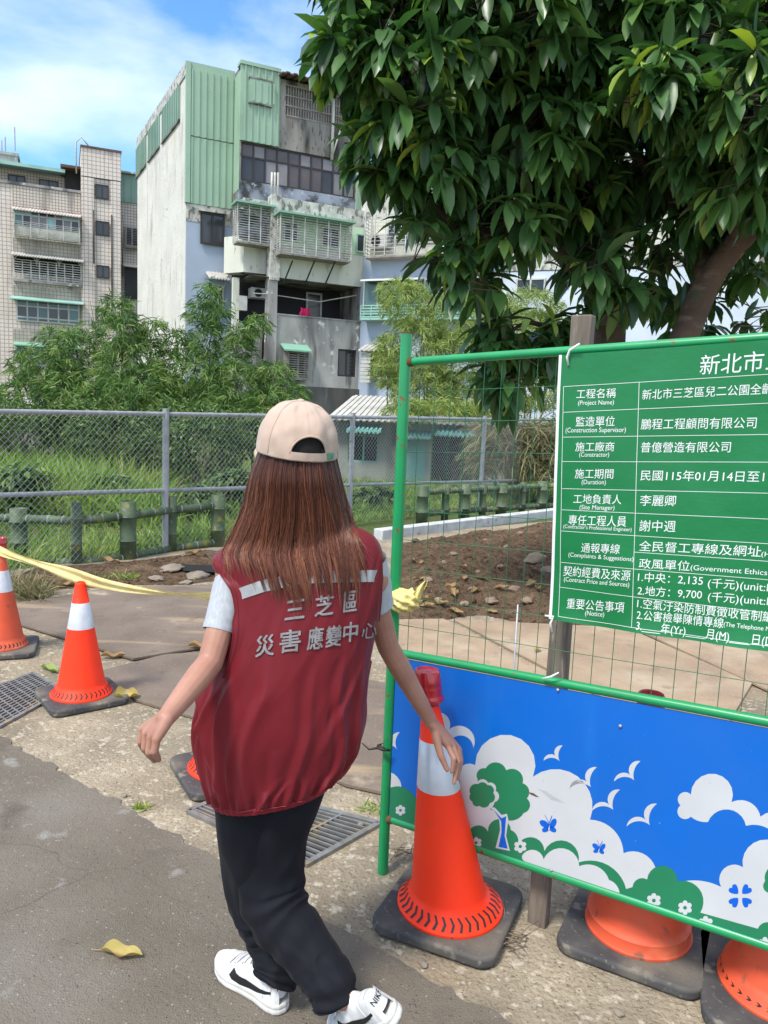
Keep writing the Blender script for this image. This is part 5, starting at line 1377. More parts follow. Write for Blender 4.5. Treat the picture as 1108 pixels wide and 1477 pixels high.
# ------------------------------------------------------------------ buildings
class Fac:
    def __init__(s, p0, u):
        s.p = V((p0[0], p0[1], 0)); s.u = V((u[0], u[1], 0)).normalized(); s.n = V((s.u.y, -s.u.x, 0))
    def st(s, x, y, d=0.0):
        q = ONP(x, y, s.p + s.n * d, s.n) - s.p; return q.dot(s.u), q.z
    def w(s, a, z, d=0.0): return s.p + s.u * a + s.n * d + V((0, 0, z))
    def rect(s, x0, y0, x1, y1, d):
        a0, zt = s.st(x0, y0, d); a1, zb = s.st(x1, y1, d); return a0, a1, zb, zt
    def boxw(s, b, a0, a1, z0, z1, d0, d1, m=0):
        b.hexa([s.w(a0, z0, d1), s.w(a1, z0, d1), s.w(a1, z0, d0), s.w(a0, z0, d0), s.w(a0, z1, d1), s.w(a1, z1, d1), s.w(a1, z1, d0), s.w(a0, z1, d0)], m)
    def box(s, b, x0, y0, x1, y1, d0, d1, m=0, ext=None):
        a0, a1, z0, z1 = s.rect(x0, y0, x1, y1, d1)
        if ext is not None: z0 = ext
        s.boxw(b, a0, a1, z0, z1, d0, d1, m)
    def build(s, name, mt, parent, x0, y0, x1, y1, d0, d1, ext=None, **k):
        b = MB(); s.box(b, x0, y0, x1, y1, d0, d1, 0, ext); return b.build(name, mt, parent, world=True, **k)
    def wall(s, name, mt, parent, a0, a1, z0, z1, d, holes, depth=.22, back=None):
        """front sheet with real openings and their reveals; holes = [(a0,a1,z0,z1)]"""
        xs = sorted({a0, a1, *[max(a0, min(a1, q)) for h in holes for q in h[:2]]}); zs = sorted({z0, z1, *[max(z0, min(z1, q)) for h in holes for q in h[2:]]})
        b = MB(); inh = lambda x, z: any(h[0] < x < h[1] and h[2] < z < h[3] for h in holes)
        for i in range(len(xs) - 1):
            for j in range(len(zs) - 1):
                if not inh((xs[i] + xs[i + 1]) / 2, (zs[j] + zs[j + 1]) / 2):
                    b.quad(s.w(xs[i], zs[j], d), s.w(xs[i + 1], zs[j], d), s.w(xs[i + 1], zs[j + 1], d), s.w(xs[i], zs[j + 1], d))
        for h in holes:
            c = [(h[0], h[2]), (h[1], h[2]), (h[1], h[3]), (h[0], h[3])]
            for k in range(4):
                p, q = c[k], c[(k + 1) % 4]; b.quad(s.w(*q, d), s.w(*p, d), s.w(*p, d - depth), s.w(*q, d - depth))
        return b.build(name, mt, parent, world=True)
def window(F, parent, r, d, nx, glass, frame, fw=.06, rows=(1.0,), depth=.14, name='window'):
    """frame with mullions and a set-back pane; r = (a0,a1,z0,z1); d = wall face"""
    a0, a1, z0, z1 = r; b = MB()
    dd0, dd1 = d - depth - .04, d - depth + .04
    F.boxw(b, a0, a1, z0, z0 + fw, dd0, dd1); F.boxw(b, a0, a1, z1 - fw, z1, dd0, dd1)
    for i in range(nx + 1):
        a = a0 + (a1 - a0 - fw) * i / nx; F.boxw(b, a, a + fw, z0 + fw, z1 - fw, dd0 + .003, dd1 - .003)
    zz = z0; tot = sum(rows)
    for r_ in rows[:-1]:
        zz += (z1 - z0) * r_ / tot
        F.boxw(b, a0 + fw, a1 - fw, zz - fw / 2, zz + fw / 2, dd0 + .006, dd1 - .006)
    fo = b.build(name, frame, parent, world=True)
    g_ = MB(); random.seed(int(abs(a0 * 100)) + int(z0 * 10)); zz = z0
    for r_ in rows:
        h = (z1 - z0) * r_ / tot
        for i in range(nx):
            x0_ = a0 + (a1 - a0) * i / nx; x1_ = a0 + (a1 - a0) * (i + 1) / nx; t = random.uniform(-.012, .012)
            g_.quad(F.w(x0_, zz, d - depth + t), F.w(x1_, zz, d - depth - t), F.w(x1_, zz + h, d - depth - t), F.w(x0_, zz + h, d - depth + t), random.choice(range(len(glass))) if isinstance(glass, list) else 0)
        zz += h
    g_.build('pane', glass, fo, world=True)
    return fo
def cage(F, parent, x0, y0, x1, y1, d0, d1, nh, nv, mt, roofm=None, floorm=None, r=.011, name='security_cage', vert_r=.021):
    a0, a1, z0, z1 = F.rect(x0, y0, x1, y1, d1); b = MB()
    for k in range(nh + 1):
        z = z0 + (z1 - z0) * k / nh
        b.bar(F.w(a0, z, d1), F.w(a1, z, d1), r * 2, r * 2); b.bar(F.w(a0, z, d0), F.w(a0, z, d1), r * 2, r * 2); b.bar(F.w(a1, z, d0), F.w(a1, z, d1), r * 2, r * 2)
    for k in range(nv + 1):
        a = a0 + (a1 - a0) * k / nv; b.bar(F.w(a, z0, d1 + .01), F.w(a, z1, d1 + .01), vert_r * 2, vert_r * 2, up=F.n)
    for k in (0, .5): 
        for a in (a0 - .01, a1 + .01): b.bar(F.w(a, z0, d0 + (d1 - d0) * k), F.w(a, z1, d0 + (d1 - d0) * k), vert_r * 1.6, vert_r * 1.6, up=F.n)
    o_ = b.build(name, mt, parent, world=True)
    if roofm:
        b = MB(); F.boxw(b, a0 - .12, a1 + .12, z1 + .02, z1 + .10, d0, d1 + .22); b.build('cage_roof', roofm, o_, world=True)
    if floorm:
        b = MB(); F.boxw(b, a0, a1, z0 - .09, z0 - .03, d0, d1); b.build('cage_floor', floorm, o_, world=True)
    return o_
def awning(F, parent, x0, y0, x1, y1, d, out, mt, ribs=0, drop=.22, name='awning'):
    """sloping sheet; (x0,y0)-(x1,y1): its outer edge, left top to right bottom"""
    a0, a1, z0, z1 = F.rect(x0, y0, x1, y1, d + out); b = MB(); n = max(1, ribs)
    for i in range(n * 2 if ribs else 1):
        N_ = n * 2 if ribs else 1; q0 = a0 + (a1 - a0) * i / N_; q1 = a0 + (a1 - a0) * (i + 1) / N_; h = .035 if (ribs and i % 2) else 0.0
        zl = z1 - .10 + h
        b.hexa([F.w(q0, zl - .07, d + out), F.w(q1, zl - .07, d + out), F.w(q1, zl + drop - .07, d), F.w(q0, zl + drop - .07, d), F.w(q0, zl, d + out), F.w(q1, zl, d + out), F.w(q1, zl + drop, d), F.w(q0, zl + drop, d)])
    return b.build(name, mt, parent, world=True)
def ac_unit(F, parent, x0, y0, x1, y1, d0, d1):
    o_ = F.build('air_conditioner', K['acwhite'], parent, x0, y0, x1, y1, d0, d1)
    a0, a1, z0, z1 = F.rect(x0, y0, x1, y1, d1); b = MB(); r = min(z1 - z0, a1 - a0) * .40; M_ = Matrix((F.u, V((0, 0, 1)), F.n)).transposed()
    c = F.w(a0 + (a1 - a0) * .40, (z0 + z1) / 2, d1 + .004)
    b.lathe([(r, 0), (r, .03), (r * .86, .03), (r * .86, .005), (.001, .006)], c, 20, M=M_); b.build('fan_grille', K['dark'], o_, world=True)
    return o_
K['dark'] = mat('dark_interior', (.014, .014, .016), (.028, .027, .028), .6, 4, rough=.8)  # near-black; on recess walls and openings it stands in for shade
K['darkglass'] = mat('dark_glass', (.020, .023, .027), (.05, .052, .055), .35, 3, rough=.12, spec=.5)
K['purpleglass'] = mat('curtained_glass', (.075, .062, .066), (.12, .10, .10), .5, 3, rough=.3, spec=.4)
K['paleglass'] = mat('pale_curtained_glass', (.24, .225, .235), (.16, .15, .155), .6, 3, rough=.3)
K['tealglass'] = mat('teal_glass', (.04, .10, .10), (.07, .15, .15), .5, 3, rough=.15, spec=.5)
K['aquashut'] = mat('aqua_shutter', (.27, .47, .45), (.21, .38, .37), 1.2, 3, rough=.4)
K['alu'] = mat('aluminium_frame', (.42, .42, .40), (.34, .34, .32), 2, 4, rough=.5, metal=.2)
K['brownframe'] = mat('dark_frame', (.030, .026, .024), rough=.5)
K['acwhite'] = mat('ac_white', (.56, .56, .53), (.44, .43, .40), 2, 4, rough=.6)
ST = (.6, .6, .12)
K['siding'] = mat('green_siding', (.30, .43, .315), (.265, .385, .285), .5, 5, rough=.55, spots=[(1.6, .60, .8, (.17, .26, .18), ST), (14, .70, .73, (.10, .12, .09))])
K['sidingdk'] = mat('dark_green_siding', (.22, .33, .265), (.175, .275, .22), .8, 5, rough=.6)
K['whitewall'] = mat('white_plaster', (.62, .59, .525), (.55, .52, .46), .7, 8, rough=.9, spots=[(1.1, .54, .72, (.50, .42, .30), ST), (2.5, .58, .74, (.36, .33, .28), ST), (7, .64, .69, (.36, .345, .32), (1, 1, .35)), (.7, .62, .8, (.44, .42, .38), ST)], bump=(9, .5, .04),
                     extra=cracks(.55, .012, (.28, .26, .23)))
K['bluewall'] = mat('pale_blue_paint', (.34, .40, .50), (.30, .355, .44), .7, 6, rough=.85, spots=[(2.2, .62, .75, (.24, .26, .28), ST)])
K['peeled'] = mat('peeled_plaster', (.54, .53, .48), (.36, .35, .31), 3, 8, rough=.9, spots=[(5, .52, .60, (.16, .155, .14), (1, 1, .6)), (2, .6, .75, (.30, .30, .28), ST)], bump=(9, .5, .03))
K['stain'] = mat('stained_concrete', (.150, .138, .125), (.25, .235, .21), 1.1, 8, rough=.95, stretch=(1, 1, .35), spots=[(1.5, .56, .7, (.30, .285, .26), ST), (2.2, .48, .62, (.045, .042, .039), ST), (9, .56, .68, (.07, .065, .06), (1, 1, .3))])
K['bluestain'] = mat('stained_blue_plaster', (.27, .31, .37), (.16, .18, .21), 1.2, 8, rough=.95, spots=[(1.0, .47, .58, (.045, .046, .048)), (5, .6, .7, (.40, .43, .47))])
K['cream'] = mat('cream_paint', (.62, .62, .53), (.54, .54, .46), .8, 7, rough=.85, spots=[(1.6, .52, .70, (.36, .35, .29), ST), (5, .60, .72, (.22, .20, .17), (1, 1, .3))])
K['palegreen'] = mat('pale_green_paint', (.52, .66, .47), (.46, .59, .42), .9, 6, rough=.85, spots=[(2.2, .56, .72, (.33, .38, .29), ST)])
K['grey'] = mat('grey_concrete', (.40, .385, .36), (.25, .245, .23), .9, 8, rough=.95, stretch=(1, 1, .5), spots=[(1.3, .47, .62, (.085, .082, .078), ST), (4, .54, .66, (.13, .125, .118), ST), (2.6, .62, .70, (.55, .54, .50))])
K['blackwall'] = mat('blackened_concrete', (.06, .056, .052), (.12, .113, .104), 1.4, 8, rough=.95, stretch=(1, 1, .3), spots=[(2.2, .63, .75, (.20, .19, .175), ST)])
K['greenawn'] = mat('green_awning', (.17, .36, .25), (.21, .40, .30), 1, 4, rough=.6)
K['tealawn'] = mat('pale_teal_awning', (.30, .50, .43), (.24, .42, .36), 1, 4, rough=.6)
K['palemetal'] = mat('pale_metal_sheet', (.52, .51, .47), (.40, .385, .34), 1.5, 5, rough=.6, spots=[(4, .62, .72, (.25, .20, .15))])
K['pinkmetal'] = mat('faded_pink_sheet', (.56, .48, .45), (.46, .39, .36), 1.5, 5, rough=.6)
K['rustroof'] = mat('rusty_roof', (.085, .05, .035), (.14, .085, .06), 2, 6, rough=.9)
K['whitebar'] = mat('white_bars', (.55, .55, .52), (.36, .34, .30), 3, 5, rough=.6)
K['rustbar'] = mat('rusted_bars', (.20, .17, .145), (.30, .27, .24), 3, 5, rough=.8)
K['shutter'] = mat('grey_shutter', (.36, .35, .34), (.25, .24, .24), 1.5, 4, rough=.6)
UL = V((.92, .39, 0)).normalized()
TILE = dict(rough=.75, spots=[(.8, .54, .76, (.36, .32, .275), ST), (2.2, .58, .74, (.24, .21, .18), ST)])
K['tilewall'] = mat('pink_beige_tiles', (.68, .59, .52), (.61, .525, .46), 1.2, 5, extra=tiles(.27, .27, (.26, .225, .20), .045, (UL.x, UL.y, 0)), **TILE)
K['tiledense'] = mat('small_beige_tiles', (.58, .51, .435), (.50, .44, .375), 1.2, 5, extra=tiles(.20, .20, (.20, .17, .145), .05, (UL.x, UL.y, 0)), **TILE)
K['stucco'] = mat('grey_tan_stucco', (.42, .38, .32), (.30, .275, .23), 1.0, 8, rough=.95, spots=[(1.4, .56, .72, (.105, .095, .08), ST)], extra=tiles(.24, .24, (.19, .17, .14), .04, (UL.x, UL.y, 0)))

# ---- central building
P1 = V((-9.55, 36.0, 0)); P2 = V((-15.1, 46.3, 0)); UA = V((.906, .423, 0)).normalized()
FA0 = Fac(P1, UA)
FS = Fac(P2, P1 - P2)
ZT = AT(262, 88, 36.0).z
bA = thing('apartment_building', 'tall white and green sided apartment building with stained balconies in the middle', 'building', (P1.x, P1.y, 0))
d1 = 1.15; FA1 = Fac(P1 + FA0.n * d1, UA); d2 = 1.3; FA2 = Fac(P1 + FA0.n * (d1 + d2), UA)
aR1 = FA1.st(527, 250)[0]; aL1 = FA1.st(345, 250)[0]; aR2 = FA2.st(526, 330)[0]
aE = aR1 - .02
def plan(b, pts, z0, z1):
    n = len(pts); b.prism([V((p.x, p.y, z0)) for p in pts], V((0, 0, z1 - z0)))
b = MB(); e0 = FA0.w(aE, 0, -.01); plan(b, [FA0.w(0, 0, -.01), e0, e0 + (P2 - P1), P2], -1, ZT - .25)
b.build('wall', K['whitewall'], bA, world=True, fixn=True)
# parapet capping
b = MB(); FA0.boxw(b, -.05, aL1 + .02, ZT - .28, ZT, -.3, .08); b.build('parapet', K['siding'], bA, world=True)
LS = (P1 - P2).length
b = MB(); FS.boxw(b, 0, LS + .02, ZT - .55, ZT - .02, -.25, .05); b.build('parapet', K['peeled'], bA, world=True)
def siding(F, name, a0, a1, z0, z1, d, mt, step=.30, parent=bA):
    b = MB(); F.boxw(b, a0, a1, z0, z1, d - .06, d); a = a0 + step * .6
    while a < a1 - .05: F.boxw(b, a, a + .065, z0 + .01, z1 - .01, d, d + .045); a += step
    return b.build(name, mt, parent, world=True)
zS = FA0.st(265, 292)[1]; zJ = FA0.st(265, 195)[1]
siding(FA0, 'siding', .02, aL1 + .02, zJ + .02, ZT - .28, .09, K['siding']); siding(FA0, 'siding', .02, aL1 + .02, zS, zJ - .015, .075, K['siding'])
b = MB(); FA0.boxw(b, -.04, .16, zS, ZT - .02, -.1, .14); b.build('corner_trim', K['siding'], bA, world=True)
# three sheeted openings under the side parapet
z_a = AT(262, 112, 36.3).z; z_b = AT(262, 163, 36.3).z
for x0, x1 in ((197, 211.5), (214.5, 231), (234.5, 260)):
    a0 = FS.st(x0, 200)[0]; a1 = FS.st(x1, 200)[0]
    siding(FS, 'side_sheet', a0, a1, z_b, z_a, .05, K['sidingdk'], .38)
    b = MB(); FS.boxw(b, a0, a1, z_b - .10, z_b - .02, 0, .09); b.build('sill', K['stain'], bA, world=True)
# lower left front: blue paint, dark window, peeled strip
zP = FA0.st(265, 318)[1]
b = MB(); FA0.boxw(b, .02, aL1, -1, zP, -.005, .03); b.build('wall_paint', K['bluewall'], bA, world=True)
b = MB(); FA0.boxw(b, .02, aL1, zP + .005, zS - .01, -.005, .045); b.build('plaster_strip', K['peeled'], bA, world=True)
r = FA0.rect(289, 306, 323, 356, .05); window(FA0, bA, r, .22, 2, K['darkglass'], K['brownframe'], .08, depth=.10)
b = MB(); FA0.boxw(b, r[0] - .1, r[1] + .1, r[3] + .02, r[3] + .16, 0, .3); b.build('lintel', K['peeled'], bA, world=True)
awning(FA0, bA, 302, 396, 332, 410, .03, .8, K['palemetal'], 7, .35)
r = FA0.rect(306, 410, 322, 455, .05); window(FA0, bA, r, .2, 2, K['darkglass'], K['alu'], .07, depth=.08)
# projecting volume with the loggia and the window band
zW1 = FA1.st(347, 203)[1]; zW0 = FA1.st(347, 259)[1]; zL1 = FA1.st(403, 112)[1]; zL0 = FA1.st(404, 170)[1]; zBeam = FA1.st(345, 284)[1]
aS2 = FA1.st(403, 150)[0]; a13 = FA1.st(513, 270)[0]; aL403 = aS2
b = MB(); FA1.boxw(b, aL1, aE, zBeam - .3, ZT - .12, -d1 + .005, -.32); b.build('wall', K['stain'], bA, world=True)
r_band = (aL1 + .08, a13, zW0, zW1); r_log = (FA1.st(412, 150)[0], aE - .3, FA1.st(412, 166)[1], FA1.st(412, 122)[1])
FA1.wall('wall', K['stain'], bA, aL1, aE, zW0 + .0, ZT - .3, 0.0, [r_band, r_log], .31)
b = MB(); FA1.boxw(b, aL1, aE, zBeam - .3, zW0 - .005, -.32, .005); b.build('wall', K['bluestain'], bA, world=True)
b = MB(); FA1.boxw(b, aL1 - .005, aL1 + .06, zW0 - .4, ZT - .3, -d1, -.02); b.build('return_sheet', K['siding'], bA, world=True)
siding(FA1, 'siding', aL1 - .02, aS2, zW1 + .02, ZT - .08, .09, K['siding'])
b = MB(); FA1.boxw(b, aL1 - .05, aS2 + .02, ZT - .10, ZT + .05, -.4, .16); b.build('parapet', K['siding'], bA, world=True)
b = MB(); a0, a1, z0, z1 = FA1.rect(361, 112, 391, 152, .2); FA1.boxw(b, a0, a1, z0, z1, .09, .2); 
for k in range(4): FA1.boxw(b, a0 + .15 + .3 * k, a0 + .22 + .3 * k, z0 + .05, z1 - .05, .2, .23)
b.build('shutter_panel', K['siding'], bA, world=True)
b = MB(); a0, a1, z0, z1 = FA1.rect(361, 112, 391, 152, .2); FA1.boxw(b, a0 - .05, a1 + .05, z0 - .07, z0 - .01, .09, .22); FA1.boxw(b, a0 - .05, a1 + .05, z1 + .01, z1 + .07, .09, .22); b.build('panel_edge', K['stain'], bA, world=True)
window(FA1, bA, r_band, 0.0, 10, [K['purpleglass'], K['purpleglass'], K['darkglass'], K['paleglass']], K['brownframe'], .075, rows=(.64, .36), depth=.12, name='window_band')
a0, a1, z0, z1 = r_log
b = MB(); FA1.boxw(b, a0, a1, z0, z1, -.31, -.28); b.build('shutter', K['shutter'], bA, world=True)
b = MB(); n = 30
for k in range(n + 1): a = a0 + (a1 - a0) * k / n; b.bar(FA1.w(a, z0, -.05), FA1.w(a, z1, -.05), .05, .05, up=FA1.n)
for k in (0, .33, .66, 1): b.bar(FA1.w(a0, z0 + (z1 - z0) * k, -.01), FA1.w(a1, z0 + (z1 - z0) * k, -.01), .06, .05)
b.build('loggia_bars', K['rustbar'], bA, world=True)
b = MB(); zr = ZT - .05
for k in range(26):
    q0 = aS2 - .1 + (aE + .3 - aS2) * k / 26; q1 = aS2 - .1 + (aE + .3 - aS2) * (k + 1) / 26; h = .05 * (k % 2)
    b.hexa([FA1.w(q0, zr - .30 + h, .75), FA1.w(q1, zr - .30 + h, .75), FA1.w(q1, zr + h, -1.2), FA1.w(q0, zr + h, -1.2), FA1.w(q0, zr - .24 + h, .75), FA1.w(q1, zr - .24 + h, .75), FA1.w(q1, zr + .06 + h, -1.2), FA1.w(q0, zr + .06 + h, -1.2)])
b.build('roof_sheet', K['rustroof'], bA, world=True)
b = MB(); q = FA1.st(480, 150)[0]; b.tube([FA1.w(q, FA1.st(480, 130)[1], .12), FA1.w(q, FA1.st(480, 232)[1], .12)], .07, 8); b.build('drain_pipe', K['palemetal'], bA, world=True, smooth=True)
b = MB(); q = FA1.st(489, 150)[0]; b.tube([FA1.w(q + .1, FA1.st(489, 185)[1], .12), FA1.w(q - .35, FA1.st(480, 232)[1], .12)], .04, 6); b.build('drain_pipe', K['palemetal'], bA, world=True, smooth=True)
b = MB(); FA1.boxw(b, a13 + .02, aE, zBeam - .4, zW1 - .1, -.1, .10); b.build('siding', K['siding'], bA, world=True)
# balcony block
aC0 = FA2.st(390, 330)[0]; aC1 = FA2.st(404, 330)[0]; zT2 = FA2.st(400, 284)[1]; zB2 = FA2.st(400, 400)[1]
FA2L = Fac(P1 + FA0.n * (d1 + d2 - .75), UA); aLL = FA2L.st(331, 340)[0]; aLm = FA2L.st(352, 340)[0]
zTb = zT2 - .75
b = MB(); FA2.boxw(b, aC1 - .05, aR2, zB2, zTb, -d2 + .004, 0); b.build('balcony_wall', K['cream'], bA, world=True)
b = MB(); FA2.boxw(b, aC1 - .06, aR2 + .01, zTb + .005, zT2, -d2 + .004, .04); b.build('balcony_beam', K['peeled'], bA, world=True)
r_g = FA2.rect(406, 306, 512, 372, .02)
b = MB(); FA2.boxw(b, r_g[0], aR2 - .02, r_g[2] + .15, r_g[3], -.02, .03); b.build('wall_paint', K['palegreen'], bA, world=True)
b = MB(); FA2L.boxw(b, aLm, aC0 + .05, FA2L.st(352, 392)[1], zTb, -.6, 0); b.build('balcony_wall', K['cream'], bA, world=True)
b = MB(); FA2L.boxw(b, aLm - .05, aC0 + .05, zTb + .005, zT2 - .05, -.6, .03); b.build('balcony_beam', K['peeled'], bA, world=True)
b = MB(); z_q = FA2L.st(352, 392)[1]; b.hexa([FA2L.w(aLL, z_q, -1.0), FA2L.w(aLm + .02, z_q, -.02), FA2L.w(aLm + .3, z_q, -.8), FA2L.w(aLL + .3, z_q, -1.3), FA2L.w(aLL, zTb - .9, -1.0), FA2L.w(aLm + .02, zTb - .9, -.02), FA2L.w(aLm + .3, zTb - .9, -.8), FA2L.w(aLL + .3, zTb - .9, -1.3)]); b.build('balcony_side', K['cream'], bA, world=True)
b = MB(); FA2.boxw(b, aC0, aC1, zB2 - .15, zT2 + .06, -.5, .14); b.build('column', K['peeled'], bA, world=True)
b = MB(); FA2.boxw(b, aC0 - .05, aC1 - .08, -1, zB2 - .16, -.45, .10); b.build('column', K['grey'], bA, world=True)
b = MB()
for k in (0, .14, .28): b.tube([FA2.w(aC0 + .08 + k, zT2, -.2), FA2.w(aC0 + .08 + k, zT2 + 1.05 + .1 * k, -.2)], .05, 6)
b.build('roof_pipes', K['whitebar'], bA, world=True, smooth=True)
for (x0, y0, x1, y1) in ((409, 319, 430, 350), (464, 327, 489, 360)):
    window(FA2, bA, FA2.rect(x0, y0, x1, y1, .05), .17, 2, K['darkglass'], K['whitebar'], .07, rows=(.6, .4), depth=.10)
cage(FA2, bA, 405, 308, 506, 376, .03, .85, 15, 6, K['whitebar'], K['greenawn'], K['rustbar'])
cage(FA2L, bA, 343, 293, 392, 353, .03, .75, 15, 3, K['whitebar'], K['greenawn'], K['rustbar'])
b = MB(); a0, a1, z0, z1 = FA2L.rect(346, 300, 390, 350, .1); FA2L.boxw(b, a0, a1, z0, z1, .0, .02); b.build('wall_paint', K['bluestain'], bA, world=True)
b = MB()
for x in (422, 454, 484):
    a_, z_ = FA2.st(x, 376, .8); b.bar(FA2.w(a_, z_, .8), FA2.w(a_ - .15, z_ - .9, .02), .05, .05)
b.build('cage_brackets', K['brownframe'], bA, world=True)
window(FA2, bA, FA2.rect(514, 337, 525, 365, .03), .17, 1, K['darkglass'], K['tealawn'], .06, depth=.1)
# open storey: parapet, doors, air conditioner
zPar = FA2.st(402, 453)[1]; zLow = FA2.st(420, 556)[1]
r1 = FA2.rect(417, 505, 444, 546, 0); r2 = FA2.rect(488, 503, 513, 544, 0)
FA2.wall('wall', K['grey'], bA, aC1 - .12, aR2, zLow, zPar, 0.0, [r1, r2], .2)
b = MB(); FA2.boxw(b, aC1 - .12, aR2, zPar - .02, zPar + .03, -.16, .03); b.build('parapet_cap', K['grey'], bA, world=True)
b = MB(); FA2.boxw(b, aC1 - .12, aR2 - .01, zLow, zPar - .03, -1.0, -.21); b.build('wall_core', K['stain'], bA, world=True)
b = MB(); FA2.boxw(b, aC1 - .12, aR2, -1, zLow - .005, -.9, .06); b.build('base_wall', K['blackwall'], bA, world=True)
b = MB(); FA2L.boxw(b, aLm - .3, aC0 - .06, -1, FA2L.st(352, 466)[1], -.6, .0); b.build('wall', K['grey'], bA, world=True)
b = MB(); FA0.boxw(b, aL1 + .0, aE - .01, zLow, zB2 + .6, .035, .06); b.build('recess_shade_wall', K['dark'], bA, world=True)  # back wall coloured near-black to paint the balcony's shade
b = MB(); FA2.boxw(b, aR2 - .2, aR2 - .005, zPar + .03, zB2 - .01, -d2 - d1 + .1, -.05); b.build('party_wall', K['stain'], bA, world=True)
b = MB(); FA2.boxw(b, aLL + .8, aR2 - .01, zB2 - .02, zB2 - .005, -d2 - d1 + .1, -.02); b.build('soffit', K['stain'], bA, world=True)
b = MB(); FA1.boxw(b, FA1.st(336, 430)[0], FA1.st(345, 430)[0], -1, zB2, -.25, 0); b.build('column', K['cream'], bA, world=True)
window(FA0, bA, FA0.rect(442, 421, 463, 486, .2), .28, 1, K['darkglass'], K['whitebar'], .09, depth=.1, name='door')
ac_unit(FA1, bA, 363, 414, 387, 431, -.6, 0.0); FA1.build('meter_box', K['acwhite'], bA, 345, 426, 356.5, 448, -.3, 0.0)
b = MB(); b.tube([FA2.w(aLL + 1.0, FA2.st(360, 421)[1], -.3), FA2.w(aC0, FA2.st(395, 424)[1], -.2), FA2.w((aC1 + aR2) / 2, FA2.st(440, 432)[1], -.25), FA2.w(aR2, FA2.st(520, 424)[1], -.2)], .022, 4); b.build('clothes_line', K['whitebar'], bA, world=True)
K['pink'] = mat('pink_cloth', (.55, .012, .10), rough=.8)
tw = MB(); a0, a1, z0, z1 = FA2.rect(435, 443, 449, 457, .0)
tc_ = FA2.w((a0 + a1) / 2, z0, -.22)
def twf(u, v_): return FA2.u * ((u - .5) * (a1 - a0) * (1 + .15 * math.sin(v_ * 6))) + V((0, 0, (z1 - z0) * v_)) + FA2.n * (.05 * math.sin(u * 11) + .05 * math.sin(math.pi * v_))
tw.grid(twf, 12, 8); two = tw.build('towel', K['pink'], smooth=True); two.location = tc_; tag(two, 'bright pink cloth hanging over the grey balcony wall', 'towel')
two.modifiers.new('thick', 'SOLIDIFY').thickness = .03
# lower windows of the grey wall
window(FA2, bA, r1, 0.0, 2, K['darkglass'], K['alu'], .07, depth=.15); window(FA2, bA, r2, 0.0, 2, K['darkglass'], K['brownframe'], .08, depth=.12)
cage(FA2, bA, 416, 508, 444, 546, .02, .35, 11, 2, K['rustbar'], None, K['rustbar'], r=.02)
awning(FA2, bA, 411, 500, 450, 509, 0, .7, K['greenawn'], 0, .3)

# ---- left tiled building
UL_ = UL; PL = V((-26.7, 53.0, 0)); FL = Fac(PL, UL_)
bL = thing('apartment_building', 'pinkish beige tiled apartment building at the far left with awninged windows', 'building', (PL.x, PL.y, 0))
aL0 = FL.st(-60, 300)[0]; aT0 = FL.st(117.5, 300)[0]; aT1 = FL.st(174, 300)[0]; aLR = FL.st(212, 300)[0]
zR = FL.st(0, 262)[1]; zTow = FL.st(118, 212, .35)[1]
rows_ = {'h1': (20, 303, 115, 340), 'h2': (20, 367, 117, 402), 'h3': (23, 431, 115, 470), 'h4': (22, 497, 110, 531)}
HL_ = {k: FL.rect(*v_, 0) for k, v_ in rows_.items()}
FL.wall('wall', K['tilewall'], bL, aL0, aT0, -1, zR, 0, list(HL_.values()), .9)
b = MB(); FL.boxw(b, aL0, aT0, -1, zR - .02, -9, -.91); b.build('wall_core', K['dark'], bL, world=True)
b = MB(); FL.boxw(b, aL0, aT0 + .05, zR - .05, zR + .12, -.3, .12); b.build('parapet_cap', K['grey'], bL, world=True)
a17 = FL.st(18, 300)[0]; a116 = FL.st(117, 300)[0]
b = MB(); FL.boxw(b, a17, a116, HL_['h1'][3] + .3, zR - .06, 0, .05); b.build('tile_band', K['tiledense'], bL, world=True)
for (y0, y1) in ((344, 366), (411, 430), (474, 496)):
    b = MB(); q = FL.rect(19, y0, 116, y1 + 10, 0); FL.boxw(b, q[0], q[1], FL.st(19, y1)[1], q[3], 0, .06); b.build('spandrel', K['stucco'], bL, world=True)
# tower
b = MB(); FL.boxw(b, aT0, aT1, -1, FL.st(118, 254, .35)[1], -8, .2); b.build('wall', K['tilewall'], bL, world=True)
b = MB(); FL.boxw(b, aT0, aT1 + .02, FL.st(118, 253, .35)[1], zTow, -5, .35); b.build('tower_top', K['tilewall'], bL, world=True)
b = MB(); FL.boxw(b, aT0 - .04, aT1 + .06, zTow, zTow + .14, -5, .42); b.build('parapet_cap', K['rustroof'], bL, world=True)
for (x0, x1) in ((118, 135.5), (159.5, 173.8)):
    q = FL.rect(x0, 256, x1, 300, .2); b = MB(); FL.boxw(b, q[0], q[1], -1, FL.st(118, 254, .35)[1] - .01, .2, .33); b.build('pier', K['tilewall'], bL, world=True)
for (x0, y0, x1, y1) in ((137, 265, 157, 288), (138, 318, 158, 341), (139, 382, 158, 402), (139, 444, 157, 464)):
    window(FL, bL, FL.rect(x0, y0, x1, y1, .25), .40, 2, K['darkglass'], K['brownframe'], .07, depth=.12)
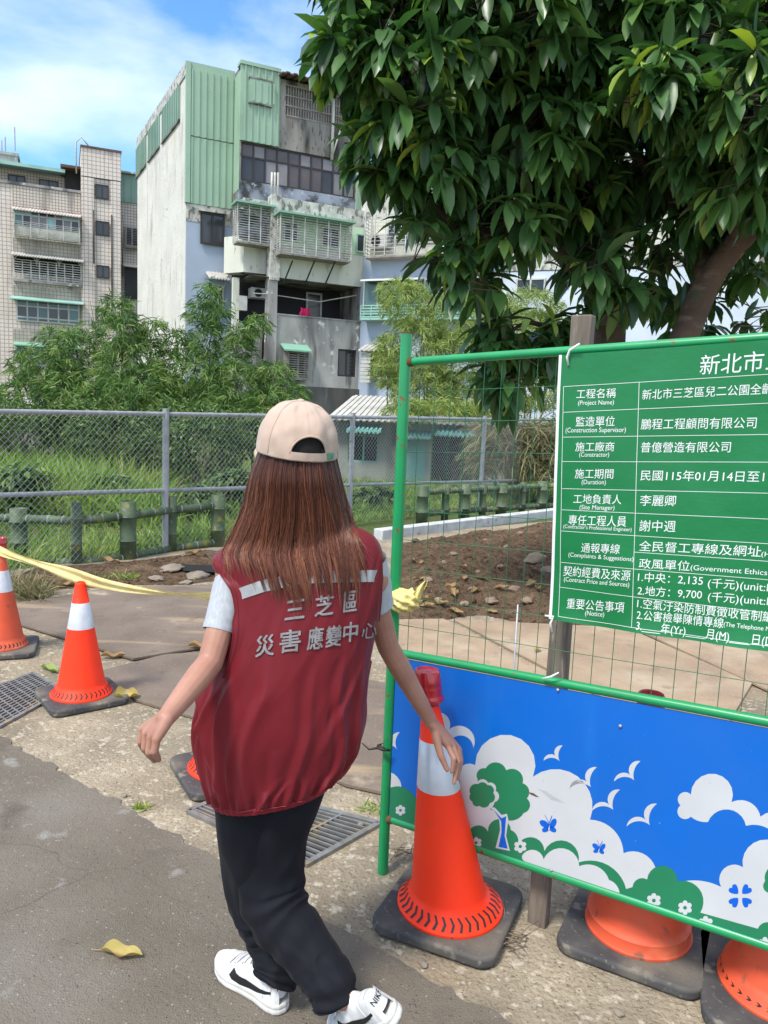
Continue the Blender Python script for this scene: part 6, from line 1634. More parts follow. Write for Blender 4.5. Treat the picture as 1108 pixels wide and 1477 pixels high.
# right wing
b = MB(); FL.boxw(b, aT1, aLR, -1, FL.st(176, 288, -1.2)[1], -8, -1.2); b.build('wall', K['tiledense'], bL, world=True)
siding(FL, 'roof_shed', aT1 + .02, aLR, FL.st(176, 291, -1.2)[1], FL.st(176, 251, -1.2)[1], -1.1, K['sidingdk'], .5, parent=bL)
b = MB(); FL.boxw(b, aT1, aLR + .2, FL.st(176, 251, -1.2)[1] + .02, FL.st(176, 248, -1.2)[1], -3, -.8); b.build('shed_roof', K['grey'], bL, world=True)
window(FL, bL, FL.rect(181, 326, 200, 357, -1.1), -.98, 2, K['darkglass'], K['alu'], .08, depth=.10)
cage(FL, bL, 181, 326, 200, 357, -1.2, -.7, 12, 2, K['rustbar'], None, K['rustbar'])
window(FL, bL, FL.rect(180, 386, 200, 432, -1.1), -.98, 2, K['darkglass'], K['brownframe'], .08, depth=.10); awning(FL, bL, 176, 380, 202, 388, -1.2, .8, K['palemetal'])
# rooftop rooms, tank and aerials
q = FL.rect(-40, 238, 94, 275, -2.0); b = MB(); FL.boxw(b, q[0], q[1], zR, q[3] + .1, -7, -2.0); b.build('rooftop_room', K['tiledense'], bL, world=True)
b = MB(); zr_ = FL.st(0, 236, -1.2)[1]; a94 = FL.st(94, 250, -1.2)[0]
b.hexa([FL.w(aL0, zr_ - .1, -.7), FL.w(a94, zr_ - .1, -.7), FL.w(a94, zr_ + .9, -7), FL.w(aL0, zr_ + .9, -7), FL.w(aL0, zr_ + .12, -.7), FL.w(a94, zr_ + .12, -.7), FL.w(a94, zr_ + 1.1, -7), FL.w(aL0, zr_ + 1.1, -7)])
b.build('green_canopy', K['tealawn'], bL, world=True)
for (x0, y0, x1, y1) in ((11, 251, 37, 266), (56, 258, 84, 273)): window(FL, bL, FL.rect(x0, y0, x1, y1, -2), -1.85, 2, K['darkglass'], K['brownframe'], .08, depth=.10)
q = FL.rect(94, 246, 113, 278, -1.5); b = MB(); FL.boxw(b, q[0], q[1] + .5, zR, q[3], -6, -1.5); b.build('stair_opening_shade', K['dark'], bL, world=True)  # solid block, the shade of a dark opening put into its colour
b = MB(); FL.boxw(b, q[0] - .3, q[1] + .6, q[3], q[3] + .18, -6, -.6); b.build('stair_roof', K['rustroof'], bL, world=True)
q = FL.rect(-20, 219, 26, 250, -6); b = MB(); FL.boxw(b, q[0], q[1], q[2], q[3], -9, -6); FL.boxw(b, q[0], q[1] + .1, q[3] + .003, q[3] + .2, -9.1, -5.9); b.build('water_tank', K['grey'], bL, world=True)
b = MB()
for x in (3, 8, 22): a_, z_ = FL.st(x, 218, -6.5); b.bar(FL.w(a_, z_, -6.5), FL.w(a_, z_ + .6 + .05 * x, -6.5), .05, .05)
b.build('aerials', K['rustbar'], bL, world=True)
b = MB(); a_, _ = FL.st(110, 230, -.5); zz = FL.st(110, 250, -.5)[1]; b.tube([FL.w(a_, zz, -.5), FL.w(a_, zTow + .5, -.5), FL.w(a_ + .35, zTow + .9, -.5), FL.w(a_ + .8, zTow + .4, -.5)], .05, 6); b.build('roof_ladder', K['palemetal'], bL, world=True, smooth=True)
# its windows
aw = awning(FL, bL, 17, 298, 117, 318, 0, .85, K['pinkmetal'], 22, .3)
h = HL_['h1']; cz = h[2] + .1
b = MB(); FL.boxw(b, h[0], h[1], h[2] - .5, h[2] + .02, -.02, .55); b.build('window_box', K['cream'], bL, world=True)
window(FL, bL, (h[0], h[1], h[2] + .02, h[3]), .55, 8, [K['aquashut'], K['tealglass'], K['darkglass'], K['aquashut'], K['paleglass']], K['alu'], .09, rows=(.72, .28), depth=.10)
cage(FL, bL, 20, 318, 115, 352, .5, .75, 9, 4, K['whitebar'], None, None, r=.014, vert_r=.03)
awning(FL, bL, 16, 364, 121, 381, 0, .9, K['palemetal'], 26, .3)
h = HL_['h2']; b = MB(); FL.boxw(b, h[0], h[1], h[2], h[3], -.9, -.87); b.build('recess_shade_wall', K['dark'], bL, world=True)  # loggia back wall, its shade painted in as a near-black colour
b = MB()
zr0, zr1 = FL.st(20, 411)[1], FL.st(20, 388)[1]
for k in range(9): a = h[0] + (h[1] - h[0]) * k / 8; b.bar(FL.w(a, h[2] - .45, .3), FL.w(a, h[2] + .85, .3), .07, .06, up=FL.n)
for k in range(9): z = h[2] - .42 + 1.25 * k / 8; b.bar(FL.w(h[0], z, .3), FL.w(h[1], z, .3), .05, .05)
for k in range(4): a = h[0] + (h[1] - h[0]) * k / 3; b.bar(FL.w(a, h[2] + .85, .3), FL.w(a, h[3] + .1, .3), .08, .08, up=FL.n)
for k in range(3):
    q0 = h[0] + (h[1] - h[0]) * k / 3; q1 = h[0] + (h[1] - h[0]) * (k + 1) / 3; zt_a = h[3] + .05; rr = min((q1 - q0) * .45, .75)
    for (c, sg) in ((q0, 1), (q1, -1)): b.tube([FL.w(c + sg * rr * (1 - math.cos(t)), zt_a - rr + rr * math.sin(t), .3) for t in [math.pi / 2 * i / 8 for i in range(9)]], .03, 4)
b.build('balcony_railing', K['whitebar'], bL, world=True)
b = MB(); FL.boxw(b, h[0] - .05, h[1] + .05, h[2] - .62, h[2] - .46, 0, .36); b.build('balcony_slab', K['grey'], bL, world=True)
awning(FL, bL, 15, 427, 121, 440, 0, .8, K['tealawn'], 0, .25)
h = HL_['h3']; window(FL, bL, h, .25, 6, [K['tealglass'], K['darkglass'], K['tealglass']], K['alu'], .10, rows=(.2, .5, .3), depth=.10)
awning(FL, bL, 19, 494, 118, 506, 0, .8, K['greenawn'], 0, .25)
h = HL_['h4']; window(FL, bL, h, .2, 5, [K['darkglass'], K['tealglass']], K['alu'], .11, rows=(.65, .35), depth=.10)
ac_unit(FL, bL, 25, 531, 46, 546, 0, .6)
b = MB()
for (x, y0, y1) in ((161, 310, 470), (135, 303, 380), (177, 310, 400)):
    a_, z_ = FL.st(x, y0, .38); z2_ = FL.st(x, y1, .38)[1]; b.tube([FL.w(a_, z_, .38), FL.w(a_, z2_, .38)], .045, 6)
b.build('drain_pipe', K['brownframe'], bL, world=True, smooth=True)

# ---- right building behind the trees
PB = AT(526, 420, 37.0); FB = Fac(PB, (.90, -.38))
bB = thing('apartment_building', 'pale blue grey apartment building on the right, mostly hidden behind the broadleaf trees', 'building', (PB.x, PB.y, 0))
aB1 = FB.st(1250, 400)[0]; zB = FB.st(540, 252)[1]
b = MB(); FB.boxw(b, -.3, aB1, -1, FB.st(530, 318)[1], -8, 0); b.build('wall', K['bluewall'], bB, world=True)
b = MB(); FB.boxw(b, -.3, aB1, FB.st(530, 317)[1], zB, -8, .04); b.build('wall', K['peeled'], bB, world=True)
a76 = FB.st(725, 400)[0]
b = MB(); FB.boxw(b, a76, aB1, FB.st(725, 392)[1], FB.st(725, 320)[1], 0, .10); b.build('wall', K['peeled'], bB, world=True)
b = MB(); FB.boxw(b, a76, aB1, -1, FB.st(725, 393)[1], 0, .06); b.build('wall_paint', mat('white_blue_paint', (.52, .57, .64), (.45, .5, .56), .8, 5, rough=.85), bB, world=True)
b = MB(); q = FB.rect(530, 300, 720, 365, .03); FB.boxw(b, q[0], q[1], q[2], q[3], 0, .03); b.build('wall_paint', K['cream'], bB, world=True)
for x0, x1 in ((560, 590), (600, 640), (660, 700)): window(FB, bB, FB.rect(x0, 318, x1, 350, .05), .17, 3, K['darkglass'], K['alu'], .07, depth=.1)
cage(FB, bB, 528, 306, 646, 364, .03, .7, 12, 8, K['whitebar'], None, K['rustbar']); ac_unit(FB, bB, 532, 339, 558, 356, .05, .55)
cage(FB, bB, 652, 300, 722, 358, .03, .7, 12, 4, K['whitebar'], None, K['rustbar'])
awning(FB, bB, 520, 400, 606, 396, 0, 1.0, mat('white_sheet', (.66, .66, .64), rough=.5), 0, .2)
h = FB.rect(524, 404, 716, 440, .5); K['emerald'] = mat('emerald_glass', (.012, .17, .14), (.03, .25, .22), .5, 3, rough=.15, spec=.5)
b = MB(); FB.boxw(b, h[0], h[1], FB.st(524, 440)[1], FB.st(524, 459)[1] if False else h[3], 0, .38); b.build('balcony_box', K['bluewall'], bB, world=True)
window(FB, bB, (h[0], h[0] + 2.9, h[2] - .1, h[3]), .52, 4, [K['emerald'], K['tealglass']], K['alu'], .07, depth=.10)
window(FB, bB, (h[0] + 3.0, h[1], h[2] - .1, h[3]), .52, 4, [K['darkglass'], K['tealglass']], K['alu'], .07, depth=.10)
b = MB()
z_0, z_1 = FB.st(524, 461, .6)[1], FB.st(524, 441, .6)[1]
for k in range(6): z = z_0 + (z_1 - z_0) * k / 5; b.bar(FB.w(h[0], z, .62), FB.w(h[1], z, .62), .05, .05)
for k in range(13): a = h[0] + (h[1] - h[0]) * k / 12; b.bar(FB.w(a, z_0, .64), FB.w(a, z_1, .64), .04, .04, up=FB.n)
b.build('balcony_railing', K['tealawn'], bB, world=True)
b = MB(); FB.boxw(b, h[0], h[1], z_0 - .02, z_0 + .08, 0, .66); FB.boxw(b, h[0], h[1], z_0 + .1, z_1 + .1, .36, .40); b.build('balcony_slab', K['tealawn'], bB, world=True)
for (x0, y0, x1, y1) in ((745, 402, 786, 424), (850, 392, 900, 420), (1030, 372, 1080, 402)): window(FB, bB, FB.rect(x0, y0, x1, y1, .1), .2, 2, K['darkglass'], K['whitebar'], .07, depth=.1)
b = MB(); a_, _ = FB.st(722, 400, .1); b.tube([FB.w(a_, FB.st(722, 340)[1], .15), FB.w(a_, 2, .15)], .06, 6); b.build('drain_pipe', K['palemetal'], bB, world=True, smooth=True)
r = FB.rect(530, 503, 575, 548, .05); window(FB, bB, r, .2, 3, K['darkglass'], K['alu'], .07, depth=.1)
awning(FB, bB, 517, 501, 580, 497, 0, .8, K['palemetal'], 9, .3)
b = MB(); q = FB.rect(521, 502, 533, 552, .6)
for k in range(9): FB.boxw(b, q[0], q[1], q[2] + (q[3] - q[2]) * k / 9, q[2] + (q[3] - q[2]) * (k + .8) / 9, .45, .6)
b.build('louvre_panel', K['palemetal'], bB, world=True)

# ---- low house behind the fence and the shed at the far left
PH = AT(488, 640, 17.5); FH = Fac(PH, (.995, -.09))
hs = thing('low_house', 'low grey house with corrugated roof and teal awnings seen through the fence', 'house', (PH.x, PH.y, 0))
zE = FH.st(490, 606)[1]; aH1 = FH.st(726, 640)[0]
q = FH.rect(503, 626, 545, 668, 0); q2 = FH.rect(584, 634, 612, 700, 0); q3 = FH.rect(625, 628, 690, 700, 0)
K['houseWall'] = mat('grey_green_plaster', (.30, .32, .28), (.22, .235, .205), 1.2, 7, rough=.9, spots=[(2, .6, .75, (.12, .125, .11), ST)])
FH.wall('wall', K['houseWall'], hs, 0, aH1, -.3, zE, 0, [q, q2, q3], .2)
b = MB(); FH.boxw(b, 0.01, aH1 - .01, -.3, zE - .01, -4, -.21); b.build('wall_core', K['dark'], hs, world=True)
K['tealdoor'] = mat('teal_door', (.20, .44, .40), (.15, .35, .32), 2, 4, rough=.5)
b = MB(); FH.boxw(b, q2[0], q2[1], q2[2], q2[3], -.12, -.06); b.build('door', K['tealdoor'], hs, world=True)
window(FH, hs, q, 0, 2, K['darkglass'], K['tealdoor'], .04, depth=.1); window(FH, hs, q3, 0, 3, K['darkglass'], K['brownframe'], .05, depth=.12)
awning(FH, hs, 500, 613, 550, 617, 0, .4, K['tealdoor'], 8, .10); awning(FH, hs, 578, 622, 622, 630, 0, .4, K['tealdoor'], 8, .10); awning(FH, hs, 628, 618, 692, 624, 0, .4, K['tealdoor'], 10, .1)
b = MB(); n = 60; zq = FH.st(520, 591, -3)[1]
for k in range(n):
    q0 = -.25 + (aH1 + .4) * k / n; q1 = -.25 + (aH1 + .4) * (k + 1) / n; hh = .025 * (k % 2)
    b.hexa([FH.w(q0, zE + hh, .35), FH.w(q1, zE + hh, .35), FH.w(q1, zq + .35 + hh, -4), FH.w(q0, zq + .35 + hh, -4), FH.w(q0, zE + .03 + hh, .35), FH.w(q1, zE + .03 + hh, .35), FH.w(q1, zq + .38 + hh, -4), FH.w(q0, zq + .38 + hh, -4)])
b.build('roof', K['palemetal'], hs, world=True)
PS_ = AT(-60, 590, 21); FSH = Fac(PS_, (.99, .1)); sh = thing('shed', 'low shed with pale corrugated roof at the far left behind the bushes', 'shed', (PS_.x, PS_.y, 0))
aq = FSH.st(78, 590)[0]; b = MB(); FSH.boxw(b, 0, aq, -.3, FSH.st(0, 592)[1], -3, 0); b.build('wall', K['stain'], sh, world=True)
b = MB(); z0_ = FSH.st(0, 591, .3)[1]; z1_ = FSH.st(0, 576, -3)[1]
for k in range(40):
    q0 = -.2 + (aq + .4) * k / 40; q1 = -.2 + (aq + .4) * (k + 1) / 40; hh = .03 * (k % 2)
    b.hexa([FSH.w(q0, z0_ + hh, .3), FSH.w(q1, z0_ + hh, .3), FSH.w(q1, z1_ + hh, -3), FSH.w(q0, z1_ + hh, -3), FSH.w(q0, z0_ + .04 + hh, .3), FSH.w(q1, z0_ + .04 + hh, .3), FSH.w(q1, z1_ + .04 + hh, -3), FSH.w(q0, z1_ + .04 + hh, -3)])
b.build('roof', K['palemetal'], sh, world=True)
# ------------------------------------------------------------------ vegetation
LG = dict(rough=.36, spec=.5)
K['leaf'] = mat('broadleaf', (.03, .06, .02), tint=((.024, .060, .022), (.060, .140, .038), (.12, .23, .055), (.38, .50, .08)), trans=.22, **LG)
K['bleaf'] = mat('bamboo_leaf', (.05, .09, .03), tint=((.026, .066, .018), (.070, .145, .034), (.135, .23, .055), (.28, .33, .10)), rough=.55, spec=.3, trans=.25)
K['byleaf'] = mat('pale_bamboo_leaf', (.1, .13, .04), tint=((.085, .125, .036), (.19, .26, .068), (.29, .365, .10), (.38, .40, .15)), rough=.6, spec=.25, trans=.3)
K['bush'] = mat('bush_leaf', (.04, .08, .02), tint=((.026, .055, .018), (.065, .120, .032), (.11, .18, .050), (.19, .26, .07)), rough=.55, spec=.3, trans=.25)
K['grass'] = mat('grass_blade', (.06, .12, .02), tint=((.065, .12, .025), (.155, .26, .05), (.27, .365, .08), (.44, .42, .18)), rough=.6, spec=.25, trans=.3)
K['straw'] = mat('straw_blade', (.2, .17, .08), tint=((.10, .10, .045), (.20, .19, .09), (.30, .26, .14)), rough=.7, trans=.2)
K['bark'] = mat('smooth_bark', (.115, .076, .055), (.070, .048, .036), 5, 8, rough=.9, spots=[(7, .58, .7, (.16, .12, .092), (1, 1, 2.5)), (3, .6, .72, (.07, .075, .05))], bump=(22, .6, .02, (1, 1, 2)))
K['culm'] = mat('bamboo_culm', (.07, .10, .03), (.13, .13, .05), 2, 4, rough=.5)
def rnd(a, b): return random.uniform(a, b)
def leaf_geo(b, p, d, nrm, L_, W_, droop, tint, seg=4):
    """long pointed leaf folded along the midrib and drooping towards its tip"""
    d = d.normalized(); sd = d.cross(nrm)
    if sd.length < 1e-3: sd = d.cross(V((1, 0, .2)))
    sd.normalize(); up = sd.cross(d).normalized(); vs = []; q = p.copy(); dd = d.copy()
    for i in range(seg + 1):
        t = i / seg; w_ = W_ * .5 * (math.sin(math.pi * min(1, t * .92 + .06)) ** .8) if i < seg else W_ * .02
        u2 = sd.cross(dd).normalized()
        vs += [q - sd * w_ + u2 * w_ * .35, q, q + sd * w_ + u2 * w_ * .35]
        dd = (dd + V((0, 0, -1)) * droop / seg).normalized(); q = q + dd * (L_ / seg)
    b.add(vs, [(i * 3 + k, i * 3 + k + 1, i * 3 + 4 + k, i * 3 + 3 + k) for i in range(seg) for k in (0, 1)], 0, tint)
def blade(b, p, d, L_, W_, droop, tint, seg=2):
    d = d.normalized(); sd = d.cross(V((rnd(-1, 1), rnd(-1, 1), .3)))
    if sd.length < 1e-3: return
    sd.normalize(); vs = []; q = p.copy(); dd = d.copy()
    for i in range(seg):
        w_ = W_ * .5 * (.55 if i == 0 else 1 - .3 * (i - 1) / max(1, seg - 1)); vs += [q - sd * w_, q + sd * w_]
        dd = (dd + V((0, 0, -1)) * droop / seg).normalized(); q = q + dd * (L_ / seg)
    vs.append(q); n = len(vs)
    fs = [(2 * i, 2 * i + 1, 2 * i + 3, 2 * i + 2) for i in range(seg - 1)] + [(n - 3, n - 2, n - 1)]
    b.add(vs, fs, 0, tint)
def sph():
    while True:
        q = V((rnd(-1, 1), rnd(-1, 1), rnd(-1, 1)))
        if .02 < q.length < 1: return q
def blob_pts(blobs, n, shell=.45):
    """points through the volume of a set of ellipsoids given as (px, py, depth, rx px, ry px, depth radius m)"""
    wts = [rx * ry for (_, _, _, rx, ry, _) in blobs]
    for _ in range(n):
        x, y, D, rx, ry, rd = random.choices(blobs, wts)[0]; q = sph()
        q = q.normalized() * (q.length ** shell)
        c = AT(x, y, D); s_ = D / FPX
        yield c + CA * (q.x * rx * s_) + V((0, 0, 1)) * (q.z * ry * s_) + V((0, 1, 0)) * (q.y * rd), q
# ---- two broadleaf trees on the right
def limb(b, pts, r0, r1, seg=10):
    P_ = [V(p) for p in pts]; n = 14; path = []; rad = []
    for i in range(n + 1):
        k = i / n * (len(P_) - 1); j = min(int(k), len(P_) - 2); f = k - j
        g_ = lambda q: P_[max(0, min(len(P_) - 1, q))]
        p = cr_(g_(j - 1), g_(j), g_(j + 1), g_(j + 2), f); t = i / n
        path.append(p + V((noise.noise(p * 2.1), noise.noise(p * 2.1 + V((7, 0, 0))), 0)) * .03 * (1 - t) ); rad.append((r0 + (r1 - r0) * t ** .8) * (1 + .10 * noise.noise(p * 3.3)))
    b.tube(path, rad, seg); return path
def broadleaf(label, base_px, limbs, blobs, nspray, seed, light=.10, zones=None):
    random.seed(seed); c = G(*base_px); t = thing('broadleaf_tree', label, 'tree', (c.x, c.y, 0), 0, None)
    b = MB(); tips = []
    for pts, r0, r1 in limbs: tips += limb(b, [AT(*p) for p in pts], r0, r1)
    b.build('trunk', K['bark'], t, world=True, smooth=True)
    tw = MB(); cb = MB()
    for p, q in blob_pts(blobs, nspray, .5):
        out = (V((q.x, q.y * .8, q.z * .45)) + V((rnd(-.5, .5), rnd(-.5, .5), rnd(-.35, .25)))).normalized()
        near = min(tips[::2], key=lambda s_: (s_ - p).length_squared)
        if random.random() < .5:
            st = p - out * rnd(.25, .5); tw.tube([st + (near - st) * min(.55, .5 / max(.5, (near - st).length)), st, p], [.007, .005, .003], 4, cap=False)
        else: tw.tube([p - out * .22, p], [.005, .003], 4, cap=False)
        k = random.randint(6, 9); a0 = rnd(0, 6.28); young_lit = random.random() < light * (2.0 if q.z > 0 or q.x < -.4 else .7)  # pale young leaves, doubled on top and left to paint sunlit tips
        base_t = rnd(.08, .52)
        s1 = out.cross(V((0, 0, 1)))
        if s1.length < .1: s1 = V((1, 0, 0))
        s1.normalize(); s2 = out.cross(s1)
        for i in range(k):
            a = a0 + i * 2.4; sp = rnd(.55, 1.15); d = (out * rnd(.25, .8) + (s1 * math.cos(a) + s2 * math.sin(a)) * sp + V((0, 0, -.30))).normalized()
            L_ = rnd(.20, .33); tn = base_t + rnd(-.10, .12)
            if young_lit and i < 4: L_ *= rnd(.6, .95); tn = rnd(.62, .95)
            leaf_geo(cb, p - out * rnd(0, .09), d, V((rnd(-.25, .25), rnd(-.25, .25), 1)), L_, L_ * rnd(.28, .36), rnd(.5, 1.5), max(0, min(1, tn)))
    tw.build('twigs', K['bark'], t, world=True, smooth=True)
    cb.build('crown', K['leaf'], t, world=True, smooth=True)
    return t
broadleaf('broadleaf tree on the right with a thick leaning smooth trunk and long drooping dark leaves', (925, 800),
    [([(935, 800, 6.3), (962, 560, 6.3), (990, 480, 6.3), (1025, 400, 6.2), (1075, 335, 6.0), (1150, 240, 5.8)], .135, .085), ([(1022, 405, 6.2), (1010, 330, 6.4), (1030, 200, 6.4), (1000, 60, 6.3)], .10, .04),
     ([(1070, 340, 6.0), (1060, 220, 5.8), (1100, 60, 5.6)], .09, .04), ([(1010, 330, 6.4), (930, 240, 6.3), (860, 150, 6.2)], .06, .02), ([(1030, 200, 6.4), (1090, 120, 6.6), (1130, 30, 6.6)], .05, .02)],
    [(1000, 60, 6.2, 150, 110, 1.1), (1090, 190, 6.2, 110, 120, 1.1), (930, 150, 6.4, 120, 130, 1.1), (1000, 290, 6.5, 110, 85, .8), (1100, 330, 6.6, 80, 70, .9), (940, 390, 7.0, 70, 45, .7), (1085, 440, 7.2, 50, 70, .8), (870, 60, 6.4, 120, 110, 1.1), (1050, 270, 5.3, 55, 28, .25), (950, 120, 5.2, 55, 50, .3), (1085, 150, 5.2, 70, 90, .4), (1110, 260, 5.3, 50, 50, .3), (1020, 180, 5.5, 60, 70, .4), (1180, 100, 6.2, 120, 200, 1.2), (1050, -90, 6.2, 200, 90, 1.2), (860, -70, 6.3, 160, 90, 1.2), (995, 455, 7.4, 60, 45, .4)], 800, 11, .20)
broadleaf('broadleaf tree with upright dark trunk, its low leafy branches overhanging the meshed barrier', (850, 790),
    [([(846, 790, 7.0), (862, 600, 7.0), (880, 490, 7.0), (866, 400, 6.9), (856, 300, 6.8), (862, 180, 6.6), (850, 40, 6.5)], .20, .07), ([(868, 440, 6.9), (800, 330, 6.5), (730, 230, 6.1), (640, 120, 5.8), (560, 60, 5.6)], .09, .02), ([(858, 330, 6.8), (790, 200, 6.4), (720, 80, 6.1), (690, -30, 6.0)], .07, .02),
     ([(800, 330, 6.5), (730, 330, 6.2), (660, 330, 5.9), (590, 250, 5.8)], .05, .015), ([(870, 470, 7.0), (820, 480, 6.6), (765, 465, 6.3), (735, 480, 6.1)], .035, .012), ([(730, 335, 6.2), (690, 370, 6.0), (650, 390, 5.9)], .03, .01), ([(866, 420, 6.9), (900, 330, 7.1), (930, 250, 7.2)], .06, .02)],
    [(560, 50, 5.6, 80, 90, .7), (500, 70, 5.5, 38, 62, .4), (610, 150, 5.7, 90, 95, .8), (700, 70, 5.9, 130, 110, 1.0), (545, 215, 5.7, 34, 38, .4), (560, 262, 5.7, 30, 28, .3), (640, 240, 5.8, 80, 62, .7), (760, 180, 6.2, 110, 120, 1.0), (600, 330, 5.7, 24, 16, .2), (720, 320, 5.9, 60, 48, .5), (645, 372, 5.7, 42, 26, .25), (680, 410, 5.8, 44, 24, .25), (800, 280, 6.6, 80, 75, .8), (860, 220, 6.8, 100, 110, .9), (850, 385, 6.8, 40, 35, .5), (740, 530, 6.2, 48, 58, .35), (790, 490, 6.4, 38, 40, .35), (715, 480, 6.0, 22, 30, .2), (865, 372, 6.0, 40, 46, .3), (905, 425, 6.1, 28, 26, .25), (835, 445, 6.3, 24, 22, .2), (770, 20, 6.2, 130, 100, 1.0), (620, -50, 5.9, 150, 80, 1.0)], 830, 12, .20)
# ---- bamboo clumps
def bamboo(label, base, blobs, n, seed, m='bleaf', ll=(.14, .24), group='bamboo clumps behind the fence', culms=9, wl=.020):
    random.seed(seed); c = G(*base) if len(base) == 2 else AT(*base); c.z = 0; t = thing('bamboo_clump', label, 'bamboo', (c.x, c.y, 0), 0, group)
    b = MB(); cb = MB()
    tops = [AT(x + rnd(-.5, .5) * rx, y - ry * .5, D) for x, y, D, rx, ry, rd in blobs]
    for i in range(culms):
        e = random.choice(tops) + V((rnd(-.3, .3), rnd(-.3, .3), rnd(-.3, .2))); s_ = V((c.x + rnd(-.6, .6) + (e.x - c.x) * .4, c.y + rnd(-.4, .4), 0)); mm = s_.lerp(e, .55) + V((0, 0, .12 * e.z)) - V(((e.x - s_.x) * .25, 0, 0))
        pts = [s_ * (1 - q) ** 2 + mm * 2 * q * (1 - q) + e * q * q for q in [k / 10 for k in range(11)]]
        b.tube(pts, [.028 * (1 - .85 * k / 10) for k in range(11)], 5, cap=False)
    for p, q in blob_pts(blobs, n, .55):
        ax = (V((q.x * .8, q.y * .6, .15)) + V((rnd(-.8, .8), rnd(-.8, .8), rnd(-.5, .6)))).normalized(); k = random.randint(5, 9); tn = rnd(.05, .85)
        for i in range(k):
            d = (ax + V((rnd(-.75, .75), rnd(-.75, .75), rnd(-.9, .25)))).normalized()
            blade(cb, p + V((rnd(-.07, .07), rnd(-.07, .07), rnd(-.05, .05))), d, rnd(*ll), wl * rnd(.8, 1.3), rnd(.3, 1.2), max(0, min(1, tn + rnd(-.2, .2))), 2)
    b.build('stems', K['culm'], t, world=True, smooth=True); cb.build('crown', K[m], t, world=True)
    return t
bamboo('leafy green bamboo clump left of centre in front of the tiled building, lowest and broadest', (105, 640, 15.5), [(70, 530, 15.5, 45, 35, .9), (115, 510, 15.5, 40, 32, .8), (60, 575, 15, 60, 35, .9), (125, 575, 15, 70, 42, 1.0), (85, 483, 15.7, 26, 13, .4), (128, 476, 15.7, 20, 12, .4)], 1300, 31)
bamboo('tall pointed bamboo clump in front of the gap between the two apartment buildings', (185, 640, 15), [(172, 446, 15, 16, 22, .5), (180, 480, 15, 26, 30, .6), (190, 525, 15, 42, 42, .8), (205, 570, 14.6, 62, 48, 1.0), (160, 590, 14.5, 60, 40, .8), (222, 478, 15.2, 14, 22, .4), (150, 455, 15.2, 8, 14, .3)], 1350, 32)
bamboo('bamboo clump with arching tips before the white side wall of the tall building', (270, 640, 15.5), [(255, 496, 15.6, 24, 22, .5), (300, 424, 15.6, 11, 18, .35), (292, 452, 15.6, 20, 22, .45), (300, 490, 15.5, 26, 30, .6), (275, 555, 15.2, 60, 45, 1.0), (316, 452, 15.6, 12, 22, .4), (260, 590, 15, 70, 42, .9)], 1350, 33)
bamboo('bamboo clump leaning right before the dark balcony, with a few yellowed leaves', (355, 640, 15), [(345, 505, 15.2, 20, 24, .5), (370, 466, 15.2, 17, 13, .35), (352, 482, 15.2, 16, 16, .35), (338, 560, 15, 48, 42, .9), (392, 538, 14.8, 28, 18, .5), (412, 572, 14.6, 30, 20, .5), (385, 585, 14.6, 40, 26, .6), (330, 600, 14.6, 70, 36, .9)], 1250, 34)
bamboo('pale yellow green feathery bamboo before the blue grey building, left of the tree', (620, 640, 19), [(590, 440, 19, 40, 32, .8), (650, 460, 19, 60, 40, .9), (600, 510, 18.8, 55, 50, 1.0), (670, 520, 18.8, 60, 50, 1.0), (610, 560, 18.5, 50, 35, .8), (680, 570, 18.5, 60, 35, .8), (560, 520, 18.6, 26, 40, .5), (640, 590, 17.0, 60, 16, .4), (575, 420, 19, 30, 18, .5), (590, 592, 16.7, 36, 15, .25)], 3300, 35, 'byleaf', (.14, .25), 'pale bamboo behind the meshed barrier', 8, .017)
bamboo('pale yellow green feathery bamboo right of the wooden post, before the white wall', (765, 640, 19), [(765, 445, 19, 45, 28, .8), (750, 490, 19, 60, 45, 1.0), (770, 550, 18.6, 60, 45, 1.0), (690, 600, 17.5, 40, 18, .5)], 1900, 36, 'byleaf', (.14, .25), 'pale bamboo behind the meshed barrier', 6, .017)
# ---- bushes and tall weeds behind the fence
def bush(name, label, blobs, n, seed, m='bush', lw=(.05, .10), asp=.45, cat='bush', group='bushes behind the fence', hang=.3):
    random.seed(seed); x, y, D = blobs[0][:3]; c = AT(x, y, D); c.z = 0; t = thing(name, label, cat, (c.x, c.y, 0), 0, group); cb = MB(); b = MB()
    for i in range(14):
        e = AT(*random.choice(blobs)[:3]) + V((rnd(-.3, .3), rnd(-.2, .2), rnd(-.1, .2))); b.tube([V((c.x + rnd(-.3, .3), c.y, 0)), (c + e) / 2 + V((rnd(-.1, .1), 0, e.z * .1)), e], [.016, .011, .004], 5, cap=False)
    for p, q in blob_pts(blobs, n, .5):
        if p.z < 0.02: continue
        tn = rnd(.05, .9)
        for i in range(4):
            d = (V((q.x, q.y, q.z * .5)) * .6 + V((rnd(-1, 1), rnd(-1, 1), rnd(-.7, .5)))).normalized(); L_ = rnd(*lw)
            leaf_geo(cb, p + V((rnd(-.05, .05), rnd(-.05, .05), rnd(-.05, .05))), d, V((rnd(-.6, .6), rnd(-.6, .6), 1)), L_, L_ * asp, hang, max(0, min(1, tn + rnd(-.2, .2))), 2)
    b.build('stems', K['twig'], t, world=True, smooth=True); cb.build('foliage', K[m], t, world=True)
    return t
bush('bush', 'dark green bush at the far left under the shed roof', [(40, 620, 13.5, 60, 35, .7), (10, 600, 14, 40, 25, .6), (90, 610, 13.5, 45, 28, .6)], 1300, 41)
bush('bush', 'dark green bush behind the fence, left of the tall steel fence post', [(165, 625, 13, 70, 38, .8), (120, 600, 13.5, 50, 25, .6), (215, 650, 12.6, 40, 30, .5)], 1500, 42)
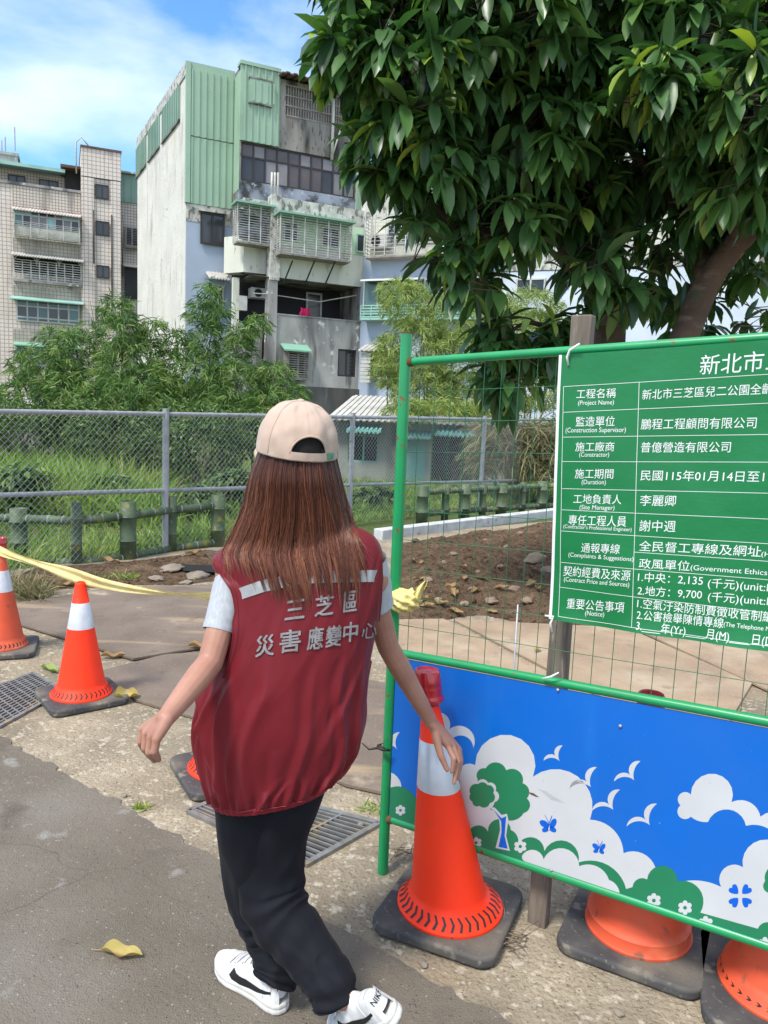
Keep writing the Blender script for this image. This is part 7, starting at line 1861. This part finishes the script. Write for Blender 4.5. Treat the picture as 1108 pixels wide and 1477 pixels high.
bush('bush', 'green bush behind the fence between the steel post and the cap', [(300, 640, 12.6, 65, 45, .8), (350, 620, 13, 50, 30, .6), (270, 600, 13.2, 60, 22, .6)], 1500, 43)
bush('bush', 'small leafed bush below the bamboo, in front of the low house wall', [(420, 625, 14, 45, 35, .6), (400, 600, 14.4, 40, 22, .5)], 800, 44)
bush('bush', 'low bush behind the right hand fence bay at the foot of the low house', [(740, 640, 15.2, 60, 40, .7), (700, 660, 15, 40, 30, .5), (800, 640, 15, 60, 40, .7)], 1100, 45)
# weeping dry weeds on the right, behind the mesh
random.seed(46); t_ = thing('weeping_weeds', 'dry arching weeds drooping behind the fence on the right', 'weeds', tuple(AT(745, 640, 14.6).xy) + (0,)); b = MB()
for i in range(2600):
    c = AT(rnd(690, 830), 640, rnd(14.2, 15)); c.z = rnd(.5, 1.5); blade(b, c, V((rnd(-1, 1), rnd(-.6, .3), rnd(.2, .9))), rnd(.4, .9), .018, rnd(1.5, 3), rnd(.1, .9), 4)
b.build('foliage', K['straw'], t_, world=True)
t_['label'] = 'dry arching weeds drooping behind the fence on the right'
for i, (x, y, D, rx, ry, lab) in enumerate(((30, 690, 9.6, 26, 14, 'broad leaved weed behind the fence at the far left, low among the grass'), (150, 700, 10.4, 30, 12, 'broad leaved weed behind the fence, left of the steel fence post'), (285, 715, 10.5, 26, 14, 'broad leaved weed behind the fence, right of the steel fence post'), (335, 690, 11.5, 30, 12, 'broad leaved weed behind the fence near the end of the left railing'), (540, 715, 12.5, 26, 16, 'broad leaved weed behind the fence between the woman and the green pole'))):
    bush('weed', lab, [(x, y, D, rx, ry, .35), (x + 14, y + 8, D, rx * .7, ry * .8, .3)], 170, 60 + i, 'bush', (.10, .20), .45, 'weed', 'broad leaved weeds behind the fence', .6)
# ---- meadow grass: short everywhere, tall on the left
def meadow(name, n, fx, fh, m, seed, label, wd=(.008, .016)):
    random.seed(seed); b = MB()
    for i in range(n):
        p = fx()
        if p is None: continue
        h = fh(p); z0 = ghf(p.x, p.y)
        blade(b, V((p.x, p.y, z0 - .01)), V((rnd(-.55, .55), rnd(-.55, .55), 1)), h * rnd(.6, 1.15), rnd(*wd) * (1 + h * .6), rnd(.2, 1.3), max(0, min(1, .25 + .5 * noise.noise(V((p.x * .8, p.y * .8, seed))) + rnd(-.1, .45))), 3)
    o_ = b.build(name, K[m]); tag(o_, label, 'grass', kind='stuff'); return o_
def fx_near():
    s_ = rnd(sL - .5, sR + .5); dpt = (random.random() ** 1.7) * 9 + .18
    p = ft(s_, 0) - fn * dpt; return p
meadow('grass', 30000, fx_near, lambda p: .17 + .34 * max(0, noise.noise(V((p.x * .7, p.y * .7, 3)))), 'grass', 51, 'bright green grass covering the ground behind the fence')
def fx_tall():
    x = rnd(-60, 235); D = rnd(9.5, 13.5) ; p = AT(x, 640, D)
    if (p - fa).dot(fn) > -.5: return None
    return p
meadow('tall_grass', 7500, fx_tall, lambda p: .60 + .75 * max(0, .25 + noise.noise(V((p.x * .5, p.y * .5, 9)))), 'grass', 52, 'tall reed like grass standing behind the left part of the fence', (.014, .024))
def fx_mid():
    x = rnd(235, 620); D = rnd(10.5, 14.5); p = AT(x, 640, D)
    return p if (p - fa).dot(fn) < -.4 else None
meadow('weeds', 3200, fx_mid, lambda p: .25 + .3 * max(0, .2 + noise.noise(V((p.x * .6, p.y * .6, 19)))), 'grass', 53, 'knee high green weeds behind the middle of the fence', (.014, .028))
# broad leaved weeds along the foot of the fence
def fx_foot():
    s_ = rnd(sL, sR); return ft(s_, 0) - fn * rnd(-.05, .5)
meadow('verge_grass', 2200, fx_foot, lambda p: .14, 'grass', 54, 'short green grass along the foot of the fence')
def tuft(px, n, h, label, m='grass', spread=.10):
    c = G(*px); b = MB()
    for i in range(n): blade(b, V((rnd(-spread, spread), rnd(-spread, spread) * .7, 0)), V((rnd(-.8, .8), rnd(-.8, .8), 1)), h * rnd(.5, 1.1), .006 + .01 * h, rnd(.3, 1.4), rnd(.15, .95), 3)
    o_ = b.build('grass_tuft', K[m]); o_.location = c; tag(o_, label, 'grass tuft'); return o_
tuft((40, 862), 260, .30, 'tall straw coloured grass tuft behind the worn left cone', 'straw', .18)
tuft((205, 1168), 40, .045, 'tiny green weed growing at the edge of the asphalt', 'grass', .025)
tuft((185, 838), 60, .14, 'small grass tuft on the dirt above the yellow tape', 'grass', .07)
tuft((150, 836), 40, .10, 'thin grass tuft on the dirt, left of another one', 'grass', .08)
tuft((535, 1168), 40, .05, 'low weeds in the joint beside the steel plate corner', 'grass', .05)
tuft((655, 1290), 26, .05, 'sparse weed on the concrete between the wooden post and the near cone', 'straw', .03)
